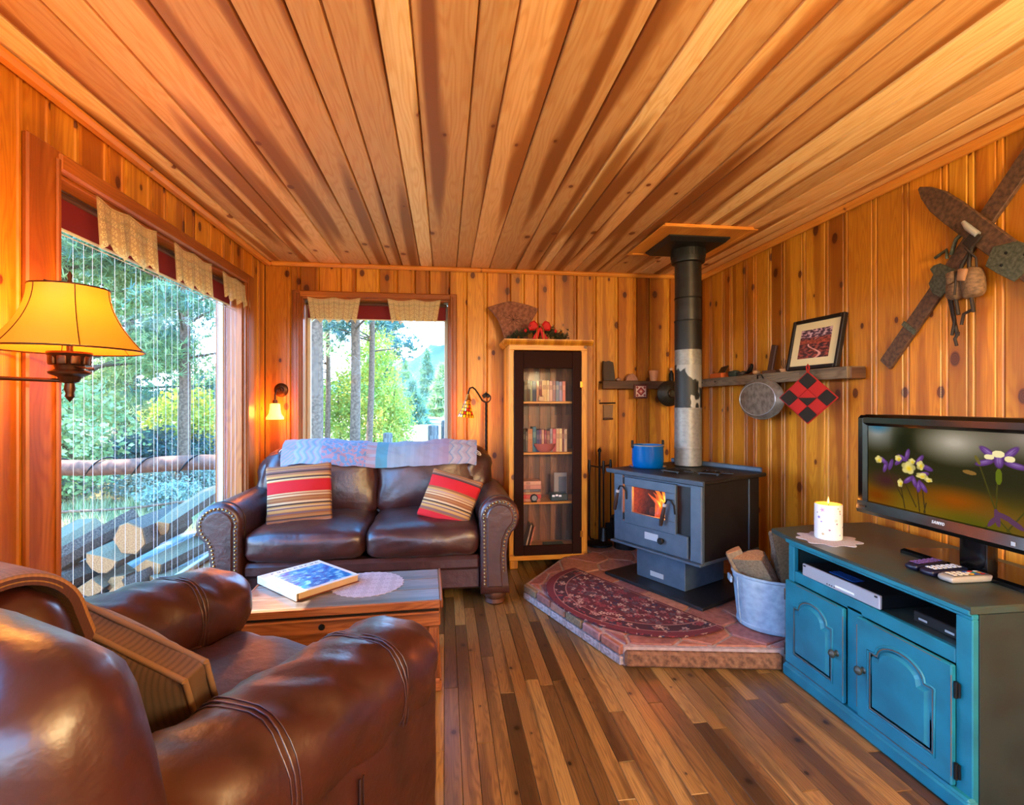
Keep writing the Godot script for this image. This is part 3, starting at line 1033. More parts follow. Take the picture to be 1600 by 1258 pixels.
	for i in 7:
		var a := R.randf() * TAU
		var dd := Vector3(cos(a), 0, sin(a))
		var sd := Vector3(-dd.z, 0, dd.x) * 0.02
		gb.poly(PackedVector3Array([sd + dd * 0.05, -sd + dd * 0.05, dd * R.randf_range(0.15, 0.5) + Vector3.UP * R.randf_range(0.6, 1.0)]), Vector3(dd.x, 0.4, dd.z).normalized())
	var mm := MultiMesh.new()
	mm.transform_format = MultiMesh.TRANSFORM_3D
	mm.use_colors = true
	mm.mesh = gb.mesh()
	mm.instance_count = 9000
	for i in 9000:
		var r := 5.8 + 14.0 * pow(R.randf(), 1.4)
		var a := R.randf_range(PI * 0.98, PI * 1.58)
		var px := cos(a) * r
		var pz := sin(a) * r
		if px > -4.3 and pz > -5.9:
			px -= 3.0
			pz -= 3.0
		mm.set_instance_transform(i, Transform3D(Basis(Vector3.UP, R.randf() * TAU).scaled(Vector3.ONE * R.randf_range(0.12, 0.32)), Vector3(px, ground_y(px, pz) - 0.01, pz)))
		var k := R.randf()
		mm.set_instance_color(i, Color(0.62, 0.52, 0.26).lerp(Color(0.36, 0.44, 0.13), k * k))
	var n := MultiMeshInstance3D.new()
	n.name = "grass"
	n.multimesh = mm
	n.material_override = leafy
	add_child(n, true)
	meta(n, "dry straw coloured grass with green patches past the deck", "grass", "", "stuff")

# ---------------------------------------------------------------- seating
func scroll(mir: float) -> PackedVector2Array:
	var pl := v2([-0.088, 0.085, -0.09, 0.25, -0.091, 0.40])
	for i in 17:
		var a := deg_to_rad(lerpf(196.0, -52.0, i / 16.0))
		pl.append(Vector2(0.02 + cos(a) * 0.115, 0.525 + sin(a) * 0.115))
	pl.append_array(v2([0.072, 0.39, 0.062, 0.30, 0.066, 0.2, 0.078, 0.085]))
	for i in pl.size():
		pl[i].x *= mir
	return pl

func shrink(pl: PackedVector2Array, d: float) -> PackedVector2Array:
	var q := Geometry2D.offset_polygon(pl, -d)
	return q[0] if q.size() else pl

func ring_at(pl: PackedVector2Array, k: float, z: float, dz := 0.0) -> PackedVector3Array:
	var c := Vector2.ZERO
	for p in pl:
		c += p
	c /= pl.size()
	var o := PackedVector3Array()
	for p in pl:
		var q := c + (p - c) * k
		o.append(Vector3(q.x, q.y, z))
	return o

func along(pl: PackedVector2Array, step: float) -> PackedVector2Array:
	var o := PackedVector2Array()
	var need := 0.0
	for i in pl.size() - 1:
		var l := pl[i].distance_to(pl[i + 1])
		var at := need
		while at < l:
			o.append(pl[i].lerp(pl[i + 1], at / l))
			at += step
		need = at - l
	return o

func sofa() -> void:
	var o := thing("loveseat", "dark brown leather loveseat with nailhead scroll arms under the back window", "sofa", Vector3(-0.455, 0, -3.41))
	var lm: Material = M.leather
	var b := B.new()
	b.box(Vector3(0, 0.19, -0.02), Vector3(1.34, 0.2, 0.8), 0.015)
	b.box(Vector3(0, 0.255, 0.39), Vector3(1.33, 0.085, 0.05), 0.02)
	part(o, "seat_frame", b, lm)
	b = B.new()
	b.cushion(Vector3(1.5, 0.78, 0.2), 0.09, Vector3(0, 0.02, 0), 12, 0.01, 4, rot(Vector3.RIGHT, -7, Vector3(0, 0.46, -0.33)))
	part(o, "back_frame", b, lm)
	for s in [-1, 1]:
		b = B.new()
		b.cushion(Vector3(0.665, 0.175, 0.72), 0.065, Vector3(0.005, 0.035, 0.02), 14, 0.012, 10 + s, Transform3D(Basis(), Vector3(s * 0.33, 0.385, 0.075)))
		part(o, "seat_cushion", b, lm)
		b = B.new()
		b.cushion(Vector3(0.69, 0.47, 0.2), 0.085, Vector3(0.0, 0.02, 0.06), 14, 0.02, 20 + s, rot(Vector3.RIGHT, -13, Vector3(s * 0.34, 0.665, -0.22)))
		part(o, "back_cushion", b, lm)
		# gathered outer corner of the back
		b = B.new()
		b.cushion(Vector3(0.24, 0.34, 0.2), 0.09, Vector3(0.02, 0.03, 0.03), 12, 0.035, 30 + s, rot(Vector3.RIGHT, -8, Vector3(s * 0.66, 0.68, -0.25)))
		part(o, "back_wing", b, lm)
		var x: float = s * 0.755
		var pl := scroll(s)
		var arm := B.new()
		var rings: Array[PackedVector3Array] = []
		for q in [[0.86, -0.43], [0.97, -0.40], [1.0, -0.3], [1.0, -0.1], [1.005, 0.1], [1.0, 0.3], [1.0, 0.37], [1.03, 0.395], [1.035, 0.42], [1.0, 0.44], [0.9, 0.445]]:
			rings.append(ring_at(pl, q[0], q[1]))
		arm.loft(rings)
		var am := part(o, "arm", arm, lm, Vector3(x, 0, 0))
		b = B.new()
		b.prism(shrink(pl, 0.036), 0.44, 0.455, 0.006, Transform3D(), Vector2.ZERO, true)
		part(am, "front_panel", b, lm)
		b = B.new()
		var path := along(pl, 0.021)
		var cen := Vector2(0, 0.4)
		var inn := shrink(pl, 0.022)
		inn = along(inn, 0.0215)
		for p in inn:
			if p.y > 0.12:
				b.lathe(v2([0.0, 0.006, 0.004, 0.005, 0.0078, 0.0, 0.0078, -0.004]), 8, Transform3D(Basis(Vector3.RIGHT, PI / 2), Vector3(p.x, p.y, 0.4475)))
		var nl := part(am, "nailhead", b, M.nail)
		nl.set_meta("kind", "stuff")
		b = B.new()
		var seam := PackedVector3Array()
		for i in range(2, pl.size() - 1):
			var c2 := Vector2(0.01 * s, 0.4)
			seam.append(Vector3(pl[i].x + (pl[i].x - c2.x) * 0.015, pl[i].y + (pl[i].y - c2.y) * 0.015, 0.37))
		b.tube(seam, 0.004, 6)
		part(am, "seam", b, M.seam)
		for z in [0.36, -0.34]:
			b = B.new()
			b.lathe(v2([0, 0, 0.05, 0, 0.062, 0.012, 0.05, 0.03, 0.066, 0.045, 0.07, 0.07, 0.06, 0.088, 0, 0.088]), 20)
			part(o, "foot", b, M.dark[1], Vector3(x, 0, z))
	# blanket along the top of the back
	var bm := mat(Color.WHITE, 0.95)
	bm.albedo_texture = ImageTexture.create_from_image(blanket_image())
	b = B.new()
	var fn := FastNoiseLite.new()
	fn.frequency = 4.0
	b.sheet(70, 26, func(u: float, v: float) -> Vector3:
		var x := -1.075 + 1.30 * u
		var s := -0.10 + v * 0.36
		var wob := 0.014 * fn.get_noise_2d(x * 1.4, v)
		var top := 0.913 - 0.018 * u + 0.012 * sin(u * 9.0) + wob
		# up over the rounded top of the back, then down its front
		var r := 0.18
		var y := top + 0.03
		var z := -3.70
		if s < 0.0:
			z += s * 0.6
			y += s * 0.7
		elif s < r * 1.4:
			var a := s / r
			z += sin(a) * r
			y = top + 0.03 - (1.0 - cos(a)) * r
		else:
			z += sin(1.4) * r + (s - r * 1.4) * 0.28
			y = top + 0.03 - (1.0 - cos(1.4)) * r - (s - r * 1.4) * 0.96
		z += 0.032 + 0.02 * sin(PI * fposmod(u * 2.0, 1.0)) * v + wob * 0.5
		x += 0.02 * (v - 0.5) * (1.0 - u * 2.0)
		return Vector3(x, y, z))
	var bl := one("throw_blanket", "folded pale blue and pink patterned blanket along the loveseat's back", "blanket", b, bm)
	b = B.new()
	for e in 2:
		for i in 16:
			var yy := 0.89 - 0.011 * i - 0.03 * e
			var xx := -1.075 if e == 0 else 0.225
			b.tube(PackedVector3Array([Vector3(xx, yy, -3.60 + 0.01 * sin(i)), Vector3(xx + (-0.02 if e == 0 else 0.02), yy - 0.012, -3.59), Vector3(xx + (-0.03 if e == 0 else 0.03), yy - 0.03, -3.595)]), 0.0028, 4)
	var fr := part(bl, "fringe", b, M.white)
	fr.set_meta("kind", "stuff")
	# striped pillows
	var pm := mat(Color.WHITE, 0.9)
	pm.albedo_texture = ImageTexture.create_from_image(stripes_image([]))
	for q in [["striped throw pillow with one red band, at the loveseat's window end", Vector3(-0.875, 0.645, -3.235), Vector3(-16, 4, 4), 0.38, 0], ["striped throw pillow with two red bands, tilted at the stove end", Vector3(0.035, 0.60, -3.20), Vector3(-24, -8, -17), 0.335, 1]]:
		b = B.new()
		var w: float = q[3]
		b.cushion(Vector3(w, w * 0.95, 0.05), 0.02, Vector3(-0.012, -0.012, 0.06), 16, 0.006, 40)
		var p := thing("throw_pillow", q[0], "pillow", q[1], 0, "striped pillows on the loveseat")
		p.rotation_degrees = q[2]
		var mm := pm
		if q[4] == 1:
			mm = mat(Color.WHITE, 0.9)
			mm.albedo_texture = ImageTexture.create_from_image(stripes_image([1]))
		part(p, "cover", b, mm)
		b = B.new()
		var edge := PackedVector3Array()
		for i in 33:
			var t := fposmod(i / 32.0 * 4.0, 4.0)
			var k := t - floorf(t)
			var h := w * 0.5 - 0.006
			var bow := 0.022 * sin(PI * k)
			var c: Array = [Vector2(-h + 2 * h * k, h - bow), Vector2(h - bow, h - 2 * h * k), Vector2(h - 2 * h * k, -h + bow), Vector2(-h + bow, -h + 2 * h * k)]
			var e2: Vector2 = c[int(t) % 4]
			edge.append(Vector3(e2.x, e2.y * 0.95, 0))
		b.tube(edge, 0.005, 6)
		part(p, "piping", b, M.worn)

func blanket_image() -> Image:
	var im := Image.create(320, 96, false, Image.FORMAT_RGB8)
	var fn := FastNoiseLite.new()
	fn.frequency = 0.07
	for x in 320:
		for y in 96:
			var u := x / 320.0
			var c := Color(0.56, 0.62, 0.74)
			var zig := absf(fposmod(y / 12.0, 2.0) - 1.0)
			if u < 0.06:
				c = Color(0.45, 0.55, 0.72) if (x + y) % 7 > 2 else Color(0.72, 0.52, 0.6)
			elif u < 0.2:
				var k := fposmod((u - 0.06) * 30.0 + zig * 0.6, 1.0)
				c = Color(0.38, 0.58, 0.76) if k < 0.4 else (Color(0.78, 0.5, 0.55) if k < 0.55 else Color(0.6, 0.68, 0.82))
			elif u < 0.42:
				var nn := fn.get_noise_2d(x * 1.6, y * 1.6)
				c = Color(0.22, 0.48, 0.68) if nn > 0.05 else (Color(0.72, 0.42, 0.5) if nn < -0.18 else Color(0.55, 0.64, 0.8))
				if y > 60 and nn < 0.0:
					c = Color(0.78, 0.4, 0.42)
			elif u < 0.47:
				c = Color(0.76, 0.5, 0.5) if y % 14 > 5 else Color(0.7, 0.66, 0.7)
			elif u < 0.53:
				c = Color(0.08, 0.52, 0.6)
			elif u < 0.85:
				c = Color(0.52, 0.6, 0.64).lerp(Color(0.66, 0.46, 0.58), clampf((u - 0.62) * 5.0, 0, 1))
				c = c.lightened(0.1) if int(u * 60) % 3 == 0 else c
			else:
				var k := fposmod((u - 0.85) * 22.0 + zig * 0.5, 1.0)
				c = Color(0.76, 0.6, 0.6) if k < 0.45 else (Color(0.42, 0.52, 0.66) if k < 0.6 else Color(0.82, 0.72, 0.68))
			im.set_pixel(x, y, c.lerp(Color(0.52, 0.57, 0.62), 0.55).darkened(0.06 * ((x + y) % 3)))
	return im

func stripes_image(two: Array) -> Image:
	var im := Image.create(64, 256, false, Image.FORMAT_RGB8)
	var rg := RandomNumberGenerator.new()
	rg.seed = 77
	var cols := [Color(0.62, 0.42, 0.22), Color(0.55, 0.33, 0.17), Color(0.78, 0.66, 0.48), Color(0.28, 0.19, 0.14), Color(0.60, 0.40, 0.26), Color(0.66, 0.5, 0.45), Color(0.72, 0.55, 0.3), Color(0.45, 0.32, 0.3)]
	var y := 0
	while y < 256:
		var hgt := rg.randi_range(3, 10)
		var c: Color = cols[rg.randi() % cols.size()]
		for k in hgt:
			if y < 256:
				var f := y / 256.0
				var d := c
				if two.is_empty():
					if f > 0.29 and f < 0.49:
						d = Color(0.72, 0.06, 0.08)
				elif (f > 0.16 and f < 0.38) or f > 0.86:
					d = Color(0.76, 0.09, 0.12)
				for x in 64:
					im.set_pixel(x, y, d.darkened(0.05 * ((x + y) % 3)))
				y += 1
	return im

func arm_ring(z: float, x: float, grow := 0.0) -> PackedVector3Array:
	var f := clampf((z + 0.46) / 0.92, 0.0, 1.0)
	var e := pow(maxf(0.0, 1.0 - pow(absf(2.0 * f - 1.0), 7.0)), 0.42)
	e = maxf(e, 0.12)
	var o := PackedVector3Array()
	for k in 28:
		var a := TAU * k / 28
		var cx := signf(cos(a)) * pow(absf(cos(a)), 0.86)
		var sy := signf(sin(a)) * pow(absf(sin(a)), 0.86)
		var low := 1.0 if sy > 0 else 1.15
		var wob := 0.0035 * sin(z * 31.0 + a * 3.0) + 0.003 * sin(z * 57.0 - a * 5.0) + 0.002 * sin(z * 95.0 + a * 7.0 + sin(z * 23.0) * 2.0)
		o.append(Vector3(x + cx * (0.143 + grow + wob) * e, 0.498 + 0.012 * sin(f * 4.0) + sy * (0.125 + grow + wob) * e * low, z))
	return o

func armchair() -> void:
	var o := thing("armchair", "big reddish brown leather armchair in the foreground with its back to us", "armchair", Vector3(-0.668, 0, -1.312), 150.0)
	var lm: Material = M.leather_warm
	var b := bx(Vector3(0.7, 0.2, 0.74), 0.03, Vector3(0, 0.17, 0))
	part(o, "seat_frame", b, lm)
	b = B.new()
	b.cushion(Vector3(0.56, 0.2, 0.70), 0.08, Vector3(0.0, 0.03, 0.02), 16, 0.012, 51, Transform3D(Basis(), Vector3(0, 0.35, 0.1)))
	part(o, "seat_cushion", b, lm)
	for s in [-1, 1]:
		b = B.new()
		b.cushion(Vector3(0.24, 0.5, 0.84), 0.05, Vector3(0.02, 0, 0.015), 14, 0.006, 55 + s, Transform3D(Basis(), Vector3(s * 0.40 - (0.015 if s == 1 else 0.0), 0.28, 0.04 if s == 1 else 0.0)))
		var pn := part(o, "side_panel", b, lm)
		b = B.new()
		b.tube(PackedVector3Array([Vector3(s * 0.541, 0.06, 0.05), Vector3(s * 0.543, 0.2, 0.05), Vector3(s * 0.541, 0.42, 0.05)]), 0.003, 6)
		b.tube(PackedVector3Array([Vector3(s * 0.541, 0.06, 0.062), Vector3(s * 0.543, 0.2, 0.062), Vector3(s * 0.541, 0.42, 0.062)]), 0.002, 6)
		part(pn, "seam", b, M.seam)
		b = B.new()
		var rings: Array[PackedVector3Array] = []
		for i in 41:
			var f := i / 40.0
			rings.append(arm_ring(lerpf(-0.46, 0.46, 0.5 - 0.5 * cos(PI * f)), s * 0.40 - (0.015 if s == 1 else 0.0)))
		b.loft(rings)
		var am := part(o, "arm", b, lm, Vector3(0, 0.015, 0.07) if s == 1 else Vector3.ZERO)
		for z in [0.22, -0.12]:
			b = B.new()
			for dz in [-0.012, 0.0, 0.012]:
				var r := arm_ring(z + dz, s * 0.40 - (0.015 if s == 1 else 0.0), 0.0012)
				var p := PackedVector3Array()
				for k in range(-3, 19):
					p.append(r[(k + 28) % 28])
				b.tube(p, 0.0028 if dz == 0.0 else 0.0018, 5)
			part(am, "stitching", b, M.seam if z > 5 else M.leather)
		for z in [-0.32, 0.34]:
			b = B.new()
			b.lathe(v2([0, 0, 0.035, 0, 0.045, 0.05, 0.05, 0.075, 0, 0.075]), 14)
			part(o, "foot", b, M.dark[1], Vector3(s * 0.36, 0, z))
	# the tall outer shell of the back and the soft cushion in front of it
	b = B.new()
	b.cushion(Vector3(1.05, 0.84, 0.2), 0.095, Vector3(0.02, 0.03, 0.05), 18, 0.008, 61, rot(Vector3.RIGHT, -9, Vector3(-0.025, 0.475, -0.395)))
	var sh := part(o, "back_shell", b, lm)
	b = B.new()
	var sp := PackedVector3Array()
	for i in 14:
		var x := -0.44 + 0.88 * i / 13.0
		var u := x / 0.47
		sp.append(Vector3(x, 0.62 - 0.07 * u * u, -0.415 - 0.118 - 0.042 * (1 - u * u)))
	b.tube(sp, 0.0035, 6)
	part(sh, "seam", b, M.seam)
	b = B.new()
	b.cushion(Vector3(0.58, 0.50, 0.15), 0.07, Vector3(0.01, 0.02, 0.035), 16, 0.012, 63, rot(Vector3.RIGHT, -10, Vector3(0.14, 0.61, -0.275)))
	part(o, "back_cushion", b, lm)
	# knitted throw over the back cushion
	var km := mat(Color.WHITE, 0.95)
	var im := Image.create(256, 128, false, Image.FORMAT_RGB8)
	for x in 256:
		for y in 128:
			var u := x / 256.0
			var c := Color(0.27, 0.125, 0.10) if u < 0.72 else Color(0.55, 0.37, 0.22)
			if u > 0.9:
				c = Color(0.5, 0.33, 0.2)
			if u > 0.3 and u < 0.42 and y > 20 and y < 80:
				c = Color(0.5, 0.34, 0.14)
			var k := 0.75 + 0.35 * absf(sin(x * 0.9) * sin(y * 0.9 + (x % 2)))
			im.set_pixel(x, y, Color(c.r * k, c.g * k, c.b * k))
	km.albedo_texture = ImageTexture.create_from_image(im)
	b = B.new()
	var tw := func(u: float, v: float, g: float) -> Vector3:
		# u runs from the window side to the near side, v from behind over the top to the front
		var x := 0.43 - 0.53 * u
		var e := absf(x - 0.14) / 0.30
		var drop := 0.0
		if e > 0.72:
			drop = 0.10 * (1.0 - sqrt(maxf(0.0, 1.0 - pow((minf(e, 1.0) - 0.72) / 0.29, 2.0)))) + maxf(0.0, e - 1.0) * 1.6
		var s := v * 0.34 - 0.13
		var r := 0.085 + g
		var a := clampf(s / r, -1.3, 1.4)
		var y := 0.79 - drop + cos(a) * r
		var z := -0.32 + sin(a) * r
		var over := s - a * r
		if over > 0:
			y -= over * 0.95
			z += over * 0.3
		elif over < 0:
			y += over * 0.9
		return Vector3(x, y, z)
	b.sheet(44, 30, func(u: float, v: float) -> Vector3: return tw.call(u, v, 0.028))
	b.sheet(44, 30, func(u: float, v: float) -> Vector3: return tw.call(u, v, 0.008))
	for e in 2:
		b.sheet(44, 1, func(u: float, v: float) -> Vector3: return tw.call(u, float(e), 0.008 + 0.02 * v))
		b.sheet(1, 30, func(u: float, v: float) -> Vector3: return tw.call(float(e), v, 0.008 + 0.02 * u))
	one("knit_throw", "brown and tan knitted throw hung over the armchair's back cushion", "throw", b, km, Vector3(-0.668, 0, -1.312), 150.0)
	# corduroy pillow
	var p := thing("corduroy_pillow", "square tan corduroy pillow with a boxed edge standing on the armchair seat", "pillow", Vector3(-0.715, 0.575, -1.262), 150.0)
	p.rotation_degrees = Vector3(-22, 150, 13)
	var cm := mat(Color(0.36, 0.26, 0.19), 0.9)
	var cim := Image.create(128, 8, false, Image.FORMAT_RGB8)
	for x in 128:
		for y in 8:
			var k := 0.78 + 0.22 * absf(sin(x * PI / 4.0))
			cim.set_pixel(x, y, Color(k, k * 0.97, k * 0.95))
	cm.albedo_texture = ImageTexture.create_from_image(cim)
	cm.rim_enabled = true
	cm.rim = 0.4
	b = B.new()
	b.cushion(Vector3(0.50, 0.31, 0.056), 0.016, Vector3(-0.012, -0.012, 0.055), 18, 0.008, 71)
	part(p, "cover", b, cm)
	for s in [-1, 1]:
		b = B.new()
		var e := PackedVector3Array()
		for i in 33:
			var t := fposmod(i / 32.0 * 4.0, 4.0)
			var k := t - floorf(t)
			var hw := 0.244
			var hh := 0.149
			var bow := 0.0
			var c: Array = [Vector2(-hw + 2 * hw * k, hh - bow), Vector2(hw - bow, hh - 2 * hh * k), Vector2(hw - 2 * hw * k, -hh + bow), Vector2(-hw + bow, -hh + 2 * hh * k)]
			var q: Vector2 = c[int(t) % 4]
			e.append(Vector3(q.x, q.y, s * 0.024))
		b.tube(e, 0.0065, 6)
		part(p, "piping", b, mat(Color(0.46, 0.34, 0.24), 0.85))

# ---------------------------------------------------------------- coffee table, book, doily
func table() -> void:
	var o := thing("coffee_table", "low wooden chest coffee table with a worn grey top in front of the loveseat", "table", Vector3(-0.425, 0, -2.32), 2.0)
	var wm: Material = M.trunkwood[0]
	var tm: Material = M.gray[0].duplicate()
	tm.roughness = 0.3
	tm.albedo_color = Color(0.95, 0.93, 0.95)
	for i in 3:
		part(o, "top_board", bx(Vector3(0.80, 0.028, 0.131), 0.004, Vector3.ZERO, Vector2(0.02, 0.1 * i)), tm, Vector3(0, 0.366, -0.132 + i * 0.132))
	part(o, "top_edge", bx(Vector3(0.80, 0.034, 0.012), 0.004), wm, Vector3(0, 0.364, 0.204))
	part(o, "top_edge", bx(Vector3(0.012, 0.034, 0.41), 0.004), wm, Vector3(0.405, 0.364, 0))
	part(o, "top_edge", bx(Vector3(0.012, 0.034, 0.41), 0.004), wm, Vector3(-0.405, 0.364, 0))
	part(o, "lid_gap", bx(Vector3(0.76, 0.02, 0.37), 0), M.black, Vector3(0, 0.341, 0))
	part(o, "upper_band", bx(Vector3(0.80, 0.062, 0.41), 0.006), M.trunkwood[2], Vector3(0, 0.302, 0))
	part(o, "body", bx(Vector3(0.755, 0.2, 0.37), 0.004), M.trunkwood[1], Vector3(0, 0.17, 0))
	for s in [-1, 1]:
		for z in [-1, 1]:
			part(o, "corner_post", bx(Vector3(0.045, 0.24, 0.045), 0.005), wm, Vector3(s * 0.372, 0.15, z * 0.178))
	part(o, "plinth", bx(Vector3(0.81, 0.055, 0.42), 0.008), M.trunkwood[2], Vector3(0, 0.0275, 0))
	var b := B.new()
	b.lathe(v2([0, 0.006, 0.01, 0.006, 0.013, 0.0]), 16, Transform3D(Basis(Vector3.RIGHT, PI / 2), Vector3(-0.07, 0.302, 0.205)))
	part(o, "lock_boss", b, M.iron)
	# crocheted doily
	b = B.new()
	var pl := PackedVector2Array()
	for i in 96:
		var a := TAU * i / 96
		var r := 0.158 + 0.004 * cos(a * 32)
		pl.append(Vector2(cos(a) * r, sin(a) * r))
	b.prism(pl, 0, 0.002, 0.0, rot(Vector3.RIGHT, -90))
	var dm: StandardMaterial3D = M.doily.duplicate()
	dm.uv1_scale = Vector3(9, 9, 1)
	one("doily", "round white crocheted doily on the coffee table", "doily", b, dm, Vector3(-0.345, 0.3805, -2.36))
	# the book
	o = thing("coffee_table_book", "large white book with a blue cover picture lying half on the doily", "book", Vector3(-0.612, 0.3825, -2.41), 44.0)
	var cv := mat(Color(0.80, 0.80, 0.78), 0.4)
	part(o, "page_block", bx(Vector3(0.285, 0.027, 0.325), 0.001), mat(Color(0.72, 0.62, 0.48), 0.8), Vector3(0.004, 0.0165, 0))
	part(o, "cover", bx(Vector3(0.30, 0.003, 0.34), 0.001), cv, Vector3(0, 0.0315, 0))
	part(o, "back_cover", bx(Vector3(0.30, 0.003, 0.34), 0.001), mat(Color(0.45, 0.2, 0.12), 0.5), Vector3(0, 0.0015, 0))
	part(o, "spine", bx(Vector3(0.006, 0.033, 0.34), 0.002), cv, Vector3(-0.15, 0.0165, 0))
	var pim := Image.create(128, 128, false, Image.FORMAT_RGB8)
	var fn := FastNoiseLite.new()
	fn.frequency = 0.035
	fn.fractal_octaves = 5
	for x in 128:
		for y in 128:
			var k := fn.get_noise_2d(x, y * 1.8)
			var c := Color(0.0, 0.56, 0.78).lerp(Color(0.0, 0.42, 0.68), y / 128.0)
			if k > 0.24:
				c = Color(0.5, 0.75, 0.88)
			elif k < -0.25:
				c = Color(0.01, 0.28, 0.6)
			pim.set_pixel(x, y, c)
	var pm := mat(Color.WHITE, 0.3)
	pm.albedo_texture = ImageTexture.create_from_image(pim)
	b = B.new()
	b.poly(v3([-0.105, 0, -0.115, 0.13, 0, -0.115, 0.13, 0, 0.15, -0.105, 0, 0.15]), Vector3.UP, v2([0, 0, 1, 0, 1, 1, 0, 1]))
	part(o, "cover_picture", b, pm, Vector3(0, 0.0333, 0))
	b = B.new()
	for i in 9:
		var x := -0.1 + i * 0.027
		b.box(Vector3(x, 0.0333, -0.142), Vector3(0.003, 0.0004, 0.014))
		b.box(Vector3(x + 0.005, 0.0333, -0.142 + (0.005 if i % 2 else -0.005)), Vector3(0.009, 0.0004, 0.003))
		if i % 3:
			b.box(Vector3(x + 0.010, 0.0333, -0.142), Vector3(0.003, 0.0004, 0.014))
	part(o, "title_lettering", b, mat(Color(0.25, 0.22, 0.2), 0.6))

func omni(parent: Node3D, called: String, at: Vector3, col: Color, e: float, size := 0.03) -> void:
	var l := OmniLight3D.new()
	l.name = called
	l.position = at
	l.light_color = col
	l.light_energy = e
	l.light_size = size
	l.omni_range = 12.0
	l.omni_attenuation = 2.0
	l.shadow_enabled = true
	parent.add_child(l, true)

func glow(c: Color, e: float, alb := Color(0.9, 0.8, 0.6)) -> StandardMaterial3D:
	var m := mat(alb, 0.6)
	m.emission_enabled = true
	m.emission = c
	m.emission_energy_multiplier = e
	return m

# ---------------------------------------------------------------- lamps
func lamps() -> void:
	# swing arm lamp with a bell shade
	var o := thing("wall_lamp", "swing arm wall lamp with a glowing amber bell shade before the picture window", "lamp", Vector3(-1.125, 1.20, -1.70))
	var b := B.new()
	var sm := glow(Color(1.0, 0.5, 0.03), 0.36, Color(0.85, 0.52, 0.14))
	sm.backlight_enabled = true
	sm.backlight = Color(0.36, 0.25, 0.08)
	var rings: Array[PackedVector3Array] = []
	for i in 15:
		var f := i / 14.0
		var r := lerpf(0.100, 0.192, pow(f, 1.9))
		var ring := PackedVector3Array()
		for k in 48:
			var a := TAU * k / 48 + 0.35
			var fl := 1.0 - 0.035 * pow(absf(sin(a * 3.0)), 0.7)
			ring.append(Vector3(cos(a) * r * fl, 0.345 - 0.187 * f, sin(a) * r * fl))
		rings.append(ring)
	b.loft(rings, false)
	var sh := part(o, "lamp_shade", b, sm)
	b = B.new()
	for k in 6:
		var p := PackedVector3Array()
		for i in 15:
			p.append(rings[i][k * 8 + 4].lerp(Vector3(0, rings[i][0].y, 0), -0.004))
		b.tube(p, 0.0016, 4)
	part(sh, "rib", b, M.bronze)
	for i in [0, 14]:
		b = B.new()
		var p := rings[i].duplicate()
		p.append(rings[i][0])
		b.tube(p, 0.0028, 5)
		part(sh, "rim_trim", b, M.bronze)
	b = B.new()
	b.lathe(v2([0.0, 0.135, 0.030, 0.142, 0.054, 0.152, 0.056, 0.146, 0.040, 0.12, 0.034, 0.10, 0.052, 0.092, 0.050, 0.086, 0.03, 0.078, 0.022, 0.062, 0.012, 0.058, 0.014, 0.04, 0.010, 0.028, 0.012, 0.018, 0.0, 0.0]), 24)
	for k in 9:
		var a := TAU * k / 9
		b.cushion(Vector3(0.026, 0.036, 0.012), 0.005, Vector3(0, 0, 0.002), 4, 0, 0, Transform3D(Basis(Vector3.UP, -a + PI / 2), Vector3(cos(a) * 0.044, 0.13, sin(a) * 0.044)))
	part(o, "turned_socket", b, M.bronze)
	b = B.new()
	b.lathe(v2([0, 0.40, 0.007, 0.385, 0.004, 0.372, 0.009, 0.36, 0.004, 0.347, 0.0, 0.347]), 12)
	part(o, "finial", b, M.bronze)
	b = B.new()
	b.tube(v3([0, 0.14, 0, 0, 0.26, 0]), 0.008, 8)
	b.tube(v3([0, 0.26, 0, 0, 0.35, 0]), 0.003, 8)
	b.tube(v3([0, 0.348, -0.1, 0, 0.348, 0.1]), 0.0018, 6)
	part(o, "lamp_stem", b, M.bronze)
	b = B.new()
	b.lathe(v2([0, 0.215, 0.02, 0.225, 0.032, 0.25, 0.026, 0.28, 0.0, 0.295]), 14)
	part(o, "light_bulb", b, glow(Color(1.0, 0.75, 0.4), 6.0))
	omni(o, "bulb_light", Vector3(0, 0.255, 0), Color(1.0, 0.66, 0.3), LAMP_E, 0.03)
	b = B.new()
	b.tube(v3([-0.012, 0.066, 0, -0.1, 0.069, 0.03, -0.192, 0.072, 0.055]), 0.006, 8)
	part(o, "swing_arm", b, M.bronze)
	b = B.new()
	b.tube(v3([0.02, 0.11, 0.02, 0.075, 0.10, 0.03]), 0.003, 6)
	b.cushion(Vector3(0.016, 0.01, 0.01), 0.004, Vector3.ZERO, 4, 0, 0, Transform3D(Basis(), Vector3(0.078, 0.10, 0.03)))
	part(o, "switch_key", b, M.bronze)
	part(o, "wall_plate", bx(Vector3(0.015, 0.16, 0.06), 0.005), M.bronze, Vector3(-0.199, 0.07, 0.055))
	# bell glass sconce
	o = thing("wall_sconce", "small brass wall sconce with a lit frosted bell glass by the corner", "sconce", Vector3(-1.215, 1.293, -4.0))
	b = B.new()
	b.lathe(v2([0, 0.02, 0.018, 0.02, 0.024, 0.012, 0.042, 0.010, 0.052, 0.0, 0, 0]), 24, rot(Vector3.RIGHT, 90))
	part(o, "back_plate", b, M.bronze)
	b = B.new()
	b.tube(v3([0, 0, 0.015, -0.002, 0.01, 0.05, -0.008, 0.0, 0.085, -0.012, -0.035, 0.1, -0.012, -0.075, 0.1]), 0.007, 8)
	b.lathe(v2([0, 0, 0.018, -0.002, 0.018, -0.03, 0.0, -0.032]), 14, Transform3D(Basis(), Vector3(-0.012, -0.072, 0.1)))
	part(o, "curved_arm", b, M.bronze)
	b = B.new()
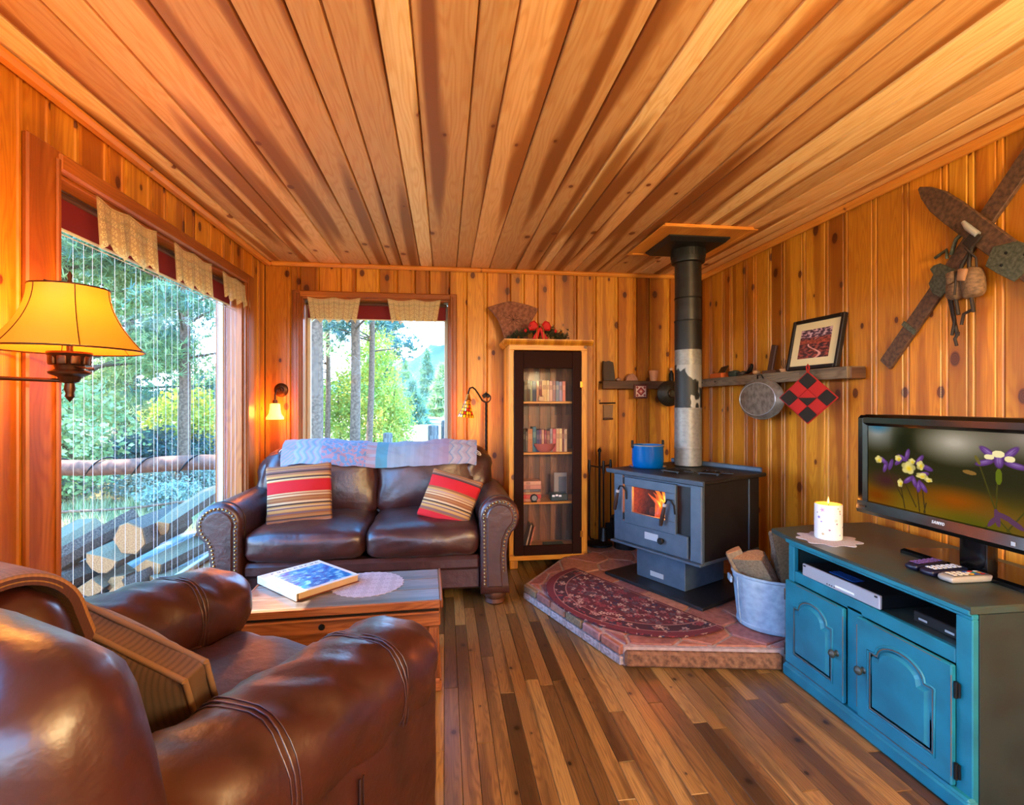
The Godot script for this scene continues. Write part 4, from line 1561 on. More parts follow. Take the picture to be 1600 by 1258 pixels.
	b.lathe(v2([0.024, 0.0, 0.034, -0.004, 0.037, -0.045, 0.042, -0.075, 0.054, -0.093, 0.060, -0.1, 0.060, -0.116, 0.056, -0.116, 0.056, -0.1, 0.036, -0.07, 0.032, -0.006, 0.022, -0.003]), 28)
	var gm := glow(Color(1.0, 0.72, 0.38), 0.6, Color(0.9, 0.82, 0.68))
	gm.backlight_enabled = true
	gm.backlight = Color(0.8, 0.7, 0.5)
	part(o, "glass_shade", b, gm, Vector3(-0.012, -0.1, 0.1))
	b = B.new()
	b.lathe(v2([0, 0.0, 0.014, -0.02, 0.018, -0.045, 0.0, -0.066]), 12)
	part(o, "light_bulb", b, glow(Color(1.0, 0.7, 0.3), 5.0), Vector3(-0.012, -0.125, 0.1))
	omni(o, "bulb_light", Vector3(-0.012, -0.163, 0.1), Color(1.0, 0.55, 0.18), 0.14, 0.02)
	# bridge lamp behind the loveseat
	o = thing("floor_lamp", "wrought iron bridge lamp with a mosaic glass shade behind the loveseat", "lamp", Vector3(0.315, 0, -3.90))
	b = B.new()
	b.lathe(v2([0, 0, 0.11, 0, 0.11, 0.012, 0.03, 0.03, 0.0, 0.035]), 20)
	part(o, "base", b, M.iron)
	b = B.new()
	for k in 3:
		var p := PackedVector3Array()
		for i in 90:
			var t := i / 89.0
			var a := t * 60.0 + TAU * k / 3
			p.append(Vector3(cos(a) * 0.005, 0.03 + t * 1.17, sin(a) * 0.005))
		b.tube(p, 0.0055, 5)
	part(o, "twisted_pole", b, M.iron)
	b = B.new()
	var c := PackedVector3Array()
	for i in 22:
		var a := lerpf(-40.0, 215.0, i / 21.0)
		c.append(Vector3(cos(deg_to_rad(a - 90)) * 0.034 * (1.0 if a < 120 else 0.9), 1.235 + sin(deg_to_rad(a - 90)) * 0.034, 0))
	b.tube(c, 0.0055, 6)
	b.tube(v3([0.0, 1.20, 0, -0.03, 1.215, 0, -0.06, 1.265, 0.01, -0.085, 1.30, 0.02, -0.105, 1.315, 0.03, -0.125, 1.31, 0.035, -0.137, 1.28, 0.04, -0.139, 1.255, 0.04]), 0.0065, 7)
	b.lathe(v2([0, 0.04, 0.005, 0.03, 0.013, 0.014, 0.006, 0.0, 0.0, 0.0]), 10, Transform3D(Basis(), Vector3(0, 1.245, 0)))
	for s in [-1, 1]:
		b.cushion(Vector3(0.02, 0.03, 0.008), 0.003, Vector3(0.002, 0, 0), 4, 0, 0, rot(Vector3.FORWARD, s * 40, Vector3(s * 0.016, 1.25, 0)))
	part(o, "scrolled_arm", b, M.iron)
	b = B.new()
	b.lathe(v2([0.0, 0.03, 0.012, 0.028, 0.016, 0.0, 0.026, -0.02, 0.022, -0.026, 0, -0.028]), 14)
	part(o, "socket_cap", b, M.brass, Vector3(-0.139, 1.235, 0.04))
	var mim := Image.create(64, 32, false, Image.FORMAT_RGB8)
	var rg := RandomNumberGenerator.new()
	rg.seed = 5
	var mc := [Color(1.0, 0.62, 0.02), Color(1.0, 0.75, 0.08), Color(0.95, 0.45, 0.02), Color(0.75, 0.14, 0.03), Color(0.9, 0.75, 0.55), Color(0.5, 0.4, 0.05)]
	for cx in 16:
		for cy in 6:
			var col: Color = mc[rg.randi() % 6] if rg.randf() > 0.35 else mc[0]
			for x in 4:
				for y in 6:
					if cy * 6 + y < 32:
						mim.set_pixel(cx * 4 + x, cy * 6 + y, Color(0.05, 0.03, 0.02) if (x == 0 or y == 0) else col)
	var mm := mat(Color.WHITE, 0.3)
	mm.albedo_texture = ImageTexture.create_from_image(mim)
	mm.emission_enabled = true
	mm.emission = Color.WHITE
	mm.emission_operator = BaseMaterial3D.EMISSION_OP_MULTIPLY
	mm.emission_texture = mm.albedo_texture
	mm.emission_energy_multiplier = 0.8
	mm.uv1_scale = Vector3(1, 7.0, 1)
	b = B.new()
	b.lathe(v2([0.024, 0.0, 0.03, -0.03, 0.042, -0.07, 0.055, -0.10, 0.064, -0.125]), 24)
	part(o, "mosaic_shade", b, mm, Vector3(-0.145, 1.213, 0.045), Vector3(0, 0, -6))
	b = B.new()
	b.lathe(v2([0, 0.02, 0.012, 0.0, 0.014, -0.02, 0, -0.035]), 10)
	part(o, "light_bulb", b, glow(Color(1.0, 0.7, 0.3), 4.0), Vector3(-0.145, 1.15, 0.045))
	omni(o, "bulb_light", Vector3(-0.145, 1.143, 0.045), Color(1.0, 0.6, 0.22), 0.06, 0.02)
	# added fill lamps behind the viewer, built as globe floor lamps
	for q in ADDED_LAMPS:
		o = thing("added_globe_lamp", q[0], "lamp", q[1], 0, "")
		b = B.new()
		b.lathe(v2([0, 0, 0.14, 0, 0.14, 0.015, 0.03, 0.03, 0.012, 0.06, 0.012, 1.38, 0.05, 1.40, 0.05, 1.42, 0, 1.42]), 24)
		part(o, "stand", b, M.brass)
		b = B.new()
		for i in 1:
			b.lathe(v2([0.0, 1.40, 0.07, 1.41, 0.12, 1.46, 0.135, 1.53, 0.12, 1.60, 0.07, 1.65, 0.0, 1.66]), 28)
		part(o, "light_globe", b, glow(Color(1.0, 0.85, 0.65), 2.0))
		omni(o, "fill_light", Vector3(0, 1.53, 0), Color(1.0, 0.90, 0.66), q[2], 0.13)

# ---------------------------------------------------------------- bookcase
func book(label: String, pos: Vector3, s: Vector3, col: Color, r: Vector3, group: String) -> void:
	# s = thickness, height, depth; the spine faces +z
	var o := thing("book", label, "book", pos, 0, group)
	o.rotation_degrees = r
	var m := mat(col, 0.55)
	var b := B.new()
	for k in [-1, 1]:
		b.box(Vector3(k * (s.x / 2 - 0.001), s.y / 2, 0), Vector3(0.002, s.y, s.z), 0.0006)
	b.cushion(Vector3(s.x, s.y, 0.006), 0.0025, Vector3.ZERO, 3, 0, 0, Transform3D(Basis(), Vector3(0, s.y / 2, s.z / 2)))
	part(o, "cover", b, m)
	part(o, "page_block", bx(Vector3(s.x - 0.004, s.y - 0.008, s.z - 0.006), 0.0), M.paper, Vector3(0, s.y / 2, -0.002))
	part(o, "spine_label", bx(Vector3(s.x * 0.8, s.y * 0.22, 0.0012), 0.0), mat(col.lerp(Color(0.85, 0.75, 0.55) if col.get_luminance() < 0.5 else Color(0.3, 0.15, 0.12), 0.28), 0.5), Vector3(0, s.y * 0.68, s.z / 2 + 0.003))

func bookcase() -> void:
	M.paper = mat(Color(0.82, 0.76, 0.62), 0.9)
	var o := thing("bookcase", "tall narrow pine bookcase with a dark framed glass door against the back wall", "bookcase", Vector3(0.742, 0, -3.6))
	var pw: Material = M.pine[0]
	var pl: Material = M.pine[9]
	var dk := mat(Color(0.15, 0.065, 0.04), 0.7)
	dk.metallic_specular = 0.2
	for s in [-1, 1]:
		part(o, "side_panel", bx(Vector3(0.02, 1.55, 0.34), 0.002), pl, Vector3(s * 0.277, 0.855, -0.19))
		part(o, "face_stile", bx(Vector3(0.045 if s == 1 else 0.036, 1.48, 0.022), 0.002), pw, Vector3(0.2645 if s == 1 else -0.269, 0.84, -0.009))
		part(o, "foot", bx(Vector3(0.06, 0.085, 0.06), 0.006), pl, Vector3(s * 0.25, 0.0425, -0.05))
		part(o, "foot", bx(Vector3(0.06, 0.085, 0.06), 0.006), pl, Vector3(s * 0.25, 0.0425, -0.32))
	part(o, "bottom_rail", bx(Vector3(0.574, 0.05, 0.026), 0.003), pw, Vector3(0, 0.092, -0.008))
	part(o, "bottom_panel", bx(Vector3(0.53, 0.02, 0.33), 0), pl, Vector3(0, 0.1, -0.19))
	part(o, "top_rail", bx(Vector3(0.574, 0.055, 0.026), 0.003), pw, Vector3(0, 1.603, -0.008))
	part(o, "top_panel", bx(Vector3(0.60, 0.018, 0.37), 0.002), pl, Vector3(0, 1.634, -0.185))
	var b := B.new()
	var prof := v2([0, 0, 0.008, 0, 0.014, 0.008, 0.03, 0.02, 0.036, 0.032, 0.036, 0.04, 0, 0.04])
	b.prism(prof, -0.325, 0.325, 0, Transform3D(Basis(Vector3(0, 0, 1), Vector3.UP, Vector3(1, 0, 0)), Vector3(0, 1.612, 0.002)))
	part(o, "cornice", b, pw)
	for s in [-1, 1]:
		b = B.new()
		b.prism(prof, -0.36, 0.0, 0, Transform3D(Basis(Vector3(s, 0, 0), Vector3.UP, Vector3(0, 0, 1)), Vector3(s * 0.289, 1.612, 0)))
		part(o, "cornice", b, pw)
	for i in 6:
		part(o, "back_board", bx(Vector3(0.0885, 1.52, 0.01), 0.002), M.trunkwood[i % 4], Vector3(-0.2225 + i * 0.089, 0.86, -0.355))  # darker wood than the case, putting shade into its inside
	for y in [1.20, 0.828, 0.466]:
		part(o, "shelf", bx(Vector3(0.53, 0.016, 0.3), 0.003), pl, Vector3(0, y, -0.195))
	# the door
	var d := part(o, "door", bx(Vector3(0.37, 1.30, 0.003), 0), M.glass, Vector3(-0.0065, 0.81, 0.004))
	d.name = "door"
	for s in [-1, 1]:
		part(d, "stile", bx(Vector3(0.068, 1.46, 0.022), 0.004), dk, Vector3(s * 0.2125, 0.027, 0.009))
	part(d, "rail", bx(Vector3(0.358, 0.122, 0.022), 0.004), dk, Vector3(0, 0.696, 0.009))
	part(d, "rail", bx(Vector3(0.358, 0.07, 0.022), 0.004), dk, Vector3(0, -0.668, 0.009))
	for y in [0.52, -0.56]:
		part(o, "hinge", bx(Vector3(0.02, 0.045, 0.008), 0.002), M.brass, Vector3(0.238, 0.81 + y, 0.024))
	# books, upper row
	var fz := -3.735
	var x := 0.575
	var rowA := [["olive green", 0.026, 0.15, Color(0.30, 0.27, 0.17)], ["dark olive", 0.02, 0.155, Color(0.26, 0.22, 0.14)], ["pale green", 0.016, 0.15, Color(0.55, 0.58, 0.42)], ["navy blue", 0.03, 0.15, Color(0.12, 0.17, 0.28)], ["cream and red", 0.02, 0.15, Color(0.72, 0.5, 0.36)], ["dark red", 0.022, 0.152, Color(0.42, 0.07, 0.07)], ["wide cream", 0.036, 0.153, Color(0.78, 0.66, 0.44)], ["ivory", 0.018, 0.154, Color(0.8, 0.72, 0.52)], ["pinkish white", 0.026, 0.15, Color(0.78, 0.62, 0.52)], ["dusty mauve", 0.024, 0.15, Color(0.5, 0.38, 0.38)], ["grey blue", 0.024, 0.15, Color(0.42, 0.46, 0.5)], ["lavender grey", 0.026, 0.146, Color(0.52, 0.5, 0.58)], ["salmon pink", 0.024, 0.148, Color(0.76, 0.42, 0.34)]]
	for q in rowA:
		book("%s spined book in the top row of the glass bookcase" % q[0], Vector3(x + q[1] / 2, 1.2085, fz), Vector3(q[1] - 0.001, q[2], 0.11), q[3], Vector3.ZERO, "books on the top shelf")
		x += q[1]
	x = 0.565
	var rowB := [["nearly black", 0.022, 0.165, Color(0.14, 0.1, 0.1)], ["slate grey", 0.016, 0.15, Color(0.35, 0.33, 0.32)], ["tan orange", 0.036, 0.17, Color(0.66, 0.4, 0.18)], ["tall teal", 0.028, 0.185, Color(0.13, 0.36, 0.4)], ["deep blue", 0.022, 0.162, Color(0.12, 0.12, 0.32)], ["purple", 0.016, 0.164, Color(0.36, 0.16, 0.36)], ["light tan", 0.02, 0.165, Color(0.66, 0.46, 0.34)], ["crimson", 0.018, 0.16, Color(0.48, 0.1, 0.14)], ["reddish brown", 0.026, 0.155, Color(0.46, 0.2, 0.13)], ["silver grey", 0.02, 0.168, Color(0.56, 0.5, 0.48)], ["pink and maroon", 0.026, 0.168, Color(0.66, 0.24, 0.24)], ["buff", 0.024, 0.17, Color(0.74, 0.56, 0.38)], ["yellow cream", 0.022, 0.17, Color(0.8, 0.66, 0.42)], ["thin dark red", 0.014, 0.168, Color(0.4, 0.12, 0.12)], ["beige", 0.024, 0.166, Color(0.66, 0.52, 0.4)]]
	for q in rowB:
		book("%s spined book in the row behind the clay bowl" % q[0], Vector3(x + q[1] / 2, 0.8365, fz), Vector3(q[1] - 0.001, q[2], 0.11), q[3], Vector3.ZERO, "books on the second shelf")
		x += q[1]
	var y := 0.4745
	for q in [["bottom book of the flat stack, with pale red cover", 0.022, Color(0.7, 0.38, 0.28)], ["bright red book lying second from the bottom of the flat stack", 0.03, Color(0.72, 0.1, 0.1)], ["tan book in the middle of the flat stack", 0.018, Color(0.66, 0.44, 0.26)], ["grey book lying above the tan one in the flat stack", 0.02, Color(0.36, 0.3, 0.3)], ["peach book lying second from the top of the flat stack", 0.032, Color(0.72, 0.46, 0.36)], ["topmost cream book of the flat stack", 0.028, Color(0.78, 0.56, 0.42)]]:
		book(q[0], Vector3(0.563 + 0.07 + R.randf_range(-0.004, 0.004) + 0.065, y + q[1] / 2, -3.72), Vector3(q[1] - 0.001, 0.14, 0.11), q[2], Vector3(0, 0, 90), "books stacked flat on the third shelf")
		y += q[1]
	book("thin pale book leaning in the bottom of the bookcase, outer one", Vector3(0.578, 0.111, -3.72), Vector3(0.011, 0.2, 0.13), Color(0.62, 0.5, 0.4), Vector3(0, 0, -14), "leaning books on the bottom shelf")
	book("thin orange book leaning in the bottom of the bookcase, inner one", Vector3(0.605, 0.111, -3.72), Vector3(0.011, 0.19, 0.13), Color(0.7, 0.36, 0.26), Vector3(0, 0, -14), "leaning books on the bottom shelf")
	b = B.new()
	b.lathe(v2([0, 0, 0.035, 0, 0.06, 0.02, 0.078, 0.05, 0.082, 0.062, 0.078, 0.063, 0.07, 0.048, 0.05, 0.018, 0, 0.012]), 24)
	one("clay_bowl", "pinkish clay bowl in front of the second row of books", "bowl", b, mat(Color(0.58, 0.26, 0.2), 0.7), Vector3(0.725, 0.8365, -3.655), 0).scale = Vector3(1, 1, 0.38)
	o = thing("cat_figurine", "tiny cream cat face figurine in front of the top row of books", "figurine", Vector3(0.70, 1.2085, -3.658))
	b = B.new()
	b.cushion(Vector3(0.042, 0.036, 0.018), 0.008, Vector3.ZERO, 6, 0, 0, Transform3D(Basis(), Vector3(0, 0.018, 0)))
	for s in [-1, 1]:
		b.lathe(v2([0, 0.014, 0.007, 0, 0, 0]), 8, Transform3D(Basis(), Vector3(s * 0.013, 0.034, 0)))
	part(o, "body", b, mat(Color(0.75, 0.62, 0.45), 0.6))
	o = thing("small_clock", "small round grey clock standing before the flat stack of books", "clock", Vector3(0.645, 0.4745, -3.648))
	b = B.new()
	b.lathe(v2([0, 0.008, 0.022, 0.008, 0.027, 0.002, 0.027, -0.01, 0, -0.01]), 18, rot(Vector3.RIGHT, 90, Vector3(0, 0.03, 0)))
	part(o, "case", b, M.iron)
	b = B.new()
	b.lathe(v2([0, 0.0095, 0.019, 0.0095, 0.02, 0.007]), 18, rot(Vector3.RIGHT, 90, Vector3(0, 0.03, 0)))
	part(o, "dial", b, mat(Color(0.5, 0.48, 0.45), 0.5))
	part(o, "base", bx(Vector3(0.04, 0.008, 0.022), 0.002), M.iron, Vector3(0, 0.004, 0))
	o = thing("dark_tin", "dark teal tin with white marks at the right of the third shelf", "tin", Vector3(0.835, 0.4745, -3.70))
	part(o, "body", bx(Vector3(0.13, 0.055, 0.09), 0.008), mat(Color(0.06, 0.16, 0.18), 0.4), Vector3(0, 0.0275, 0))
	for i in 3:
		part(o, "pale_mark", bx(Vector3(0.02, 0.014, 0.002), 0.001), M.white, Vector3(-0.045 + i * 0.025, 0.04 + 0.004 * (i % 2), 0.0455))
	o = thing("picture_card", "pale picture card standing behind the dark tin", "card", Vector3(0.875, 0.4745, -3.80))
	part(o, "card", bx(Vector3(0.10, 0.19, 0.006), 0.002), mat(Color(0.55, 0.5, 0.46), 0.6), Vector3(0, 0.095, 0))
	part(o, "print", bx(Vector3(0.06, 0.12, 0.002), 0), mat(Color(0.28, 0.3, 0.33), 0.6), Vector3(0.015, 0.1, 0.004))
	o = thing("game_box", "low green and blue box at the bottom of the bookcase", "box", Vector3(0.80, 0.111, -3.70))
	part(o, "body", bx(Vector3(0.15, 0.045, 0.1), 0.003), mat(Color(0.12, 0.26, 0.22), 0.5), Vector3(0, 0.0225, 0))
	part(o, "label", bx(Vector3(0.06, 0.02, 0.002), 0), mat(Color(0.45, 0.5, 0.5), 0.5), Vector3(0.03, 0.024, 0.051))
	b = B.new()
	b.lathe(v2([0, 0, 0.025, 0, 0.027, 0.02, 0.027, 0.1, 0.015, 0.12, 0.015, 0.14, 0.011, 0.14, 0.011, 0.122, 0.023, 0.1, 0.023, 0.01, 0, 0.008]), 18)
	one("glass_bottle", "clear glass bottle in the bottom right of the bookcase", "bottle", b, M.glass, Vector3(0.905, 0.111, -3.72))
	# on top
	o = thing("stone_slab", "fan shaped slab of pinkish stone leaning on the wall atop the bookcase", "stone", Vector3(0.53, 1.644, -3.82))
	var out := v2([-0.072, 0, 0.10, 0, 0.095, 0.07, 0.108, 0.13, 0.14, 0.2, 0.175, 0.258, 0.19, 0.29, 0.1, 0.32, 0.0, 0.342, -0.04, 0.346, -0.12, 0.322, -0.205, 0.29, -0.165, 0.25, -0.125, 0.19, -0.098, 0.11])
	b = B.new()
	b.prism(out, 0, 0.022, 0.004)
	part(o, "slab", b, noisy([Color(0.38, 0.23, 0.18), Color(0.52, 0.33, 0.26), Color(0.6, 0.42, 0.33)], 4.0, 0.85, 0, 33, 0.03), Vector3.ZERO, Vector3(-15, 0, 0))
	b = B.new()
	for k in 11:
		var a := TAU * k / 11 + 0.2
		var l := 0.035 + 0.04 * fposmod(k * 0.37, 1.0)
		b.box(Vector3(0, l / 2, 0.0), Vector3(0.0022, l, 0.002), 0, Transform3D(Basis(Vector3.BACK, a), Vector3(-0.01, 0.19, 0.022)))
	var cr := part(o, "star_marking", b, mat(Color(0.2, 0.11, 0.09), 0.9), Vector3.ZERO, Vector3(-15, 0, 0))
	cr.set_meta("kind", "stuff")
	o = thing("bow_wreath", "small evergreen spray with a red velvet bow atop the bookcase", "wreath", Vector3(0.685, 1.644, -3.68))
	var pts := []
	for i in 320:
		var a := R.randf_range(0.05, PI - 0.05)
		var rr := 0.10 + R.randfn() * 0.018
		pts.append(Vector3(cos(a) * rr * 1.35, maxf(0.01, sin(a) * rr * 0.62), R.randfn() * 0.02))
	o.scale = Vector3.ONE * 1.3
	foliage(o, pts, 0, 0.026, [Color(0.03, 0.05, 0.02), Color(0.05, 0.07, 0.03), Color(0.08, 0.06, 0.03)])
	var bm := mat(Color(0.72, 0.02, 0.03), 0.7)
	for s in [-1, 1]:
		b = B.new()
		b.prism(v2([0.004, 0.0, 0.02, -0.018, 0.05, -0.03, 0.064, -0.012, 0.062, 0.016, 0.044, 0.032, 0.018, 0.018]), -0.012, 0.014, 0.008, Transform3D(Basis(Vector3(s, 0, 0), Vector3(0, 1, 0), Vector3(0, 0, 1)) * Basis(Vector3.BACK, 0.35), Vector3(0, 0.072, 0.03)))
		part(o, "bow_loop", b, bm)
		b = B.new()
		b.prism(v2([-0.004, 0.0, 0.008, 0.0, 0.050, -0.068, 0.030, -0.060, 0.016, -0.072]), -0.004, 0.006, 0.003, Transform3D(Basis(Vector3(s, 0, 0), Vector3(0, 1, 0), Vector3(0, 0, 1)), Vector3(0, 0.074, 0.042)))
		part(o, "bow_tail", b, bm)
		b = B.new()
		b.tube(PackedVector3Array([Vector3(s * 0.004, 0.1, 0.04), Vector3(s * 0.02, 0.06, 0.05), Vector3(s * 0.022, 0.01, 0.05)]), 0.003, 5)
		part(o, "gold_ribbon", b, M.brass)
	for i in 5:
		b = B.new()
		b.lathe(v2([0, 0.012, 0.008, 0.004, 0.009, -0.004, 0, -0.012]), 8)
		part(o, "berry", b, M.brass if i % 2 == 0 else bm, Vector3([-0.12, -0.08, 0.0, 0.09, 0.12][i], [0.02, 0.06, 0.02, 0.06, 0.05][i], 0.03))

# ---------------------------------------------------------------- hearth and stove
func hearth() -> void:
	var pl := v2([1.06, 3.97, 1.06, 3.66, 0.85, 3.58, 0.494, 3.08, 0.81, 2.23, 1.5, 2.11, 2.1, 2.11, 2.1, 3.97])
	# outline in (x, -z); a turn of -90 about x lays it flat with +y up
	var o := thing("hearth", "low corner hearth of irregular reddish flagstones under the stove", "hearth")
	var flat := rot(Vector3.RIGHT, -90)
	var b := B.new()
	b.prism(pl, 0.0, 0.086, 0.0, flat)
	part(o, "mortar_bed", b, noisy([Color(0.55, 0.48, 0.46), Color(0.68, 0.61, 0.58)], 5.0, 0.95, 0, 41))
	var seeds := PackedVector2Array()
	for i in 8:
		for j in 10:
			seeds.append(Vector2(0.42 + (i + (0.5 if j % 2 else 0.0)) * 0.235, 2.1 + j * 0.21) + Vector2(R.randf_range(-0.06, 0.06), R.randf_range(-0.06, 0.06)))
	var inner := shrink(pl, 0.012)
	var ms := []
	for c in [Color(0.60, 0.37, 0.29), Color(0.53, 0.33, 0.29), Color(0.63, 0.42, 0.32), Color(0.50, 0.32, 0.31), Color(0.58, 0.40, 0.37)]:
		ms.append(noisy([c.darkened(0.2), c, c.lightened(0.12)], 3.0, 0.55, 0, 43 + ms.size(), 0.03))
	for i in seeds.size():
		var cell := rect(seeds[i].x - 0.5, seeds[i].y - 0.5, seeds[i].x + 0.5, seeds[i].y + 0.5)
		for j in seeds.size():
			if j != i and cell.size() > 2:
				var m := (seeds[i] + seeds[j]) * 0.5
				var d := seeds[j] - seeds[i]
				var q := PackedVector2Array()
				for k in cell.size():
					var a := cell[k]
					var e := cell[(k + 1) % cell.size()]
					var fa := (a - m).dot(d)
					var fe := (e - m).dot(d)
					if fa <= 0:
						q.append(a)
					if (fa < 0 and fe > 0) or (fa > 0 and fe < 0):
						q.append(a.lerp(e, fa / (fa - fe)))
				cell = q
		for piece in Geometry2D.intersect_polygons(cell, inner):
			for t in Geometry2D.offset_polygon(piece, -0.008):
				if t.size() > 2:
					b = B.new()
					b.prism(t, 0.08, 0.092 + R.randf() * 0.004, 0.004, flat)
					part(o, "flagstone", b, ms[R.randi() % 5])
	# facing pieces round the open sides
	var e0 := Vector3(0.494, 0, -3.08)
	var e1 := Vector3(0.81, 0, -2.23)
	var dir := (e1 - e0).normalized()
	var nrm := Vector3(-dir.z, 0, dir.x)
	for i in 6:
		var w := e0.distance_to(e1) / 6.0
		var p := e0 + dir * w * (i + 0.5) - Vector3(dir.z, 0, -dir.x) * 0.006
		var st := part(o, "edge_brick", bx(Vector3(0.03, 0.042, w - 0.012), 0.006), ms[i % 5] if i % 3 else M.split, p + Vector3(0, 0.068, 0))
		st.rotation.y = atan2(dir.x, dir.z)
		st = part(o, "edge_course", bx(Vector3(0.03, 0.038, w - 0.004), 0.004), noisy([Color(0.45, 0.4, 0.4), Color(0.75, 0.7, 0.68)], 8.0, 0.95, 0, 49) if i == 0 else o.get_node("edge_course").material_override, p + Vector3(0, 0.022, 0))
		st.rotation.y = atan2(dir.x, dir.z)
	var f0 := Vector3(0.81, 0, -2.23)
	var f1 := Vector3(1.5, 0, -2.11)
	var tb := part(o, "timber_edge", bx(Vector3(0.70, 0.07, 0.035), 0.01), noisy([Color(0.28, 0.17, 0.1), Color(0.45, 0.3, 0.19), Color(0.55, 0.4, 0.28)], 6.0, 0.8, 0, 50), (f0 + f1) / 2 + Vector3(0.0, 0.038, 0.008))
	tb.rotation.y = -atan2(f1.z - f0.z, f1.x - f0.x)
	# half round rug
	var rp := PackedVector2Array()
	for i in 41:
		var a := PI * i / 40.0
		rp.append(Vector2(cos(a) * 0.545, pow(sin(a), 0.9) * 0.50))
	b = B.new()
	b.prism(rp, 0.0, -0.008, 0.002, rot(Vector3.RIGHT, 90))
	var rm := mat(Color.WHITE, 0.95)
	rm.albedo_texture = ImageTexture.create_from_image(rug_image())
	rm.uv1_scale = Vector3(1.0 / 1.09, 1.0 / 0.5, 1)
	rm.uv1_offset = Vector3(0.5, 0, 0)
	one("hearth_rug", "half round burgundy floral rug lying on the hearth before the stove", "rug", b, rm, Vector3(1.10, 0.0985, -2.80), -63)

func rug_image() -> Image:
	var im := Image.create(512, 240, false, Image.FORMAT_RGB8)
	im.fill(Color(0.30, 0.07, 0.09))
	var rg := RandomNumberGenerator.new()
	rg.seed = 99
	for x in 512:
		for y in 240:
			var e := Vector2((x - 256.0) / 256.0, y / 240.0).length()
			if e > 0.80 and e < 0.93:
				im.set_pixel(x, y, Color(0.20, 0.05, 0.09))
			elif e > 0.93:
				im.set_pixel(x, y, Color(0.36, 0.10, 0.13))
	# vines, leaves and flowers, mirrored left to right
	for i in 330:
		var x := rg.randf_range(0.0, 250.0)
		var y := rg.randf_range(6.0, 236.0)
		var e := Vector2(x / 256.0, y / 240.0).length()
		if e > 0.92 or absf(e - 0.79) < 0.012:
			continue
		var big := rg.randf() < 0.4
		var c: Color = [Color(0.62, 0.50, 0.44), Color(0.52, 0.32, 0.30), Color(0.12, 0.10, 0.20), Color(0.46, 0.16, 0.18), Color(0.66, 0.55, 0.46), Color(0.30, 0.24, 0.26)][rg.randi() % 6]
		var a := rg.randf() * TAU
		for s in [-1.0, 1.0]:
			var cx: float = 256.0 + s * x
			if big:
				for k in 5:
					var d := Vector2(5.0, 0).rotated(a * s + TAU * k / 5.0)
					ell(im, cx + d.x, y + d.y, 4.4, 2.8, d.angle(), c)
				ell(im, cx, y, 2.4, 2.4, 0, Color(0.35, 0.12, 0.14))
			else:
				ell(im, cx, y, 6.5, 2.0, a * s, c)
				ell(im, cx + 5, y + 3, 4.0, 1.6, a * s + 1.2, c)
	for x in 512:
		for y in 240:
			var e := Vector2((x - 256.0) / 256.0, y / 240.0).length()
			if (e > 0.785 and e < 0.80) or (e > 0.92 and e < 0.932) or (y > 6 and y < 9):
				im.set_pixel(x, y, Color(0.55, 0.38, 0.34))
	return im

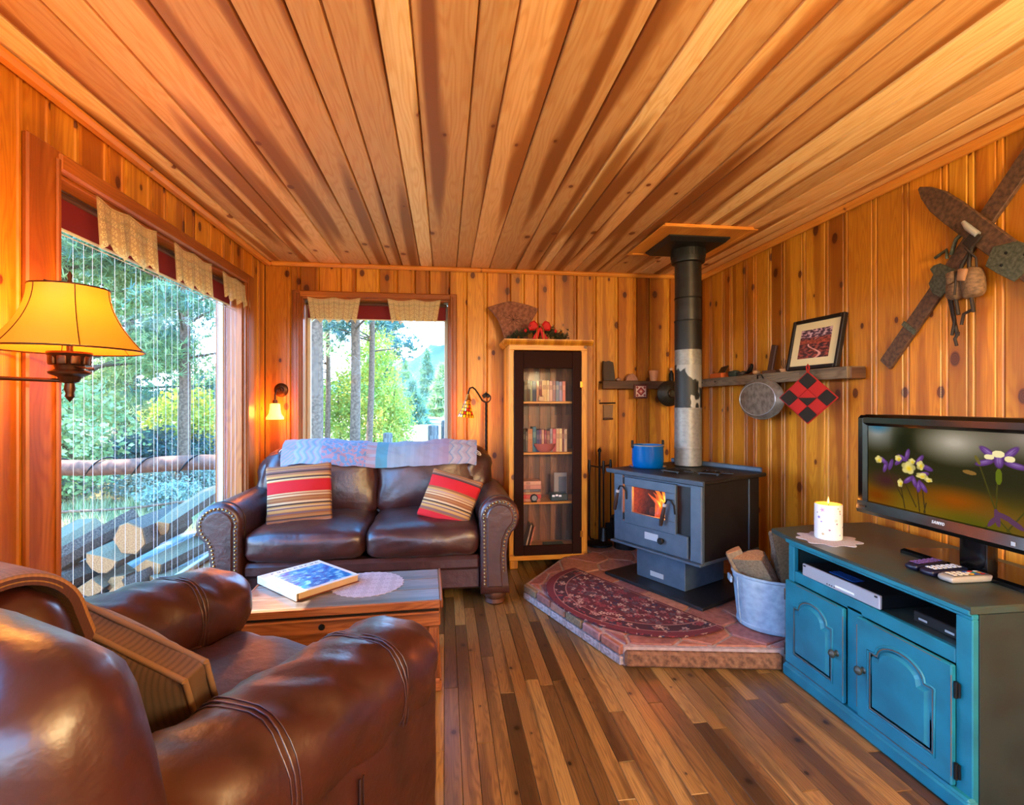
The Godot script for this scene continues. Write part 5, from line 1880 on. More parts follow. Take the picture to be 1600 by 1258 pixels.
func stove() -> void:
	var o := thing("wood_stove", "blue grey steel wood stove on a pedestal with fire behind its door glass", "stove", Vector3(1.476, 0.0985, -2.988), -63)
	var m: Material = M.stove
	var k: Material = M.stove_dark
	part(o, "base_plate", bx(Vector3(0.72, 0.018, 0.60), 0.003), k, Vector3(0, 0.009, 0.03))
	part(o, "pedestal", bx(Vector3(0.36, 0.20, 0.38), 0.004), m, Vector3(-0.02, 0.118, 0.02))
	part(o, "pedestal_plate", bx(Vector3(0.10, 0.03, 0.004), 0.002), M.silver, Vector3(-0.04, 0.06, 0.212))
	part(o, "bottom_panel", bx(Vector3(0.645, 0.02, 0.56), 0.004), m, Vector3(0, 0.225, 0.0))
	part(o, "bottom_lip", bx(Vector3(0.66, 0.014, 0.05), 0.004), m, Vector3(0, 0.224, 0.285))
	for s in [-1, 1]:
		part(o, "side_panel", bx(Vector3(0.014, 0.425, 0.54), 0.003), k, Vector3(s * 0.313, 0.445, -0.01))
		part(o, "front_stile", bx(Vector3(0.075, 0.43, 0.03), 0.006), m, Vector3(s * 0.285, 0.445, 0.272))
		part(o, "side_seam", bx(Vector3(0.008, 0.41, 0.012), 0.002), m, Vector3(s * 0.321, 0.445, -0.17))
	part(o, "back_panel", bx(Vector3(0.62, 0.425, 0.014), 0.002), k, Vector3(0, 0.445, -0.275))
	part(o, "recess_panel", bx(Vector3(0.14, 0.32, 0.01), 0.002), k, Vector3(0.19, 0.49, 0.256))
	part(o, "head_rail", bx(Vector3(0.5, 0.03, 0.02), 0.003), m, Vector3(0, 0.645, 0.262))
	part(o, "top_slab", bx(Vector3(0.70, 0.022, 0.62), 0.005), k, Vector3(0, 0.670, 0))
	var b := B.new()
	b.prism(v2([0, -0.012, 0.012, -0.006, 0.016, 0.016, 0, 0.018]), -0.355, 0.355, 0, Transform3D(Basis(Vector3(0, 0, 1), Vector3.UP, Vector3(1, 0, 0)), Vector3(0, 0.664, 0.308)))
	part(o, "top_front_trim", b, m)
	part(o, "top_back_rail", bx(Vector3(0.66, 0.03, 0.02), 0.006), m, Vector3(0, 0.696, -0.295))
	# the firebox
	b = B.new()
	b.box(Vector3(-0.03, 0.46, -0.2), Vector3(0.46, 0.32, 0.01))
	b.box(Vector3(-0.03, 0.36, -0.0), Vector3(0.46, 0.01, 0.42))
	b.box(Vector3(-0.03, 0.63, -0.0), Vector3(0.46, 0.01, 0.42))
	for s in [-1, 1]:
		b.box(Vector3(-0.03 + s * 0.24, 0.49, 0.0), Vector3(0.01, 0.28, 0.42))
	part(o, "firebox", b, noisy([Color(0.2, 0.1, 0.05), Color(0.36, 0.2, 0.1)], 6.0, 0.95, 0, 52))
	# door with its opening
	var dx := -0.033
	var d := part(o, "door", bx(Vector3(0.385, 0.055, 0.022), 0.004), m, Vector3(dx, 0.612, 0.285))
	part(d, "door_rail", bx(Vector3(0.385, 0.075, 0.022), 0.004), m, Vector3(0, -0.222, 0))
	part(d, "door_stile", bx(Vector3(0.062, 0.165, 0.022), 0.004), m, Vector3(-0.161, -0.106, 0))
	part(d, "door_stile", bx(Vector3(0.075, 0.165, 0.022), 0.004), m, Vector3(0.155, -0.106, 0))
	part(d, "door_glass", bx(Vector3(0.25, 0.165, 0.004), 0), M.glass, Vector3(-0.006, -0.106, -0.006))
	for y in [0.0, -0.22]:
		b = B.new()
		b.tube(v3([0, -0.02, 0, 0, 0.02, 0]), 0.009, 8)
		part(d, "hinge_barrel", b, M.iron, Vector3(-0.2, y, 0.0))
	for q in [[-0.235, 0.02, 0.03], [0.125, -0.01, -0.02]]:
		b = B.new()
		b.tube(v3([0.035, -0.05, 0.012, 0.035, 0.0, 0.02, 0.022, 0.028, 0.03, 0.0, 0.03, 0.035, -0.012, 0.008, 0.035, -0.018, -0.01, 0.035]), 0.0055, 7)
		var hd := part(d, "handle", b, M.iron, Vector3(q[0] + 0.03, q[1] - 0.08, 0.0))
		b = B.new()
		b.tube(v3([-0.018, -0.005, 0.035, -0.024, -0.035, 0.036, -0.036, -0.085, 0.036, -0.044, -0.125, 0.036]), PackedFloat32Array([0.008, 0.011, 0.013, 0.010]), 10)
		part(hd, "wooden_grip", b, mat(Color(0.16, 0.09, 0.07), 0.35))
		b = B.new()
		b.tube(v3([-0.016, 0.004, 0.035, -0.019, -0.012, 0.035]), 0.0115, 10)
		part(hd, "ferrule", b, M.silver)
	# ash drawer
	var a := part(o, "ash_drawer", bx(Vector3(0.49, 0.125, 0.022), 0.004), m, Vector3(-0.01, 0.298, 0.279))
	part(a, "maker_plate", bx(Vector3(0.10, 0.042, 0.005), 0.002), M.silver, Vector3(-0.005, 0.01, 0.013))
	b = B.new()
	b.lathe(v2([0, 0.028, 0.016, 0.028, 0.02, 0.022, 0.012, 0.0, 0, 0]), 14, rot(Vector3.RIGHT, 90))
	part(a, "air_knob", b, M.iron, Vector3(0.075, 0.005, 0.011))
	# burning logs and flames
	for q in [[-0.05, 0.39, 0.08, 12.0], [0.04, 0.385, 0.12, -25.0]]:
		b = B.new()
		b.tube(PackedVector3Array([Vector3(-0.12, 0, 0), Vector3(0, 0.006, 0), Vector3(0.12, 0.012, 0)]), 0.034, 9)
		part(o, "burning_log", b, noisy([Color(0.12, 0.06, 0.04), Color(0.3, 0.14, 0.07)], 8.0, 0.9, 0, 54), Vector3(q[0], q[1] + 0.015, q[2]), Vector3(0, q[3], 0))
	var fm := [glow(Color(1.0, 0.45, 0.03), 0.8, Color.BLACK), glow(Color(1.0, 0.62, 0.12), 0.9, Color.BLACK), glow(Color(1.0, 0.34, 0.02), 0.6, Color.BLACK)]
	for q in [[-0.10, 0.13, 0.1, 2], [-0.06, 0.19, 0.15, 0], [-0.02, 0.23, 0.11, 1], [0.02, 0.22, 0.17, 0], [0.06, 0.2, 0.13, 1], [0.085, 0.15, 0.17, 0], [-0.03, 0.14, 0.2, 2], [0.05, 0.24, 0.08, 2], [0.04, 0.12, 0.2, 1], [0.0, 0.17, 0.06, 2]]:
		b = B.new()
		var h: float = q[1]
		var path := PackedVector3Array()
		var rs := PackedFloat32Array()
		for i in 9:
			var f := i / 8.0
			path.append(Vector3(q[0] - 0.07 * f * f + 0.014 * sin(f * 6.0 + q[0] * 40.0), 0.40 + h * f, q[2] + 0.01 * cos(f * 5.0)))
			rs.append(0.02 * sin(PI * pow(f * 0.94 + 0.05, 0.6)) + 0.001)
		b.tube(path, rs, 8)
		part(o, "flame", b, fm[q[3]])
	omni(o, "fire_light", Vector3(-0.01, 0.52, 0.19), Color(1.0, 0.45, 0.1), 0.3, 0.03)
	# the pipe
	var p := thing("stove_pipe", "tall round stove pipe, black above and peeling grey below", "stovepipe", Vector3(1.6, 0.7865, -3.19))
	var grey := noisy([Color(0.42, 0.42, 0.41), Color(0.50, 0.50, 0.48), Color(0.54, 0.54, 0.52)], 2.5, 0.45, 0.35, 55, 0.05)
	var peel := mat(Color.WHITE, 0.5, 0.2)
	var g := Gradient.new()
	g.offsets = PackedFloat32Array([0.0, 0.47, 0.5, 1.0])
	g.colors = PackedColorArray([Color(0.5, 0.5, 0.48), Color(0.58, 0.58, 0.56), Color(0.07, 0.08, 0.075), Color(0.11, 0.12, 0.11)])
	var nt := noise_tex(256, 0.008, [Color.BLACK, Color.WHITE], 58, 4)
	nt.color_ramp = g
	peel.albedo_texture = nt
	peel.uv1_scale = Vector3(1, 1.1, 1)
	var blk := noisy([Color(0.10, 0.10, 0.105), Color(0.2, 0.2, 0.205)], 2.0, 0.4, 0.3, 57)
	for q in [["lower_section", 0.0, 0.375, grey, 0.0865], ["peeling_section", 0.375, 0.66, peel, 0.0855], ["grey_section", 0.66, 0.76, grey, 0.0853], ["black_section", 0.76, 0.95, M.stove_dark, 0.0865], ["upper_section", 0.95, 1.345, blk, 0.085]]:
		b = B.new()
		var r: float = q[4]
		b.lathe(v2([0, q[1], r, q[1], r, q[2], 0, q[2]]), 32)
		part(p, q[0], b, q[3])
	for q in [[0.115, 0.0885], [0.374, 0.088], [0.95, 0.0885], [1.10, 0.0875]]:
		b = B.new()
		b.lathe(v2([0.084, q[0] - 0.006, q[1], q[0] - 0.005, q[1] + 0.001, q[0], q[1], q[0] + 0.005, 0.084, q[0] + 0.006]), 32)
		part(p, "seam_band", b, M.iron if q[0] > 0.5 else grey)
	b = B.new()
	b.lathe(v2([0.086, 1.33, 0.104, 1.335, 0.108, 1.35, 0.108, 1.425, 0.104, 1.44, 0, 1.44]), 32)
	for i in 32:
		var an := TAU * i / 32
		b.box(Vector3(0.109, 1.395, 0), Vector3(0.004, 0.05, 0.008), 0.001, Transform3D(Basis(Vector3.UP, an), Vector3.ZERO))
	part(p, "ceiling_collar", b, M.stove_dark)
	b = B.new()
	b.prism(v2([-0.2, -0.19, 0.2, -0.19, 0.2, 0.19, -0.2, 0.19]), 1.448, 1.418, 0.022, rot(Vector3.RIGHT, -90))
	part(p, "ceiling_plate", b, M.stove_dark, Vector3(-0.03, 0, 0.03))
	o = thing("ceiling_board", "square honey pine board on the ceiling around the stove pipe", "board", Vector3(1.56, 2.255, -3.12))
	part(o, "panel", bx(Vector3(0.56, 0.018, 0.58), 0.004), M.crown[0], Vector3(0, -0.010, 0))
	for q in [[Vector3(0, -0.021, 0.285), Vector3(0.6, 0.006, 0.03)], [Vector3(0, -0.021, -0.285), Vector3(0.6, 0.006, 0.03)], [Vector3(0.285, -0.021, 0), Vector3(0.03, 0.006, 0.54)], [Vector3(-0.285, -0.021, 0), Vector3(0.03, 0.006, 0.54)]]:
		part(o, "edge_strip", bx(q[1], 0.002), M.crown[0], q[0])
	# things on the stove
	o = thing("enamel_pot", "bright blue enamel pot with a pale rim on the stove top", "pot", Vector3(1.31, 0.782, -3.165))
	b = B.new()
	b.lathe(v2([0, 0.0, 0.088, 0.0, 0.098, 0.012, 0.101, 0.05, 0.099, 0.135, 0.101, 0.14, 0.097, 0.142, 0.094, 0.135, 0.095, 0.02, 0, 0.012]), 36)
	part(o, "body", b, M.blue_pot)
	b = B.new()
	b.lathe(v2([0.096, 0.139, 0.103, 0.139, 0.103, 0.144, 0.096, 0.144]), 36)
	part(o, "rim", b, mat(Color(0.5, 0.45, 0.38), 0.4))
	b = B.new()
	b.lathe(v2([0, -0.001, 0.112, 0.0, 0.118, 0.006, 0.11, 0.005, 0, 0.003]), 36)
	part(o, "saucer", b, M.blue_pot)
	for s in [-1, 1]:
		b = B.new()
		b.box(Vector3(s * 0.104, 0.148, 0), Vector3(0.012, 0.05, 0.018), 0.003)
		part(o, "bail_lug", b, M.iron)
	for q in [["flat black iron trivet on the stove top, nearer the pipe", 0.03, 0.12], ["flat black iron trivet on the stove top at the outer end", 0.2, 0.02]]:
		var at := Vector3(1.476, 0.7795, -2.988) + Basis(Vector3.UP, deg_to_rad(-63)) * Vector3(q[1], 0, q[2])
		o = thing("trivet", q[0], "trivet", at, -63 + q[1] * 90, "")
		b = B.new()
		for i in 5:
			b.box(Vector3(-0.05 + i * 0.025, 0.012, 0), Vector3(0.008, 0.008, 0.12), 0.002)
		for s in [-1, 1]:
			b.box(Vector3(0, 0.012, s * 0.062), Vector3(0.125, 0.009, 0.009), 0.002)
		b.box(Vector3(0.09, 0.013, 0), Vector3(0.07, 0.007, 0.018), 0.002)
		part(o, "grate", b, M.black)
		for sx in [-1, 1]:
			for sz in [-1, 1]:
				part(o, "leg", bx(Vector3(0.01, 0.01, 0.01), 0.001), M.black, Vector3(sx * 0.05, 0.005, sz * 0.058))
	# tools and pail behind
	o = thing("fire_tool_stand", "dark iron fire tool stand between bookcase and stove", "tool stand", Vector3(1.19, 0.0985, -3.82))
	b = B.new()
	b.lathe(v2([0, 0, 0.10, 0, 0.10, 0.015, 0.02, 0.03, 0, 0.03]), 20)
	part(o, "base", b, M.iron)
	b = B.new()
	b.tube(v3([0, 0.02, 0, 0, 0.72, 0]), 0.009, 8)
	b.lathe(v2([0, 0.04, 0.015, 0.025, 0.015, 0.01, 0, 0]), 10, Transform3D(Basis(), Vector3(0, 0.71, 0)))
	part(o, "pole", b, M.iron)
	b = B.new()
	b.tube(v3([-0.09, 0.615, 0.0, 0.0, 0.6, 0.0, 0.09, 0.615, 0.0]), 0.006, 6)
	b.tube(v3([0, 0.6, 0.0, 0.0, 0.605, 0.09]), 0.006, 6)
	part(o, "hanger", b, M.iron)
	for q in [["black fire poker hung on the tool stand, bookcase side", "poker", -0.085, 0.012], ["black hearth brush hung at the front of the tool stand", "hearth_brush", 0.0, 0.1], ["black ash shovel hung on the tool stand, stove side", "ash_shovel", 0.085, 0.012]]:
		var t := thing(q[1], q[0], "fire tool", Vector3(1.19 + q[2], 0.0985, -3.82 + q[3]))
		b = B.new()
		b.tube(v3([0, 0.16, 0, 0, 0.62, 0]), 0.006, 7)
		part(t, "shaft", b, M.iron)
		b = B.new()
		b.tube(v3([0, 0.56, 0, 0, 0.6, 0, 0, 0.66, 0]), PackedFloat32Array([0.008, 0.013, 0.008]), 9)
		part(t, "grip", b, M.black)
		if q[1] == "ash_shovel":
			part(t, "blade", bx(Vector3(0.09, 0.13, 0.012), 0.005), M.iron, Vector3(0, 0.11, 0.01))
		elif q[1] == "hearth_brush":
			b = B.new()
			b.lathe(v2([0, 0.16, 0.02, 0.155, 0.035, 0.06, 0, 0.055]), 12)
			part(t, "bristles", b, M.black)
		else:
			b = B.new()
			b.tube(v3([0, 0.17, 0, 0, 0.08, 0, 0.01, 0.05, 0.0, 0.035, 0.045, 0]), 0.007, 7)
			part(t, "hook", b, M.iron)
	o = thing("ash_pail", "small dark lidded pail on the hearth behind the stove", "pail", Vector3(1.36, 0.0985, -3.72))
	b = B.new()
	b.lathe(v2([0, 0, 0.085, 0, 0.105, 0.22, 0.108, 0.224, 0.1, 0.226, 0, 0.235]), 24)
	part(o, "body", b, M.stove_dark)
	b = B.new()
	b.lathe(v2([0, 0.25, 0.04, 0.245, 0.11, 0.232, 0.112, 0.22, 0.108, 0.22]), 24)
	part(o, "lid", b, M.iron)
	# galvanised tub with split wood
	o = thing("galvanized_tub", "oval galvanised tub full of split wood on the hearth's right end", "tub", Vector3(1.655, 0.0985, -2.33), -20)
	b = B.new()
	b.lathe(v2([0, 0.002, 0.196, 0.0, 0.202, 0.006, 0.204, 0.02, 0.200, 0.024, 0.222, 0.245, 0.228, 0.25, 0.228, 0.258, 0.22, 0.26, 0.216, 0.25, 0.195, 0.02, 0, 0.012]), 44, Transform3D(), 0.78)
	part(o, "body", b, M.galv)
	b = B.new()
	for s in [-1, 1]:
		b.box(Vector3(s * 0.235, 0.215, 0), Vector3(0.012, 0.03, 0.07), 0.003)
	part(o, "handle_bracket", b, M.galv)
	b = B.new()
	b.tube(v3([-0.2, 0.02, 0.075, -0.21, 0.12, 0.078, -0.218, 0.245, 0.08]), 0.003, 6)
	part(o, "side_seam", b, M.galv)
	for q in [["pale split log standing highest in the tub, by the teal cabinet", 0.02, 0.27, 0.04, 78, 20, 0, 0.40, 0.065, 150], ["bark faced log leaning across the front of the tub", -0.07, 0.195, 0.04, 62, 80, 150, 0.34, 0.085, 190], ["cream split wedge sticking out at the tub's stove side", -0.14, 0.19, -0.02, 66, 60, 40, 0.34, 0.06, 120], ["grey birch-like split log in the middle of the tub", 0.0, 0.225, -0.06, 74, -40, 80, 0.36, 0.06, 160], ["reddish barked log at the tub's cabinet side", 0.11, 0.22, 0.0, 80, 10, 200, 0.34, 0.065, 200]]:
		var at := Vector3(1.655, 0.0985, -2.33) + Basis(Vector3.UP, deg_to_rad(-20)) * Vector3(q[1], q[2], q[3])
		firewood(q[0], at, q[5], q[4], q[6], q[7], q[8], 8, q[9]).set_meta("group", "split wood in the tub")

# ---------------------------------------------------------------- media cabinet
func arch(x0: float, x1: float, y0: float, y1: float, rise: float) -> PackedVector2Array:
	var o := v2([x0, y0, x1, y0, x1, y1 - rise])
	var w := x1 - x0
	o.append(Vector2(x1 - w * 0.10, y1 - rise))
	for i in 13:
		var a := PI * i / 12.0
		o.append(Vector2((x0 + x1) / 2 + cos(a) * w * 0.37, y1 - rise + sin(a) * rise))
	o.append(Vector2(x0 + w * 0.10, y1 - rise))
	o.append(Vector2(x0, y1 - rise))
	return o

func cabinet() -> void:
	var o := thing("media_cabinet", "teal painted television cabinet with two arched panel doors by the right wall", "cabinet", Vector3(1.505, 0, -1.67), -90)
	var t: Material = M.teal
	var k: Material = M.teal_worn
	var dp := 0.56
	for s in [-1, 1]:
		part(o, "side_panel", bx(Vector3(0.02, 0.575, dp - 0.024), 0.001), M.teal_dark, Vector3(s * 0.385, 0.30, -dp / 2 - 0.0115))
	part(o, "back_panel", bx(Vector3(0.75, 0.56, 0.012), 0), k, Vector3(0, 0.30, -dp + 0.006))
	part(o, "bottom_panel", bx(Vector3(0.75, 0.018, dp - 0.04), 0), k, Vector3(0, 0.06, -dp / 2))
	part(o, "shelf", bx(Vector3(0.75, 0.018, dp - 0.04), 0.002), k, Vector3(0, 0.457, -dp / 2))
	var b := B.new()
	b.prism(v2([-0.40, -0.012, 0.40, -0.012, 0.40, 0.57, -0.58, 0.57, -0.58, 0.30, -0.53, 0.012]), 0.592, 0.612, 0.004, rot(Vector3.RIGHT, -90))
	part(o, "top", b, k)
	b = B.new()
	b.box(Vector3(0, 0.594, 0.008), Vector3(0.80, 0.02, 0.012), 0.005)
	part(o, "top_edge", b, t)
	part(o, "top_rail", bx(Vector3(0.79, 0.016, 0.022), 0.003), t, Vector3(0, 0.580, -0.011))
	part(o, "middle_rail", bx(Vector3(0.70, 0.046, 0.022), 0.003), t, Vector3(-0.006, 0.446, -0.011))
	part(o, "face_stile", bx(Vector3(0.036, 0.535, 0.022), 0.003), t, Vector3(-0.377, 0.305, -0.011))
	part(o, "face_stile", bx(Vector3(0.05, 0.535, 0.022), 0.003), t, Vector3(0.370, 0.305, -0.011))
	part(o, "center_stile", bx(Vector3(0.07, 0.40, 0.022), 0.003), t, Vector3(-0.031, 0.238, -0.011))
	part(o, "plinth", bx(Vector3(0.81, 0.052, 0.04), 0.008), t, Vector3(0, 0.026, 0.004))
	part(o, "plinth_cap", bx(Vector3(0.80, 0.014, 0.03), 0.006), t, Vector3(0, 0.052, 0.004))
	for q in [[-0.392, -0.064, "left"], [0.0, 0.350, "right"]]:
		var w: float = q[1] - q[0]
		var cx: float = (q[0] + q[1]) / 2
		var d := part(o, "door", bx(Vector3(w, 0.358, 0.018), 0.004), t, Vector3(cx, 0.243, 0.010))
		var h := w / 2
		b = B.new()
		b.prism(arch(-h + 0.062, h - 0.062, -0.118, 0.125, 0.052), 0.009, 0.019, 0.016)
		part(d, "raised_panel", b, t)
		b = B.new()
		var ol := arch(-h + 0.052, h - 0.052, -0.128, 0.137, 0.056)
		var p := PackedVector3Array()
		for v in ol:
			p.append(Vector3(v.x, v.y, 0.0095))
		p.append(p[0])
		b.tube(p, 0.0045, 6)
		part(d, "panel_bead", b, t)
		b = B.new()
		var g := PackedVector3Array()
		for v in arch(-h + 0.0585, h - 0.0585, -0.1215, 0.129, 0.054):
			g.append(Vector3(v.x, v.y, 0.0088))
		g.append(g[0])
		b.tube(g, 0.0022, 5)
		part(d, "worn_groove", b, M.worn)
		b = B.new()
		for s in [-1, 1]:
			b.box(Vector3(s * (h - 0.0012), 0, 0.0088), Vector3(0.0014, 0.30, 0.002), 0.0004)
			b.box(Vector3(0.02 * s, s * 0.1778, 0.0088), Vector3(w * 0.7, 0.0014, 0.002), 0.0004)
		part(d, "worn_edge", b, M.worn)
		var kx := h - 0.03 if q[2] == "left" else -h + 0.03
		b = B.new()
		b.lathe(v2([0, 0.032, 0.008, 0.031, 0.0155, 0.024, 0.0155, 0.019, 0.007, 0.012, 0.0075, 0.004, 0.012, 0.0, 0, 0]), 18, rot(Vector3.RIGHT, 90))
		part(d, "knob", b, k, Vector3(kx, -0.002, 0.009))
		for y in [0.11, -0.13]:
			b = B.new()
			b.box(Vector3.ZERO, Vector3(0.018, 0.042, 0.006), 0.001)
			b.tube(v3([0, -0.024, 0.004, 0, 0.024, 0.004]), 0.005, 8)
			part(d, "hinge", b, M.iron, Vector3((h + 0.007) * (1 if q[2] == "right" else -1), y, -0.002))
	# devices in the open shelf
	o = thing("disc_player", "silver fronted disc player in the cabinet's open shelf", "disc player", Vector3(1.505, 0.4665, -1.785), -90)
	o.rotation_degrees.y = -88
	part(o, "case", bx(Vector3(0.37, 0.048, 0.29), 0.003), M.black, Vector3(0, 0.029, -0.155))
	part(o, "front_panel", bx(Vector3(0.372, 0.050, 0.012), 0.003), M.silver, Vector3(0, 0.029, -0.007))
	part(o, "display_window", bx(Vector3(0.12, 0.002, 0.05), 0.001), mat(Color(0.1, 0.25, 0.5), 0.15), Vector3(-0.01, 0.054, -0.05))
	part(o, "disc_tray", bx(Vector3(0.09, 0.008, 0.003), 0.001), M.white, Vector3(0.035, 0.02, 0.0))
	b = B.new()
	for i in 4:
		b.box(Vector3(-0.05 + i * 0.012, 0.014, 0.0), Vector3(0.005, 0.004, 0.003), 0.001)
	for s in [-1, 1]:
		b.box(Vector3(s * 0.172, 0.046, 0.0), Vector3(0.012, 0.006, 0.003), 0.001)
	part(o, "front_marking", b, M.black)
	for s in [-1, 1]:
		part(o, "foot", bx(Vector3(0.025, 0.005, 0.2), 0.001), M.black, Vector3(s * 0.15, 0.0025, -0.15))
	o = thing("tuner_box", "slim black box at the right of the cabinet's open shelf", "receiver", Vector3(1.565, 0.4665, -1.435), -90)
	part(o, "case", bx(Vector3(0.17, 0.036, 0.24), 0.003), M.black, Vector3(0, 0.018, -0.12))
	for s in [-0.05, 0.04]:
		part(o, "button", bx(Vector3(0.03, 0.007, 0.003), 0.001), M.silver, Vector3(s, 0.014, 0.001))
	# television
	o = thing("television", "black flat television showing purple and yellow wildflowers", "television", Vector3(1.73, 0.612, -1.515), -90)
	var gloss := mat(Color(0.018, 0.02, 0.024), 0.16)
	var back := B.new()
	back.cushion(Vector3(0.80, 0.39, 0.075), 0.03, Vector3.ZERO, 6, 0, 0, Transform3D(Basis(), Vector3(0, 0.345, -0.052)))
	part(o, "back_case", back, M.black)
	for s in [-1, 1]:
		part(o, "side_bezel", bx(Vector3(0.046, 0.395, 0.04), 0.012), gloss, Vector3(s * 0.387, 0.3385, 0.0))
	part(o, "top_bezel", bx(Vector3(0.77, 0.046, 0.04), 0.012), gloss, Vector3(0, 0.516, 0.0))
	b = B.new()
	b.prism(v2([0.0, 0.0, 0.026, 0.006, 0.030, 0.02, 0.024, 0.055, 0.0, 0.058]), -0.402, 0.402, 0.004, Transform3D(Basis(Vector3(0, 0, 1), Vector3.UP, Vector3(1, 0, 0)), Vector3(0, 0.128, -0.004)))
	part(o, "lower_bezel", b, gloss)
	var scr := mat(Color.BLACK, 0.2)
	scr.emission_enabled = true
	scr.emission = Color.WHITE
	scr.emission_operator = BaseMaterial3D.EMISSION_OP_MULTIPLY
	scr.emission_texture = ImageTexture.create_from_image(screen_image())
	scr.emission_energy_multiplier = 0.95
	scr.metallic_specular = 0.15
	b = B.new()
	b.poly(v3([-0.366, 0.182, 0.004, 0.366, 0.182, 0.004, 0.366, 0.494, 0.004, -0.366, 0.494, 0.004]), Vector3.BACK, v2([0, 1, 1, 1, 1, 0, 0, 0]))
	part(o, "screen", b, scr)
	var al := AreaLight3D.new()
	al.name = "screen_light"
	al.area_size = Vector2(0.72, 0.3)
	al.position = Vector3(0, 0.338, 0.02)
	al.rotation_degrees = Vector3(0, 180, 0)
	al.light_color = Color(0.9, 0.8, 0.6)
	al.light_energy = 0.02
	al.shadow_enabled = true
	o.add_child(al)
	var tm := TextMesh.new()
	tm.text = "SANYO"
	var sf := SystemFont.new()
	sf.font_names = PackedStringArray(["Droid Sans"])
	sf.font_weight = 700
	tm.font = sf
	tm.font_size = 32
	tm.pixel_size = 0.00045
	tm.depth = 0.0008
	part(o, "maker_lettering", tm, mat(Color(0.75, 0.78, 0.8), 0.3), Vector3(-0.048, 0.167, 0.0236), Vector3(-8, 0, 0))
	part(o, "sticker", bx(Vector3(0.012, 0.012, 0.001), 0), M.silver, Vector3(0.19, 0.160, 0.0255))
	part(o, "lamp_lens", bx(Vector3(0.03, 0.006, 0.002), 0.001), M.iron, Vector3(-0.37, 0.163, 0.026))
	b = B.new()
	b.cushion(Vector3(0.10, 0.16, 0.05), 0.015, Vector3.ZERO, 5, 0, 0, Transform3D(Basis(), Vector3(0, 0.09, -0.08)))
	part(o, "neck", b, gloss)
	b = B.new()
	b.prism(v2([-0.26, -0.10, 0.26, -0.10, 0.23, 0.10, -0.23, 0.10]), 0.0, 0.02, 0.008, rot(Vector3.RIGHT, -90, Vector3(0, 0, -0.14)))
	part(o, "base", b, gloss)
	# remotes
	var rc := [["dark blue remote control nearest the television's foot", Vector3(1.70, 0.6125, -1.60), Color(0.06, 0.06, 0.14), 0.046], ["middle remote control with white keys", Vector3(1.70, 0.6125, -1.535), Color(0.07, 0.07, 0.16), 0.05], ["silver grey remote control with coloured keys", Vector3(1.705, 0.6125, -1.467), Color(0.55, 0.53, 0.50), 0.056]]
	for i in 3:
		var q = rc[i]
		o = thing("remote_control", q[0], "remote", q[1], -80 - i * 5, "remote controls on the cabinet")
		b = B.new()
		b.cushion(Vector3(q[3], 0.022, 0.16), 0.0105, Vector3(0.0, 0.002, 0.004), 8, 0, 0, Transform3D(Basis(), Vector3(0, 0.011, 0)))
		part(o, "shell", b, mat(q[2], 0.35))
		part(o, "face_plate", bx(Vector3(q[3] - 0.012, 0.002, 0.135), 0.001), mat(q[2].darkened(0.45), 0.3), Vector3(0, 0.0225, 0))
		var kc := [[Color(0.36, 0.26, 0.5)], [Color(0.72, 0.74, 0.8)], [Color(0.75, 0.72, 0.66), Color(0.75, 0.5, 0.05), Color(0.6, 0.08, 0.08), Color(0.08, 0.4, 0.32), Color(0.15, 0.25, 0.5)]]
		for r in 6:
			for c in 3:
				var m := mat(kc[i][0], 0.5)
				if i == 2 and r > 2:
					m = mat(kc[2][(r * 3 + c) % 5], 0.5)
				part(o, "key", bx(Vector3(0.008, 0.003, 0.012), 0.001), m, Vector3(-0.012 + c * 0.012, 0.0245, 0.055 - r * 0.021))
	# candle on a doily
	b = B.new()
	var pl := PackedVector2Array()
	for i in 160:
		var a := TAU * i / 160
		var r := 0.118 + 0.016 * cos(a * 9.0) - 0.008 * absf(cos(a * 4.5))
		pl.append(Vector2(cos(a) * r, sin(a) * r))
	b.prism(pl, 0, 0.0025, 0.0, rot(Vector3.RIGHT, -90))
	var dm: StandardMaterial3D = M.doily.duplicate()
	dm.uv1_scale = Vector3(12, 12, 1)
	one("candle_doily", "scalloped white doily under the candle on the teal cabinet", "doily", b, dm, Vector3(1.632, 0.6125, -1.985))
	o = thing("candle", "stout white lit candle with pressed flowers on the teal cabinet", "candle", Vector3(1.645, 0.615, -2.0))
	var im := Image.create(256, 128, false, Image.FORMAT_RGB8)
	im.fill(Color(0.84, 0.82, 0.80))
	var rg := RandomNumberGenerator.new()
	rg.seed = 12
	for i in 34:
		var cx := rg.randi_range(0, 255)
		var cy := rg.randi_range(14, 118)
		var rr := rg.randi_range(3, 8)
		var c: Color = [Color(0.36, 0.32, 0.66), Color(0.6, 0.42, 0.6), Color(0.55, 0.56, 0.42), Color(0.62, 0.52, 0.36), Color(0.45, 0.3, 0.4), Color(0.66, 0.68, 0.62)][rg.randi() % 6]
		for x in range(-rr, rr + 1):
			for y in range(-rr, rr + 1):
				var v := Vector2(x, y)
				if v.length() < rr * (0.72 + 0.28 * cos(v.angle() * 5.0)) and cy + y < 128 and cy + y >= 0:
					im.set_pixel(posmod(cx + x, 256), cy + y, c.lerp(Color(0.84, 0.82, 0.8), 0.25 if v.length() > 2 else 0.0))
	var cm := mat(Color.WHITE, 0.55)
	cm.albedo_texture = ImageTexture.create_from_image(im)
	cm.uv1_scale = Vector3(1, 1.0 / 0.15, 1)
	cm.subsurf_scatter_enabled = true
	cm.subsurf_scatter_strength = 0.25
	b = B.new()
	b.lathe(v2([0.051, 0.0, 0.053, 0.004, 0.053, 0.143, 0.051, 0.148]), 40)
	part(o, "wax_body", b, cm)
	b = B.new()
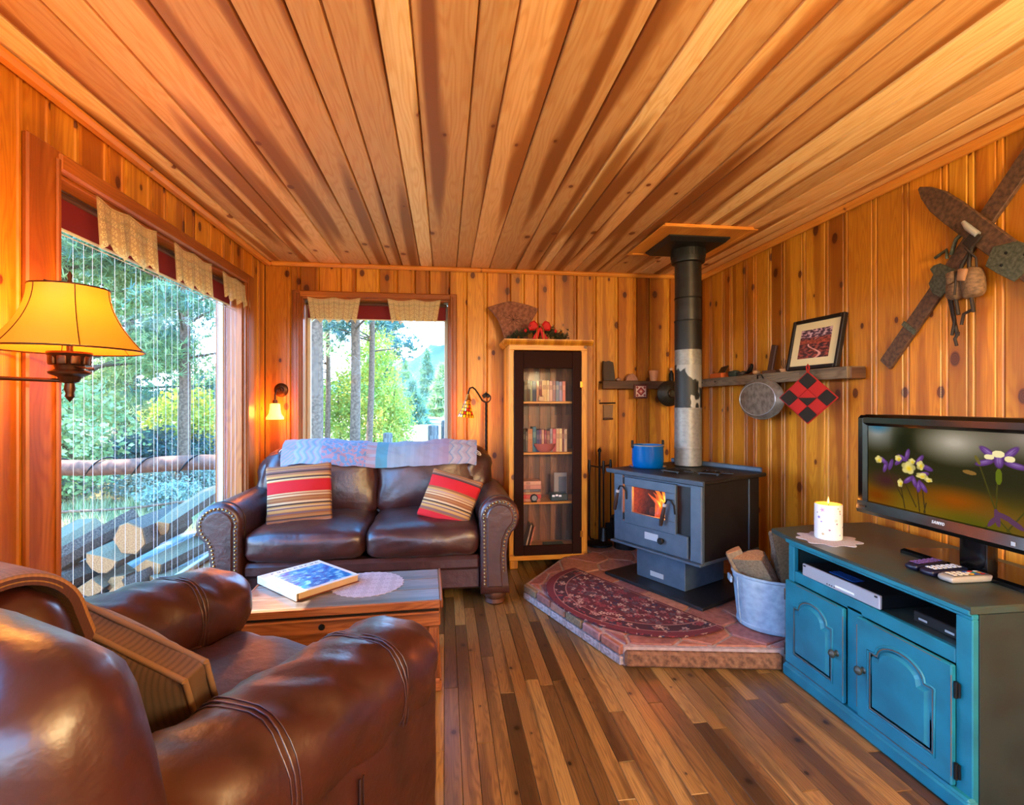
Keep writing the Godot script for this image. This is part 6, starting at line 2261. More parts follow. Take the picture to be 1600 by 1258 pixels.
	b.lathe(v2([0.051, 0.148, 0.046, 0.147, 0.04, 0.132, 0, 0.128]), 40)
	part(o, "melted_pool", b, glow(Color(1.0, 0.5, 0.06), 0.35, Color(0.85, 0.6, 0.3)))
	b = B.new()
	b.tube(v3([0, 0.128, 0, 0.001, 0.15, 0]), 0.0012, 5)
	part(o, "wick", b, M.black)
	b = B.new()
	b.lathe(v2([0, 0.146, 0.0045, 0.153, 0.004, 0.162, 0, 0.178]), 12)
	part(o, "flame", b, glow(Color(1.0, 0.62, 0.2), 6.0))
	omni(o, "flame_light", Vector3(0, 0.16, 0), Color(1.0, 0.6, 0.22), 0.012, 0.01)

func ell(im: Image, cx: float, cy: float, rx: float, ry: float, ang: float, c: Color, soft := 0.0) -> void:
	var r := ceili(maxf(rx, ry)) + 1
	for x in range(maxi(0, int(cx) - r), mini(im.get_width(), int(cx) + r + 1)):
		for y in range(maxi(0, int(cy) - r), mini(im.get_height(), int(cy) + r + 1)):
			var p := Vector2(x - cx, y - cy).rotated(-ang)
			var d := sqrt(p.x * p.x / (rx * rx) + p.y * p.y / (ry * ry))
			if d < 1.0:
				var k := 1.0 if soft <= 0.0 else clampf((1.0 - d) / soft, 0, 1)
				im.set_pixel(x, y, im.get_pixel(x, y).lerp(c, k))

func stroke(im: Image, a: Vector2, b: Vector2, w: float, c: Color) -> void:
	var n := int(a.distance_to(b)) + 1
	for i in n + 1:
		var p := a.lerp(b, float(i) / n)
		ell(im, p.x, p.y, w, w, 0, c)

func screen_image() -> Image:
	var im := Image.create(512, 220, false, Image.FORMAT_RGB8)
	for x in 512:
		for y in 220:
			var v := y / 219.0
			var c := Color(0.16, 0.15, 0.07).lerp(Color(0.42, 0.32, 0.06), smoothstep(0.5, 0.95, v))
			im.set_pixel(x, y, c)
	for q in [[30, 16, 90, 60, Color(0.52, 0.52, 0.5)], [34, 0, 50, 24, Color(0.2, 0.4, 0.5)], [250, 30, 120, 60, Color(0.66, 0.62, 0.55)], [420, 10, 160, 60, Color(0.55, 0.5, 0.45)], [112, 40, 44, 60, Color(0.1, 0.11, 0.04)], [30, 196, 80, 40, Color(0.42, 0.2, 0.02)], [250, 170, 130, 40, Color(0.52, 0.26, 0.02)], [380, 200, 130, 40, Color(0.4, 0.28, 0.1)], [60, 150, 70, 34, Color(0.24, 0.12, 0.12)], [300, 215, 120, 30, Color(0.32, 0.3, 0.05)]]:
		ell(im, q[0], q[1], q[2], q[3], 0, q[4], 0.9)
	var stem := Color(0.26, 0.24, 0.08)
	var dk := Color(0.2, 0.11, 0.06)
	for q in [[60, 110, 112, 190], [100, 130, 118, 215], [120, 150, 150, 205], [150, 130, 160, 215], [165, 130, 175, 215], [178, 190, 172, 215], [305, 70, 345, 185], [345, 110, 342, 200], [410, 150, 365, 215], [430, 115, 405, 160], [470, 70, 405, 165], [345, 190, 320, 218], [345, 190, 372, 218]]:
		stroke(im, Vector2(q[0], q[1]), Vector2(q[2], q[3]), 1.6, stem if q[0] > 200 else dk.lerp(stem, 0.5))
	var pu := Color(0.50, 0.36, 0.60)
	var pd := Color(0.33, 0.19, 0.42)
	var cr := Color(0.88, 0.80, 0.48)
	var ye := Color(0.85, 0.70, 0.10)
	for q in [[58, 112, 1.9], [52, 96, 0.6], [110, 82, 0.4], [125, 72, -1.3], [160, 82, -0.9], [180, 100, 0.3], [170, 118, -0.3], [145, 140, 1.2], [158, 150, 1.7], [128, 138, 2.5], [100, 92, 2.4], [75, 104, -1.2], [170, 150, 0.9]]:
		ell(im, q[0], q[1], 19, 7.5, q[2], pd, 0.25)
		ell(im, q[0] - 1, q[1] - 1.5, 14, 4.5, q[2], pu if int(q[0]) % 3 else pu.darkened(0.2), 0.8)
		stroke(im, Vector2(q[0], q[1]) - Vector2(14, 0).rotated(q[2]), Vector2(q[0], q[1]) + Vector2(14, 0).rotated(q[2]), 0.6, pd)
	for q in [[36, 94, 13, 12], [98, 84, 11, 10], [128, 106, 22, 19], [138, 88, 11, 9], [162, 96, 12, 14], [166, 122, 18, 9], [184, 130, 12, 7], [104, 150, 9, 13]]:
		for k in 5:
			var dv := Vector2(q[2] * 0.5, 0).rotated(TAU * k / 5.0 + q[0])
			ell(im, q[0] + dv.x, q[1] + dv.y * q[3] / q[2], q[2] * 0.55, q[3] * 0.5, 0, cr.darkened(0.25 if k % 2 else 0.1), 0.3)
		ell(im, q[0] - 1, q[1] - 1, q[2] * 0.7, q[3] * 0.6, 0, cr, 0.8)
		ell(im, q[0] + 2, q[1] + 2, q[2] * 0.5, q[3] * 0.5, 0, ye, 0.9)
	for q in [[325, 46, 0.6, 24, 9], [372, 44, -0.75, 24, 9], [318, 70, -0.3, 24, 8], [382, 70, 0.18, 28, 8], [348, 62, 1.5, 20, 12]]:
		ell(im, q[0], q[1], q[3], q[4], q[2], pd, 0.25)
		ell(im, q[0], q[1] - 1, q[3] * 0.8, q[4] * 0.65, q[2], pu.lightened(0.08), 0.8)
		stroke(im, Vector2(q[0], q[1]) - Vector2(q[3] * 0.8, 0).rotated(q[2]), Vector2(q[0], q[1]) + Vector2(q[3] * 0.8, 0).rotated(q[2]), 0.6, pd)
	for q in [[328, 56, 11, 6], [370, 57, 11, 7], [347, 48, 13, 8]]:
		ell(im, q[0], q[1], q[2], q[3], 0, Color(0.9, 0.84, 0.62))
	ell(im, 348, 98, 7, 18, 0, Color(0.36, 0.4, 0.08))
	for q in [[360, 185, 0.3, 20, 6], [380, 195, 0.5, 22, 6], [345, 190, 1.4, 20, 6], [335, 200, 2.2, 16, 5]]:
		ell(im, q[0], q[1], q[3], q[4], q[2], Color(0.33, 0.2, 0.3))
	ell(im, 285, 97, 16, 5, 0.1, Color(0.5, 0.36, 0.16))
	ell(im, 404, 128, 6, 7, 0, Color(0.3, 0.12, 0.08))
	ell(im, 303, 66, 4, 12, -0.5, Color(0.4, 0.36, 0.14))
	return im

# ---------------------------------------------------------------- things on the walls
func decor() -> void:
	var gw: Material = M.gray[0].duplicate()
	gw.albedo_color = Color(1.0, 0.9, 0.76)
	var o := thing("wall_shelf", "weathered beam shelf along the right wall", "shelf", Vector3(2.072, 1.327, -3.105), -90)
	part(o, "front_board", bx(Vector3(1.55, 0.062, 0.022), 0.004), gw, Vector3(0, 0.027, 0.042))
	part(o, "top_board", bx(Vector3(1.55, 0.016, 0.085), 0.003), gw, Vector3(0, 0.050, -0.012))
	part(o, "end_block", bx(Vector3(0.05, 0.062, 0.09), 0.005), M.dark[0], Vector3(0.752, 0.025, -0.012))
	for x in [-0.68, -0.49]:
		var b := B.new()
		b.lathe(v2([0, 0.006, 0.005, 0.005, 0.006, 0]), 8, rot(Vector3.RIGHT, 90))
		part(o, "peg", b, M.iron, Vector3(x, 0.03, 0.053))
	o = thing("wall_shelf", "dark weathered beam shelf along the back wall left of the stove pipe", "shelf", Vector3(1.62, 1.308, -3.945))
	part(o, "front_board", bx(Vector3(0.76, 0.064, 0.022), 0.004), M.dark[0], Vector3(0, 0.032, 0.044))
	part(o, "top_board", bx(Vector3(0.76, 0.016, 0.085), 0.003), M.dark[1], Vector3(0, 0.056, -0.012))
	var ty := 1.3725
	# back shelf things
	var b := B.new()
	b.prism(v2([-0.045, 0, 0.052, 0, 0.048, 0.05, 0.042, 0.1, 0.035, 0.15, 0.0, 0.162, -0.03, 0.155, -0.045, 0.16, -0.05, 0.08]), -0.02, 0.015, 0.005)
	one("slate_chunk", "upright mottled grey stone at the left end of the back shelf", "stone", b, noisy([Color(0.12, 0.1, 0.09), Color(0.34, 0.28, 0.23), Color(0.2, 0.17, 0.15)], 18.0, 0.9, 0, 61, 0.05), Vector3(1.303, ty, -3.94))
	b = B.new()
	b.cushion(Vector3(0.034, 0.026, 0.03), 0.012, Vector3(0.003, 0.0, 0), 6, 0.006, 62, Transform3D(Basis(), Vector3(0, 0.012, 0)))
	one("pale_pebble", "small pale pebble beside the upright grey stone", "stone", b, mat(Color(0.6, 0.42, 0.34), 0.8), Vector3(1.385, ty, -3.94))
	b = B.new()
	b.prism(v2([-0.05, 0, 0.05, 0, 0.045, 0.03, 0.012, 0.062, -0.02, 0.058, -0.045, 0.03]), -0.014, 0.014, 0.006)
	one("pink_stone", "heart shaped pinkish stone in the middle of the back shelf", "stone", b, noisy([Color(0.55, 0.36, 0.28), Color(0.7, 0.5, 0.4)], 14.0, 0.85, 0, 63), Vector3(1.495, ty, -3.94))
	b = B.new()
	b.lathe(v2([0, 0, 0.024, 0, 0.041, 0.084, 0.043, 0.086, 0.039, 0.087, 0.023, 0.008, 0, 0.007]), 24)
	one("terracotta_cup", "flared terracotta cup on the back shelf", "cup", b, M.terra, Vector3(1.681, ty, -3.94))
	o = thing("shelf_bottle", "slim dark bottle with a cream top beside the stove pipe", "bottle", Vector3(1.835, ty, -3.945))
	b = B.new()
	b.lathe(v2([0, 0, 0.018, 0, 0.02, 0.01, 0.02, 0.06, 0.009, 0.08, 0.009, 0.09, 0, 0.09]), 14)
	part(o, "body", b, M.iron)
	b = B.new()
	b.lathe(v2([0.008, 0.088, 0.015, 0.092, 0.015, 0.106, 0, 0.116]), 14)
	part(o, "stopper", b, mat(Color(0.8, 0.6, 0.45), 0.6))
	# hung from the back shelf
	o = thing("hanging_tile", "small red and white patterned tile hung on the back shelf", "tile", Vector3(1.545, 1.288, -3.882))
	part(o, "border", bx(Vector3(0.112, 0.112, 0.012), 0.003), mat(Color(0.32, 0.06, 0.05), 0.5), Vector3(0, 0, 0.006))
	part(o, "ground", bx(Vector3(0.082, 0.082, 0.003), 0.001), mat(Color(0.78, 0.66, 0.6), 0.5), Vector3(0, 0, 0.013))
	for q in [[0.05, Color(0.5, 0.07, 0.05), 0.0146], [0.028, Color(0.72, 0.36, 0.3), 0.0158], [0.012, Color(0.8, 0.7, 0.62), 0.017]]:
		part(o, "diamond", bx(Vector3(q[0], q[0], 0.002), 0.0004), mat(q[1], 0.5), Vector3(0, 0, q[2]), Vector3(0, 0, 45))
	for sx in [-1, 1]:
		for sy in [-1, 1]:
			part(o, "corner_patch", bx(Vector3(0.016, 0.016, 0.002), 0.0004), mat(Color(0.5, 0.1, 0.09), 0.5), Vector3(sx * 0.03, sy * 0.03, 0.0146), Vector3(0, 0, 45))
	o = thing("metal_funnel_bowl", "dark round metal bowl hung upside down from the back shelf", "bowl", Vector3(1.79, 1.272, -3.89))
	b = B.new()
	b.lathe(v2([0.1, 0.0, 0.104, 0.004, 0.1, 0.012, 0.075, 0.036, 0.04, 0.05, 0.036, 0.052, 0.034, 0.066, 0.029, 0.066, 0.026, 0.052, 0, 0.05]), 32, rot(Vector3.RIGHT, 90))
	part(o, "bowl", b, noisy([Color(0.14, 0.13, 0.1), Color(0.24, 0.21, 0.16)], 10.0, 0.5, 0.5, 64))
	b = B.new()
	b.lathe(v2([0.03, 0.064, 0.034, 0.067, 0.03, 0.07]), 24, rot(Vector3.RIGHT, 90))
	part(o, "foot_ring", b, M.bronze)
	o = thing("picture_plaque", "little tan carved plaque hung by a dark rod on the back wall", "plaque", Vector3(1.315, 1.13, -3.995))
	b = B.new()
	b.prism(v2([-0.04, -0.064, 0.035, -0.058, 0.042, 0.05, -0.042, 0.05]), 0, 0.014, 0.004)
	part(o, "plaque", b, noisy([Color(0.45, 0.33, 0.22), Color(0.62, 0.48, 0.33), Color(0.3, 0.22, 0.16)], 20.0, 0.85, 0, 65, 0.05))
	b = B.new()
	b.tube(v3([-0.075, 0.064, 0.01, 0.06, 0.066, 0.01]), 0.006, 7)
	part(o, "rod", b, M.iron)
	b = B.new()
	b.cushion(Vector3(0.085, 0.02, 0.018), 0.008, Vector3.ZERO, 5, 0.006, 3, Transform3D(Basis(), Vector3(0, -0.062, 0.01)))
	part(o, "lower_edge", b, M.dark[1])
	# right shelf things
	var ry := 1.3865
	o = thing("orange_box", "flat orange box with a propped dark card at the pipe end of the right shelf", "box", Vector3(2.07, ry, -3.62), -90)
	part(o, "box", bx(Vector3(0.16, 0.035, 0.07), 0.003), mat(Color(0.72, 0.32, 0.08), 0.6), Vector3(0, 0.0175, 0))
	part(o, "card", bx(Vector3(0.09, 0.065, 0.005), 0.001), M.black, Vector3(0.03, 0.06, -0.01), Vector3(-35, 0, 8))
	for i in 3:
		var q = [["lumpy greenish rock beside the orange box", 0.09, 0.042, -3.43, Color(0.17, 0.18, 0.13)], ["dark brown rock next to the greenish one", 0.07, 0.032, -3.33, Color(0.2, 0.16, 0.12)], ["round tan pebble left of the wooden bar", 0.03, 0.03, -3.165, Color(0.62, 0.45, 0.3)]][i]
		b = B.new()
		b.cushion(Vector3(q[1], q[2], 0.05), 0.014, Vector3(0.004, 0, 0.004), 8, 0.014, 66 + i, Transform3D(Basis(), Vector3(0, q[2] / 2, 0)))
		one("shelf_rock", q[0], "stone", b, noisy([q[4].darkened(0.3), q[4], q[4].lightened(0.15)], 16.0, 0.9, 0, 66 + i), Vector3(2.075, ry, q[3]), -90, "stones on the right shelf")
	o = thing("bird_figurine", "small dark bird figurine standing among the shelf rocks", "figurine", Vector3(2.07, ry, -3.24), -90)
	b = B.new()
	b.tube(v3([-0.05, 0.018, 0, -0.02, 0.022, 0, 0.01, 0.036, 0, 0.026, 0.056, 0, 0.03, 0.07, 0, 0.046, 0.068, 0]), PackedFloat32Array([0.003, 0.012, 0.017, 0.011, 0.011, 0.001]), 9)
	part(o, "body", b, M.iron)
	part(o, "base", bx(Vector3(0.06, 0.01, 0.04), 0.003), M.dark[0], Vector3(0, 0.005, 0))
	o = thing("wooden_bar", "flat dark wooden bar standing upright on the right shelf", "ornament", Vector3(2.085, ry, -3.03), -90)
	part(o, "bar", bx(Vector3(0.05, 0.165, 0.018), 0.004), M.dark[1], Vector3(0.018, 0.10, -0.0), Vector3(-4, 0, -10))
	part(o, "foot_block", bx(Vector3(0.14, 0.022, 0.05), 0.004), M.dark[0], Vector3(0.01, 0.011, 0))
	o = thing("twig_bundle", "small bundle of twigs in a pale clay dish beside the framed picture", "ornament", Vector3(2.075, ry, -2.865), -90)
	b = B.new()
	b.lathe(v2([0, 0, 0.03, 0, 0.042, 0.018, 0.038, 0.019, 0.028, 0.006, 0, 0.005]), 16)
	part(o, "dish", b, M.terra)
	for i in 5:
		b = B.new()
		b.tube(PackedVector3Array([Vector3(0.006 * i - 0.012, 0.005, 0), Vector3(0.016 * i - 0.04, 0.05 + 0.008 * (i % 3), 0.004), Vector3(0.02 * i - 0.045, 0.075 + 0.012 * (i % 2), 0.0)]), 0.0025, 5)
		part(o, "twig", b, M.dark[1])
	o = thing("framed_picture", "dark framed photograph of red canyon rock leaning on the right shelf", "picture", Vector3(2.05, ry + 0.001, -2.625), -90)
	o.rotation_degrees = Vector3(-11, -86, 0)
	var fm := mat(Color(0.06, 0.03, 0.025), 0.4)
	for s in [-1, 1]:
		part(o, "frame_side", bx(Vector3(0.022, 0.30, 0.028), 0.004), fm, Vector3(s * 0.174, 0.15, 0.0))
		part(o, "frame_rail", bx(Vector3(0.33, 0.022, 0.028), 0.004), fm, Vector3(0, 0.15 + s * 0.139, 0.0))
	part(o, "mat_board", bx(Vector3(0.33, 0.26, 0.004), 0), mat(Color(0.80, 0.72, 0.54), 0.8), Vector3(0, 0.15, 0.002))
	var im := Image.create(128, 96, false, Image.FORMAT_RGB8)
	var fn := FastNoiseLite.new()
	fn.frequency = 0.05
	fn.fractal_octaves = 4
	for x in 128:
		for y in 96:
			var v := y / 95.0
			var n := fn.get_noise_2d(x, y * 2.2)
			var c := Color(0.22, 0.12, 0.14).lerp(Color(0.62, 0.28, 0.22), clampf(0.4 + n * 1.3, 0, 1))
			if v < 0.28:
				c = Color(0.25, 0.16, 0.22).lerp(Color(0.75, 0.6, 0.6), clampf(0.35 + n * 2.0, 0, 1))
			elif v > 0.36 and v < 0.5:
				c = c.lerp(Color(0.75, 0.32, 0.18), 0.4)
			elif absf(x - 64.0 - 26.0 * sin(v * 9.0)) < 6.0 * v:
				c = Color(0.8, 0.55, 0.5)
			im.set_pixel(x, y, c)
	var pm := mat(Color.WHITE, 0.4)
	pm.albedo_texture = ImageTexture.create_from_image(im)
	b = B.new()
	b.poly(v3([-0.112, 0.065, 0, 0.112, 0.065, 0, 0.112, 0.235, 0, -0.112, 0.235, 0]), Vector3.BACK, v2([0, 1, 1, 1, 1, 0, 0, 0]))
	part(o, "photograph", b, pm, Vector3(0, 0, 0.0046))
	# hung from the right shelf
	o = thing("roasting_pan", "old oval roasting pan hung bottom out from the right shelf", "pan", Vector3(2.012, 1.222, -3.03), -90)
	b = B.new()
	b.lathe(v2([0.232, -0.006, 0.236, 0.0, 0.232, 0.005, 0.224, 0.002, 0.205, 0.018, 0.195, 0.026, 0.188, 0.028, 0.180, 0.025, 0, 0.025]), 56, rot(Vector3.RIGHT, 90), 0.56)
	part(o, "pan", b, noisy([Color(0.36, 0.31, 0.26), Color(0.50, 0.46, 0.40), Color(0.58, 0.54, 0.48)], 4.0, 0.5, 0.25, 71, 0.02))
	b = B.new()
	b.lathe(v2([0.183, 0.0265, 0.187, 0.0305, 0.191, 0.0275]), 56, rot(Vector3.RIGHT, 90), 0.56)
	part(o, "bottom_ridge", b, M.silver)
	b = B.new()
	b.tube(v3([-0.03, 0.13, 0.0, -0.02, 0.155, 0.008, 0.02, 0.155, 0.008, 0.03, 0.13, 0.0]), 0.004, 6)
	part(o, "handle", b, M.iron)
	o = thing("quilted_pot_holder", "red and black quilted pot holder hung cornerwise from the right shelf", "pot holder", Vector3(1.958, 1.226, -2.53), -52)
	var rd := mat(Color(0.55, 0.035, 0.03), 0.9)
	var bk := mat(Color(0.06, 0.035, 0.035), 0.95)
	var r45 := rot(Vector3.BACK, 45)
	part(o, "backing", bx(Vector3(0.205, 0.205, 0.008), 0.003), rd, Vector3.ZERO, Vector3(0, 0, 45))
	for i in 3:
		for j in 3:
			var p := r45 * Vector3((i - 1) * 0.065, (j - 1) * 0.065, 0.005)
			b = B.new()
			b.cushion(Vector3(0.064, 0.064, 0.008), 0.003, Vector3(0, 0, 0.003), 5)
			part(o, "patch", b, bk if (i + j) % 2 == 0 and not (i == 1 and j == 1) else rd, p, Vector3(0, 0, 45))
	b = B.new()
	b.prism(v2([-0.045, 0.0, 0.045, 0.0, 0, -0.045]), 0.009, 0.0125, 0.001)
	part(o, "patch", b, bk)
	b = B.new()
	b.tube(v3([-0.004, 0.14, 0, -0.007, 0.168, 0.0, 0.0, 0.182, 0.0, 0.007, 0.168, 0.0, 0.004, 0.14, 0]), 0.004, 6)
	part(o, "hanging_loop", b, rd)
	# skis
	var wd := noisy([Color(0.20, 0.13, 0.085), Color(0.32, 0.21, 0.14), Color(0.42, 0.29, 0.2)], 5.0, 0.7, 0, 72, 0.03)
	var lt := mat(Color(0.13, 0.075, 0.05), 0.7)
	var zm := noisy([Color(0.24, 0.25, 0.2), Color(0.42, 0.43, 0.36)], 10.0, 0.55, 0.5, 73)
	o = thing("old_ski", "old brown wooden ski slanting up to the right, behind the crossed one", "ski", Vector3(2.118, 1.39, -2.20), -90, "crossed skis")
	o.rotation_degrees = Vector3(0, -90, 49.5)
	b = B.new()
	b.prism(v2([-0.01, -0.034, 0.0, -0.037, 0.5, -0.034, 1.05, -0.038, 1.10, -0.03, 1.10, 0.03, 1.05, 0.038, 0.5, 0.034, 0.0, 0.037, -0.01, 0.034]), -0.01, 0.006, 0.003)
	part(o, "ski_board", b, wd)
	b = B.new()
	b.prism(v2([0.38, -0.045, 0.47, -0.05, 0.50, -0.02, 0.49, 0.055, 0.47, 0.075, 0.45, 0.08, 0.44, 0.05, 0.40, 0.045, 0.375, 0.0]), 0.006, 0.012, 0.002)
	part(o, "toe_plate", b, zm)
	b = B.new()
	b.box(Vector3(0.20, 0, 0.008), Vector3(0.022, 0.085, 0.006), 0.001)
	part(o, "strap_band", b, zm)
	b = B.new()
	b.tube(v3([0.46, -0.03, 0.014, 0.40, -0.09, 0.02, 0.34, -0.17, 0.022, 0.30, -0.22, 0.02]), 0.007, 6)
	b.tube(v3([0.46, -0.035, 0.018, 0.41, -0.10, 0.028, 0.345, -0.178, 0.03, 0.29, -0.20, 0.022]), 0.006, 6)
	b.tube(v3([0.315, -0.215, 0.022, 0.285, -0.22, 0.022, 0.268, -0.245, 0.022]), 0.006, 6)
	part(o, "leather_strap", b, lt)
	b = B.new()
	b.tube(v3([0.54, 0.03, 0.012, 0.60, 0.045, 0.02, 0.66, 0.03, 0.014]), 0.008, 6)
	b.tube(v3([0.52, 0.035, 0.012, 0.55, 0.055, 0.02, 0.50, 0.085, 0.014]), 0.007, 6)
	part(o, "cable_clamp", b, zm)
	o = thing("old_ski", "old brown wooden ski slanting down to the right with its pointed tip up", "ski", Vector3(2.10, 2.15, -2.00), -90, "crossed skis")
	o.rotation_degrees = Vector3(0, -90, -47.5)
	b = B.new()
	b.prism(v2([-0.005, -0.006, 0.04, -0.027, 0.12, -0.045, 0.22, -0.049, 0.6, -0.043, 1.15, -0.048, 1.2, -0.04, 1.2, 0.04, 1.15, 0.048, 0.6, 0.043, 0.22, 0.049, 0.12, 0.045, 0.04, 0.027, -0.005, 0.006]), -0.002, 0.013, 0.003)
	part(o, "ski_board", b, wd)
	b = B.new()
	b.tube(v3([0.30, 0.0, 0.022, 0.34, -0.002, 0.03, 0.39, -0.004, 0.024]), PackedFloat32Array([0.008, 0.013, 0.012]), 9)
	part(o, "lever", b, M.silver)
	b = B.new()
	b.prism(v2([0.50, -0.075, 0.56, -0.07, 0.63, -0.058, 0.64, 0.058, 0.58, 0.062, 0.53, 0.05, 0.47, -0.01]), 0.013, 0.019, 0.002)
	part(o, "toe_plate", b, zm)
	b = B.new()
	for q in [[0.55, -0.04], [0.59, 0.03], [0.53, 0.0]]:
		b.lathe(v2([0, 0.004, 0.005, 0.003, 0.006, 0]), 8, rot(Vector3.RIGHT, 90, Vector3(q[0], q[1], 0.019)))
	part(o, "rivets", b, M.iron)
	b = B.new()
	b.box(Vector3(0.385, -0.03, 0.022), Vector3(0.05, 0.06, 0.012), 0.003)
	b.tube(v3([0.40, -0.05, 0.02, 0.44, -0.10, 0.02, 0.51, -0.16, 0.022, 0.60, -0.22, 0.022]), 0.007, 6)
	b.tube(v3([0.405, -0.05, 0.02, 0.42, -0.12, 0.02, 0.48, -0.21, 0.024, 0.56, -0.265, 0.022]), 0.007, 6)
	b.tube(v3([0.59, -0.215, 0.022, 0.575, -0.25, 0.022, 0.60, -0.285, 0.022]), 0.006, 6)
	part(o, "leather_strap", b, lt)
	o = thing("leather_mitts", "pair of small old tan leather mitts hanging from the crossed skis", "mitts", Vector3(2.085, 1.68, -1.80), -90)
	var tan := noisy([Color(0.28, 0.2, 0.13), Color(0.42, 0.31, 0.21), Color(0.5, 0.38, 0.27)], 12.0, 0.75, 0, 74)
	for s in [-1, 1]:
		b = B.new()
		b.cushion(Vector3(0.07, 0.118, 0.05), 0.022, Vector3(0.006, 0.004, 0.012), 10, 0.012, 75 + s, rot(Vector3.BACK, s * 7.0, Vector3(s * 0.034, -0.006 * s, 0)))
		part(o, "mitt", b, tan)
		b = B.new()
		b.cushion(Vector3(0.034, 0.05, 0.014), 0.006, Vector3(0, 0, 0.004), 7, 0.004, 78 + s, rot(Vector3.BACK, -s * 12.0, Vector3(s * 0.022, 0.03, 0.036)))
		part(o, "cuff_flap", b, mat(Color(0.56, 0.4, 0.28), 0.7) if s == 1 else tan)
	b = B.new()
	b.tube(v3([0, 0.05, 0.036, 0.004, 0.0, 0.044, -0.004, -0.045, 0.04]), 0.004, 6)
	b.tube(v3([0.05, 0.04, 0.0, 0.055, 0.09, 0.01, 0.02, 0.14, 0.02]), 0.004, 6)
	part(o, "lacing", b, lt)

# ---------------------------------------------------------------- window dressing
func lace(label: String, pos: Vector3, yaw: float, w: float, drop: float, points: int, skew: float, waist: float) -> void:
	var b := B.new()
	b.sheet(48, 16, func(u: float, v: float) -> Vector3:
		var tooth := absf(fposmod(u * points, 1.0) * 2.0 - 1.0)
		var len := drop * (0.78 + skew * u) + drop * 0.24 * tooth + 0.006 * absf(sin(u * 60.0))
		var sag := 0.016 * sin(PI * fposmod(u * 2.0, 1.0)) * (1.0 - v)
		var x := (u - 0.5) * w * (1.0 - waist * v)
		return Vector3(x, -sag - len * v, 0.007 * sin(u * 22.0) * (0.3 + v) + 0.012 * v))
	b.sheet(48, 1, func(u: float, v: float) -> Vector3:
		var sag := 0.016 * sin(PI * fposmod(u * 2.0, 1.0))
		return Vector3((u - 0.5) * w, -sag + 0.006 * v, 0.007 * sin(u * 22.0) * 0.3 + 0.002))
	var m: StandardMaterial3D = M.lace.duplicate()
	m.uv1_scale = Vector3(5, 2.4, 1)
	one("lace_valance", label, "valance", b, m, pos, yaw, "lace valances")

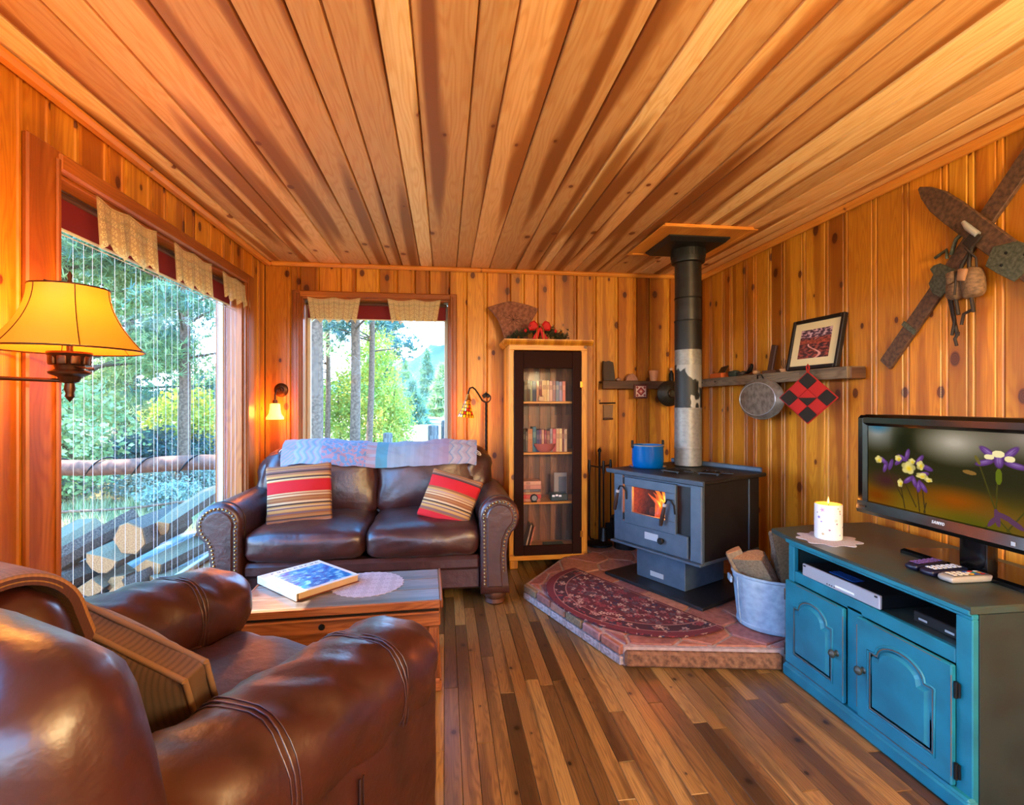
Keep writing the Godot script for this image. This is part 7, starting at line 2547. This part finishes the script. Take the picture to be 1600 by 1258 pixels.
func dressing() -> void:
	var x := XL + 0.012
	lace("lace valance nearest the viewer on the picture window", Vector3(x, 1.985, -2.335), 90, 0.41, 0.19, 3, 0.12, 0.0)
	lace("middle lace valance on the picture window", Vector3(x, 1.985, -2.894), 90, 0.405, 0.19, 3, 0.12, 0.0)
	lace("lace valance at the corner end of the picture window", Vector3(x, 1.985, -3.445), 90, 0.41, 0.15, 4, 0.1, 0.0)
	lace("lace valance at the left of the small back window", Vector3(-0.825, 1.985, ZB + 0.04), 0, 0.385, 0.185, 5, 0.0, 0.16)
	lace("lace valance at the right of the small back window", Vector3(-0.232, 1.985, ZB + 0.04), 0, 0.40, 0.185, 5, 0.0, 0.16)
	var b := B.new()
	b.box(Vector3(0, -0.075, 0), Vector3(1.60, 0.13, 0.004), 0.001)
	var o := thing("roller_blind", "dark red roller blind drawn up at the head of the picture window", "blind", Vector3(XL - 0.075, 1.982, -2.76), 90)
	part(o, "fabric", b, M.maroon)
	b = B.new()
	b.tube(v3([-0.805, -0.016, 0, 0.805, -0.016, 0]), 0.014, 10)
	part(o, "roller", b, M.dark[1])
	part(o, "hem_bar", bx(Vector3(1.60, 0.012, 0.009), 0.003), M.sash, Vector3(0, -0.142, 0))
	o = thing("roller_blind", "dark red roller blind drawn up at the head of the back window", "blind", Vector3(XL + 0.8125, 1.982, ZB - 0.075))
	part(o, "fabric", bx(Vector3(1.05, 0.125, 0.004), 0.001), M.maroon, Vector3(0, -0.072, 0))
	b = B.new()
	b.tube(v3([-0.53, -0.016, 0, 0.53, -0.016, 0]), 0.014, 10)
	part(o, "roller", b, M.dark[1])
	part(o, "hem_bar", bx(Vector3(1.05, 0.01, 0.009), 0.003), M.sash, Vector3(0, -0.137, 0))
	# string curtain
	o = thing("string_curtain", "sparse curtain of thin white strings hanging inside the picture window", "string curtain", Vector3(XL - 0.03, 1.80, -2.76), 90)
	b = B.new()
	b.tube(v3([-0.78, 0.002, 0, 0.80, 0.002, 0]), 0.002, 5)
	part(o, "header_cord", b, M.white)
	b = B.new()
	b.tube(v3([0, 0, 0, 0.001, -0.7, 0.001, 0, -1.55, 0]), 0.0007, 5)
	var sm := b.mesh()
	var wm := mat(Color(0.92, 0.92, 0.95, 0.75), 0.5)
	wm = mat(Color(0.9, 0.9, 0.94), 0.5)
	wm.backlight_enabled = true
	wm.backlight = Color(1, 1, 1)
	for i in 24:
		part(o, "strand", sm, wm, Vector3(lerpf(-0.70, 0.78, (i + R.randf_range(-0.4, 0.4)) / 23.0), 0, 0.003 * (i % 3)))

# ---------------------------------------------------------------- start
const LAMP_E := 0.4
const ADDED_LAMPS := [["added globe floor lamp beside the right wall behind the viewer, for fill light", Vector3(1.35, 0, 0.3), 3.6], ["added globe floor lamp in the far corner behind the viewer, for fill light", Vector3(1.5, 0, 1.3), 4.0]]  # fill lights added behind the camera to brighten walls and ceiling

func _ready() -> void:
	var cam := Camera3D.new()
	cam.name = "camera"
	cam.position = Vector3(0, 1.2, 0)
	cam.rotation.y = -atan(105.0 / 794.0)
	cam.fov = rad_to_deg(2.0 * atan(629.0 / 794.0))
	cam.near = 0.02
	cam.far = 2000.0
	add_child(cam)
	cam.current = true
	var we := WorldEnvironment.new()
	we.name = "environment"
	var env := Environment.new()
	env.background_mode = Environment.BG_SKY
	var sky := Sky.new()
	var sk := ProceduralSkyMaterial.new()
	sk.sky_top_color = Color(0.30, 0.62, 0.92)
	sk.sky_horizon_color = Color(0.89, 0.95, 0.99)
	sk.ground_bottom_color = Color(0.3, 0.3, 0.25)
	sk.ground_horizon_color = Color(0.6, 0.62, 0.6)
	sk.sky_energy_multiplier = 3.3
	sk.sky_curve = 0.12
	sky.sky_material = sk
	env.sky = sky
	env.tonemap_mode = Environment.TONE_MAPPER_LINEAR
	env.tonemap_exposure = 1.25
	env.sdfgi_enabled = true
	env.ssao_enabled = true
	env.ssil_enabled = true
	we.environment = env
	add_child(we)
	var sun := DirectionalLight3D.new()
	sun.name = "sun"
	sun.light_color = Color(1.0, 0.93, 0.82)
	sun.light_energy = 7.0
	sun.light_angular_distance = 0.6
	sun.shadow_enabled = true
	sun.sky_mode = DirectionalLight3D.SKY_MODE_LIGHT_ONLY
	add_child(sun)
	sun.look_at_from_position(Vector3.ZERO, -Vector3(-0.48, 0.82, -0.13), Vector3.UP)
	R.seed = 20240
	materials()
	shell()
	outdoors()
	sofa()
	armchair()
	table()
	hearth()
	stove()
	cabinet()
	bookcase()
	lamps()
	decor()
	dressing()
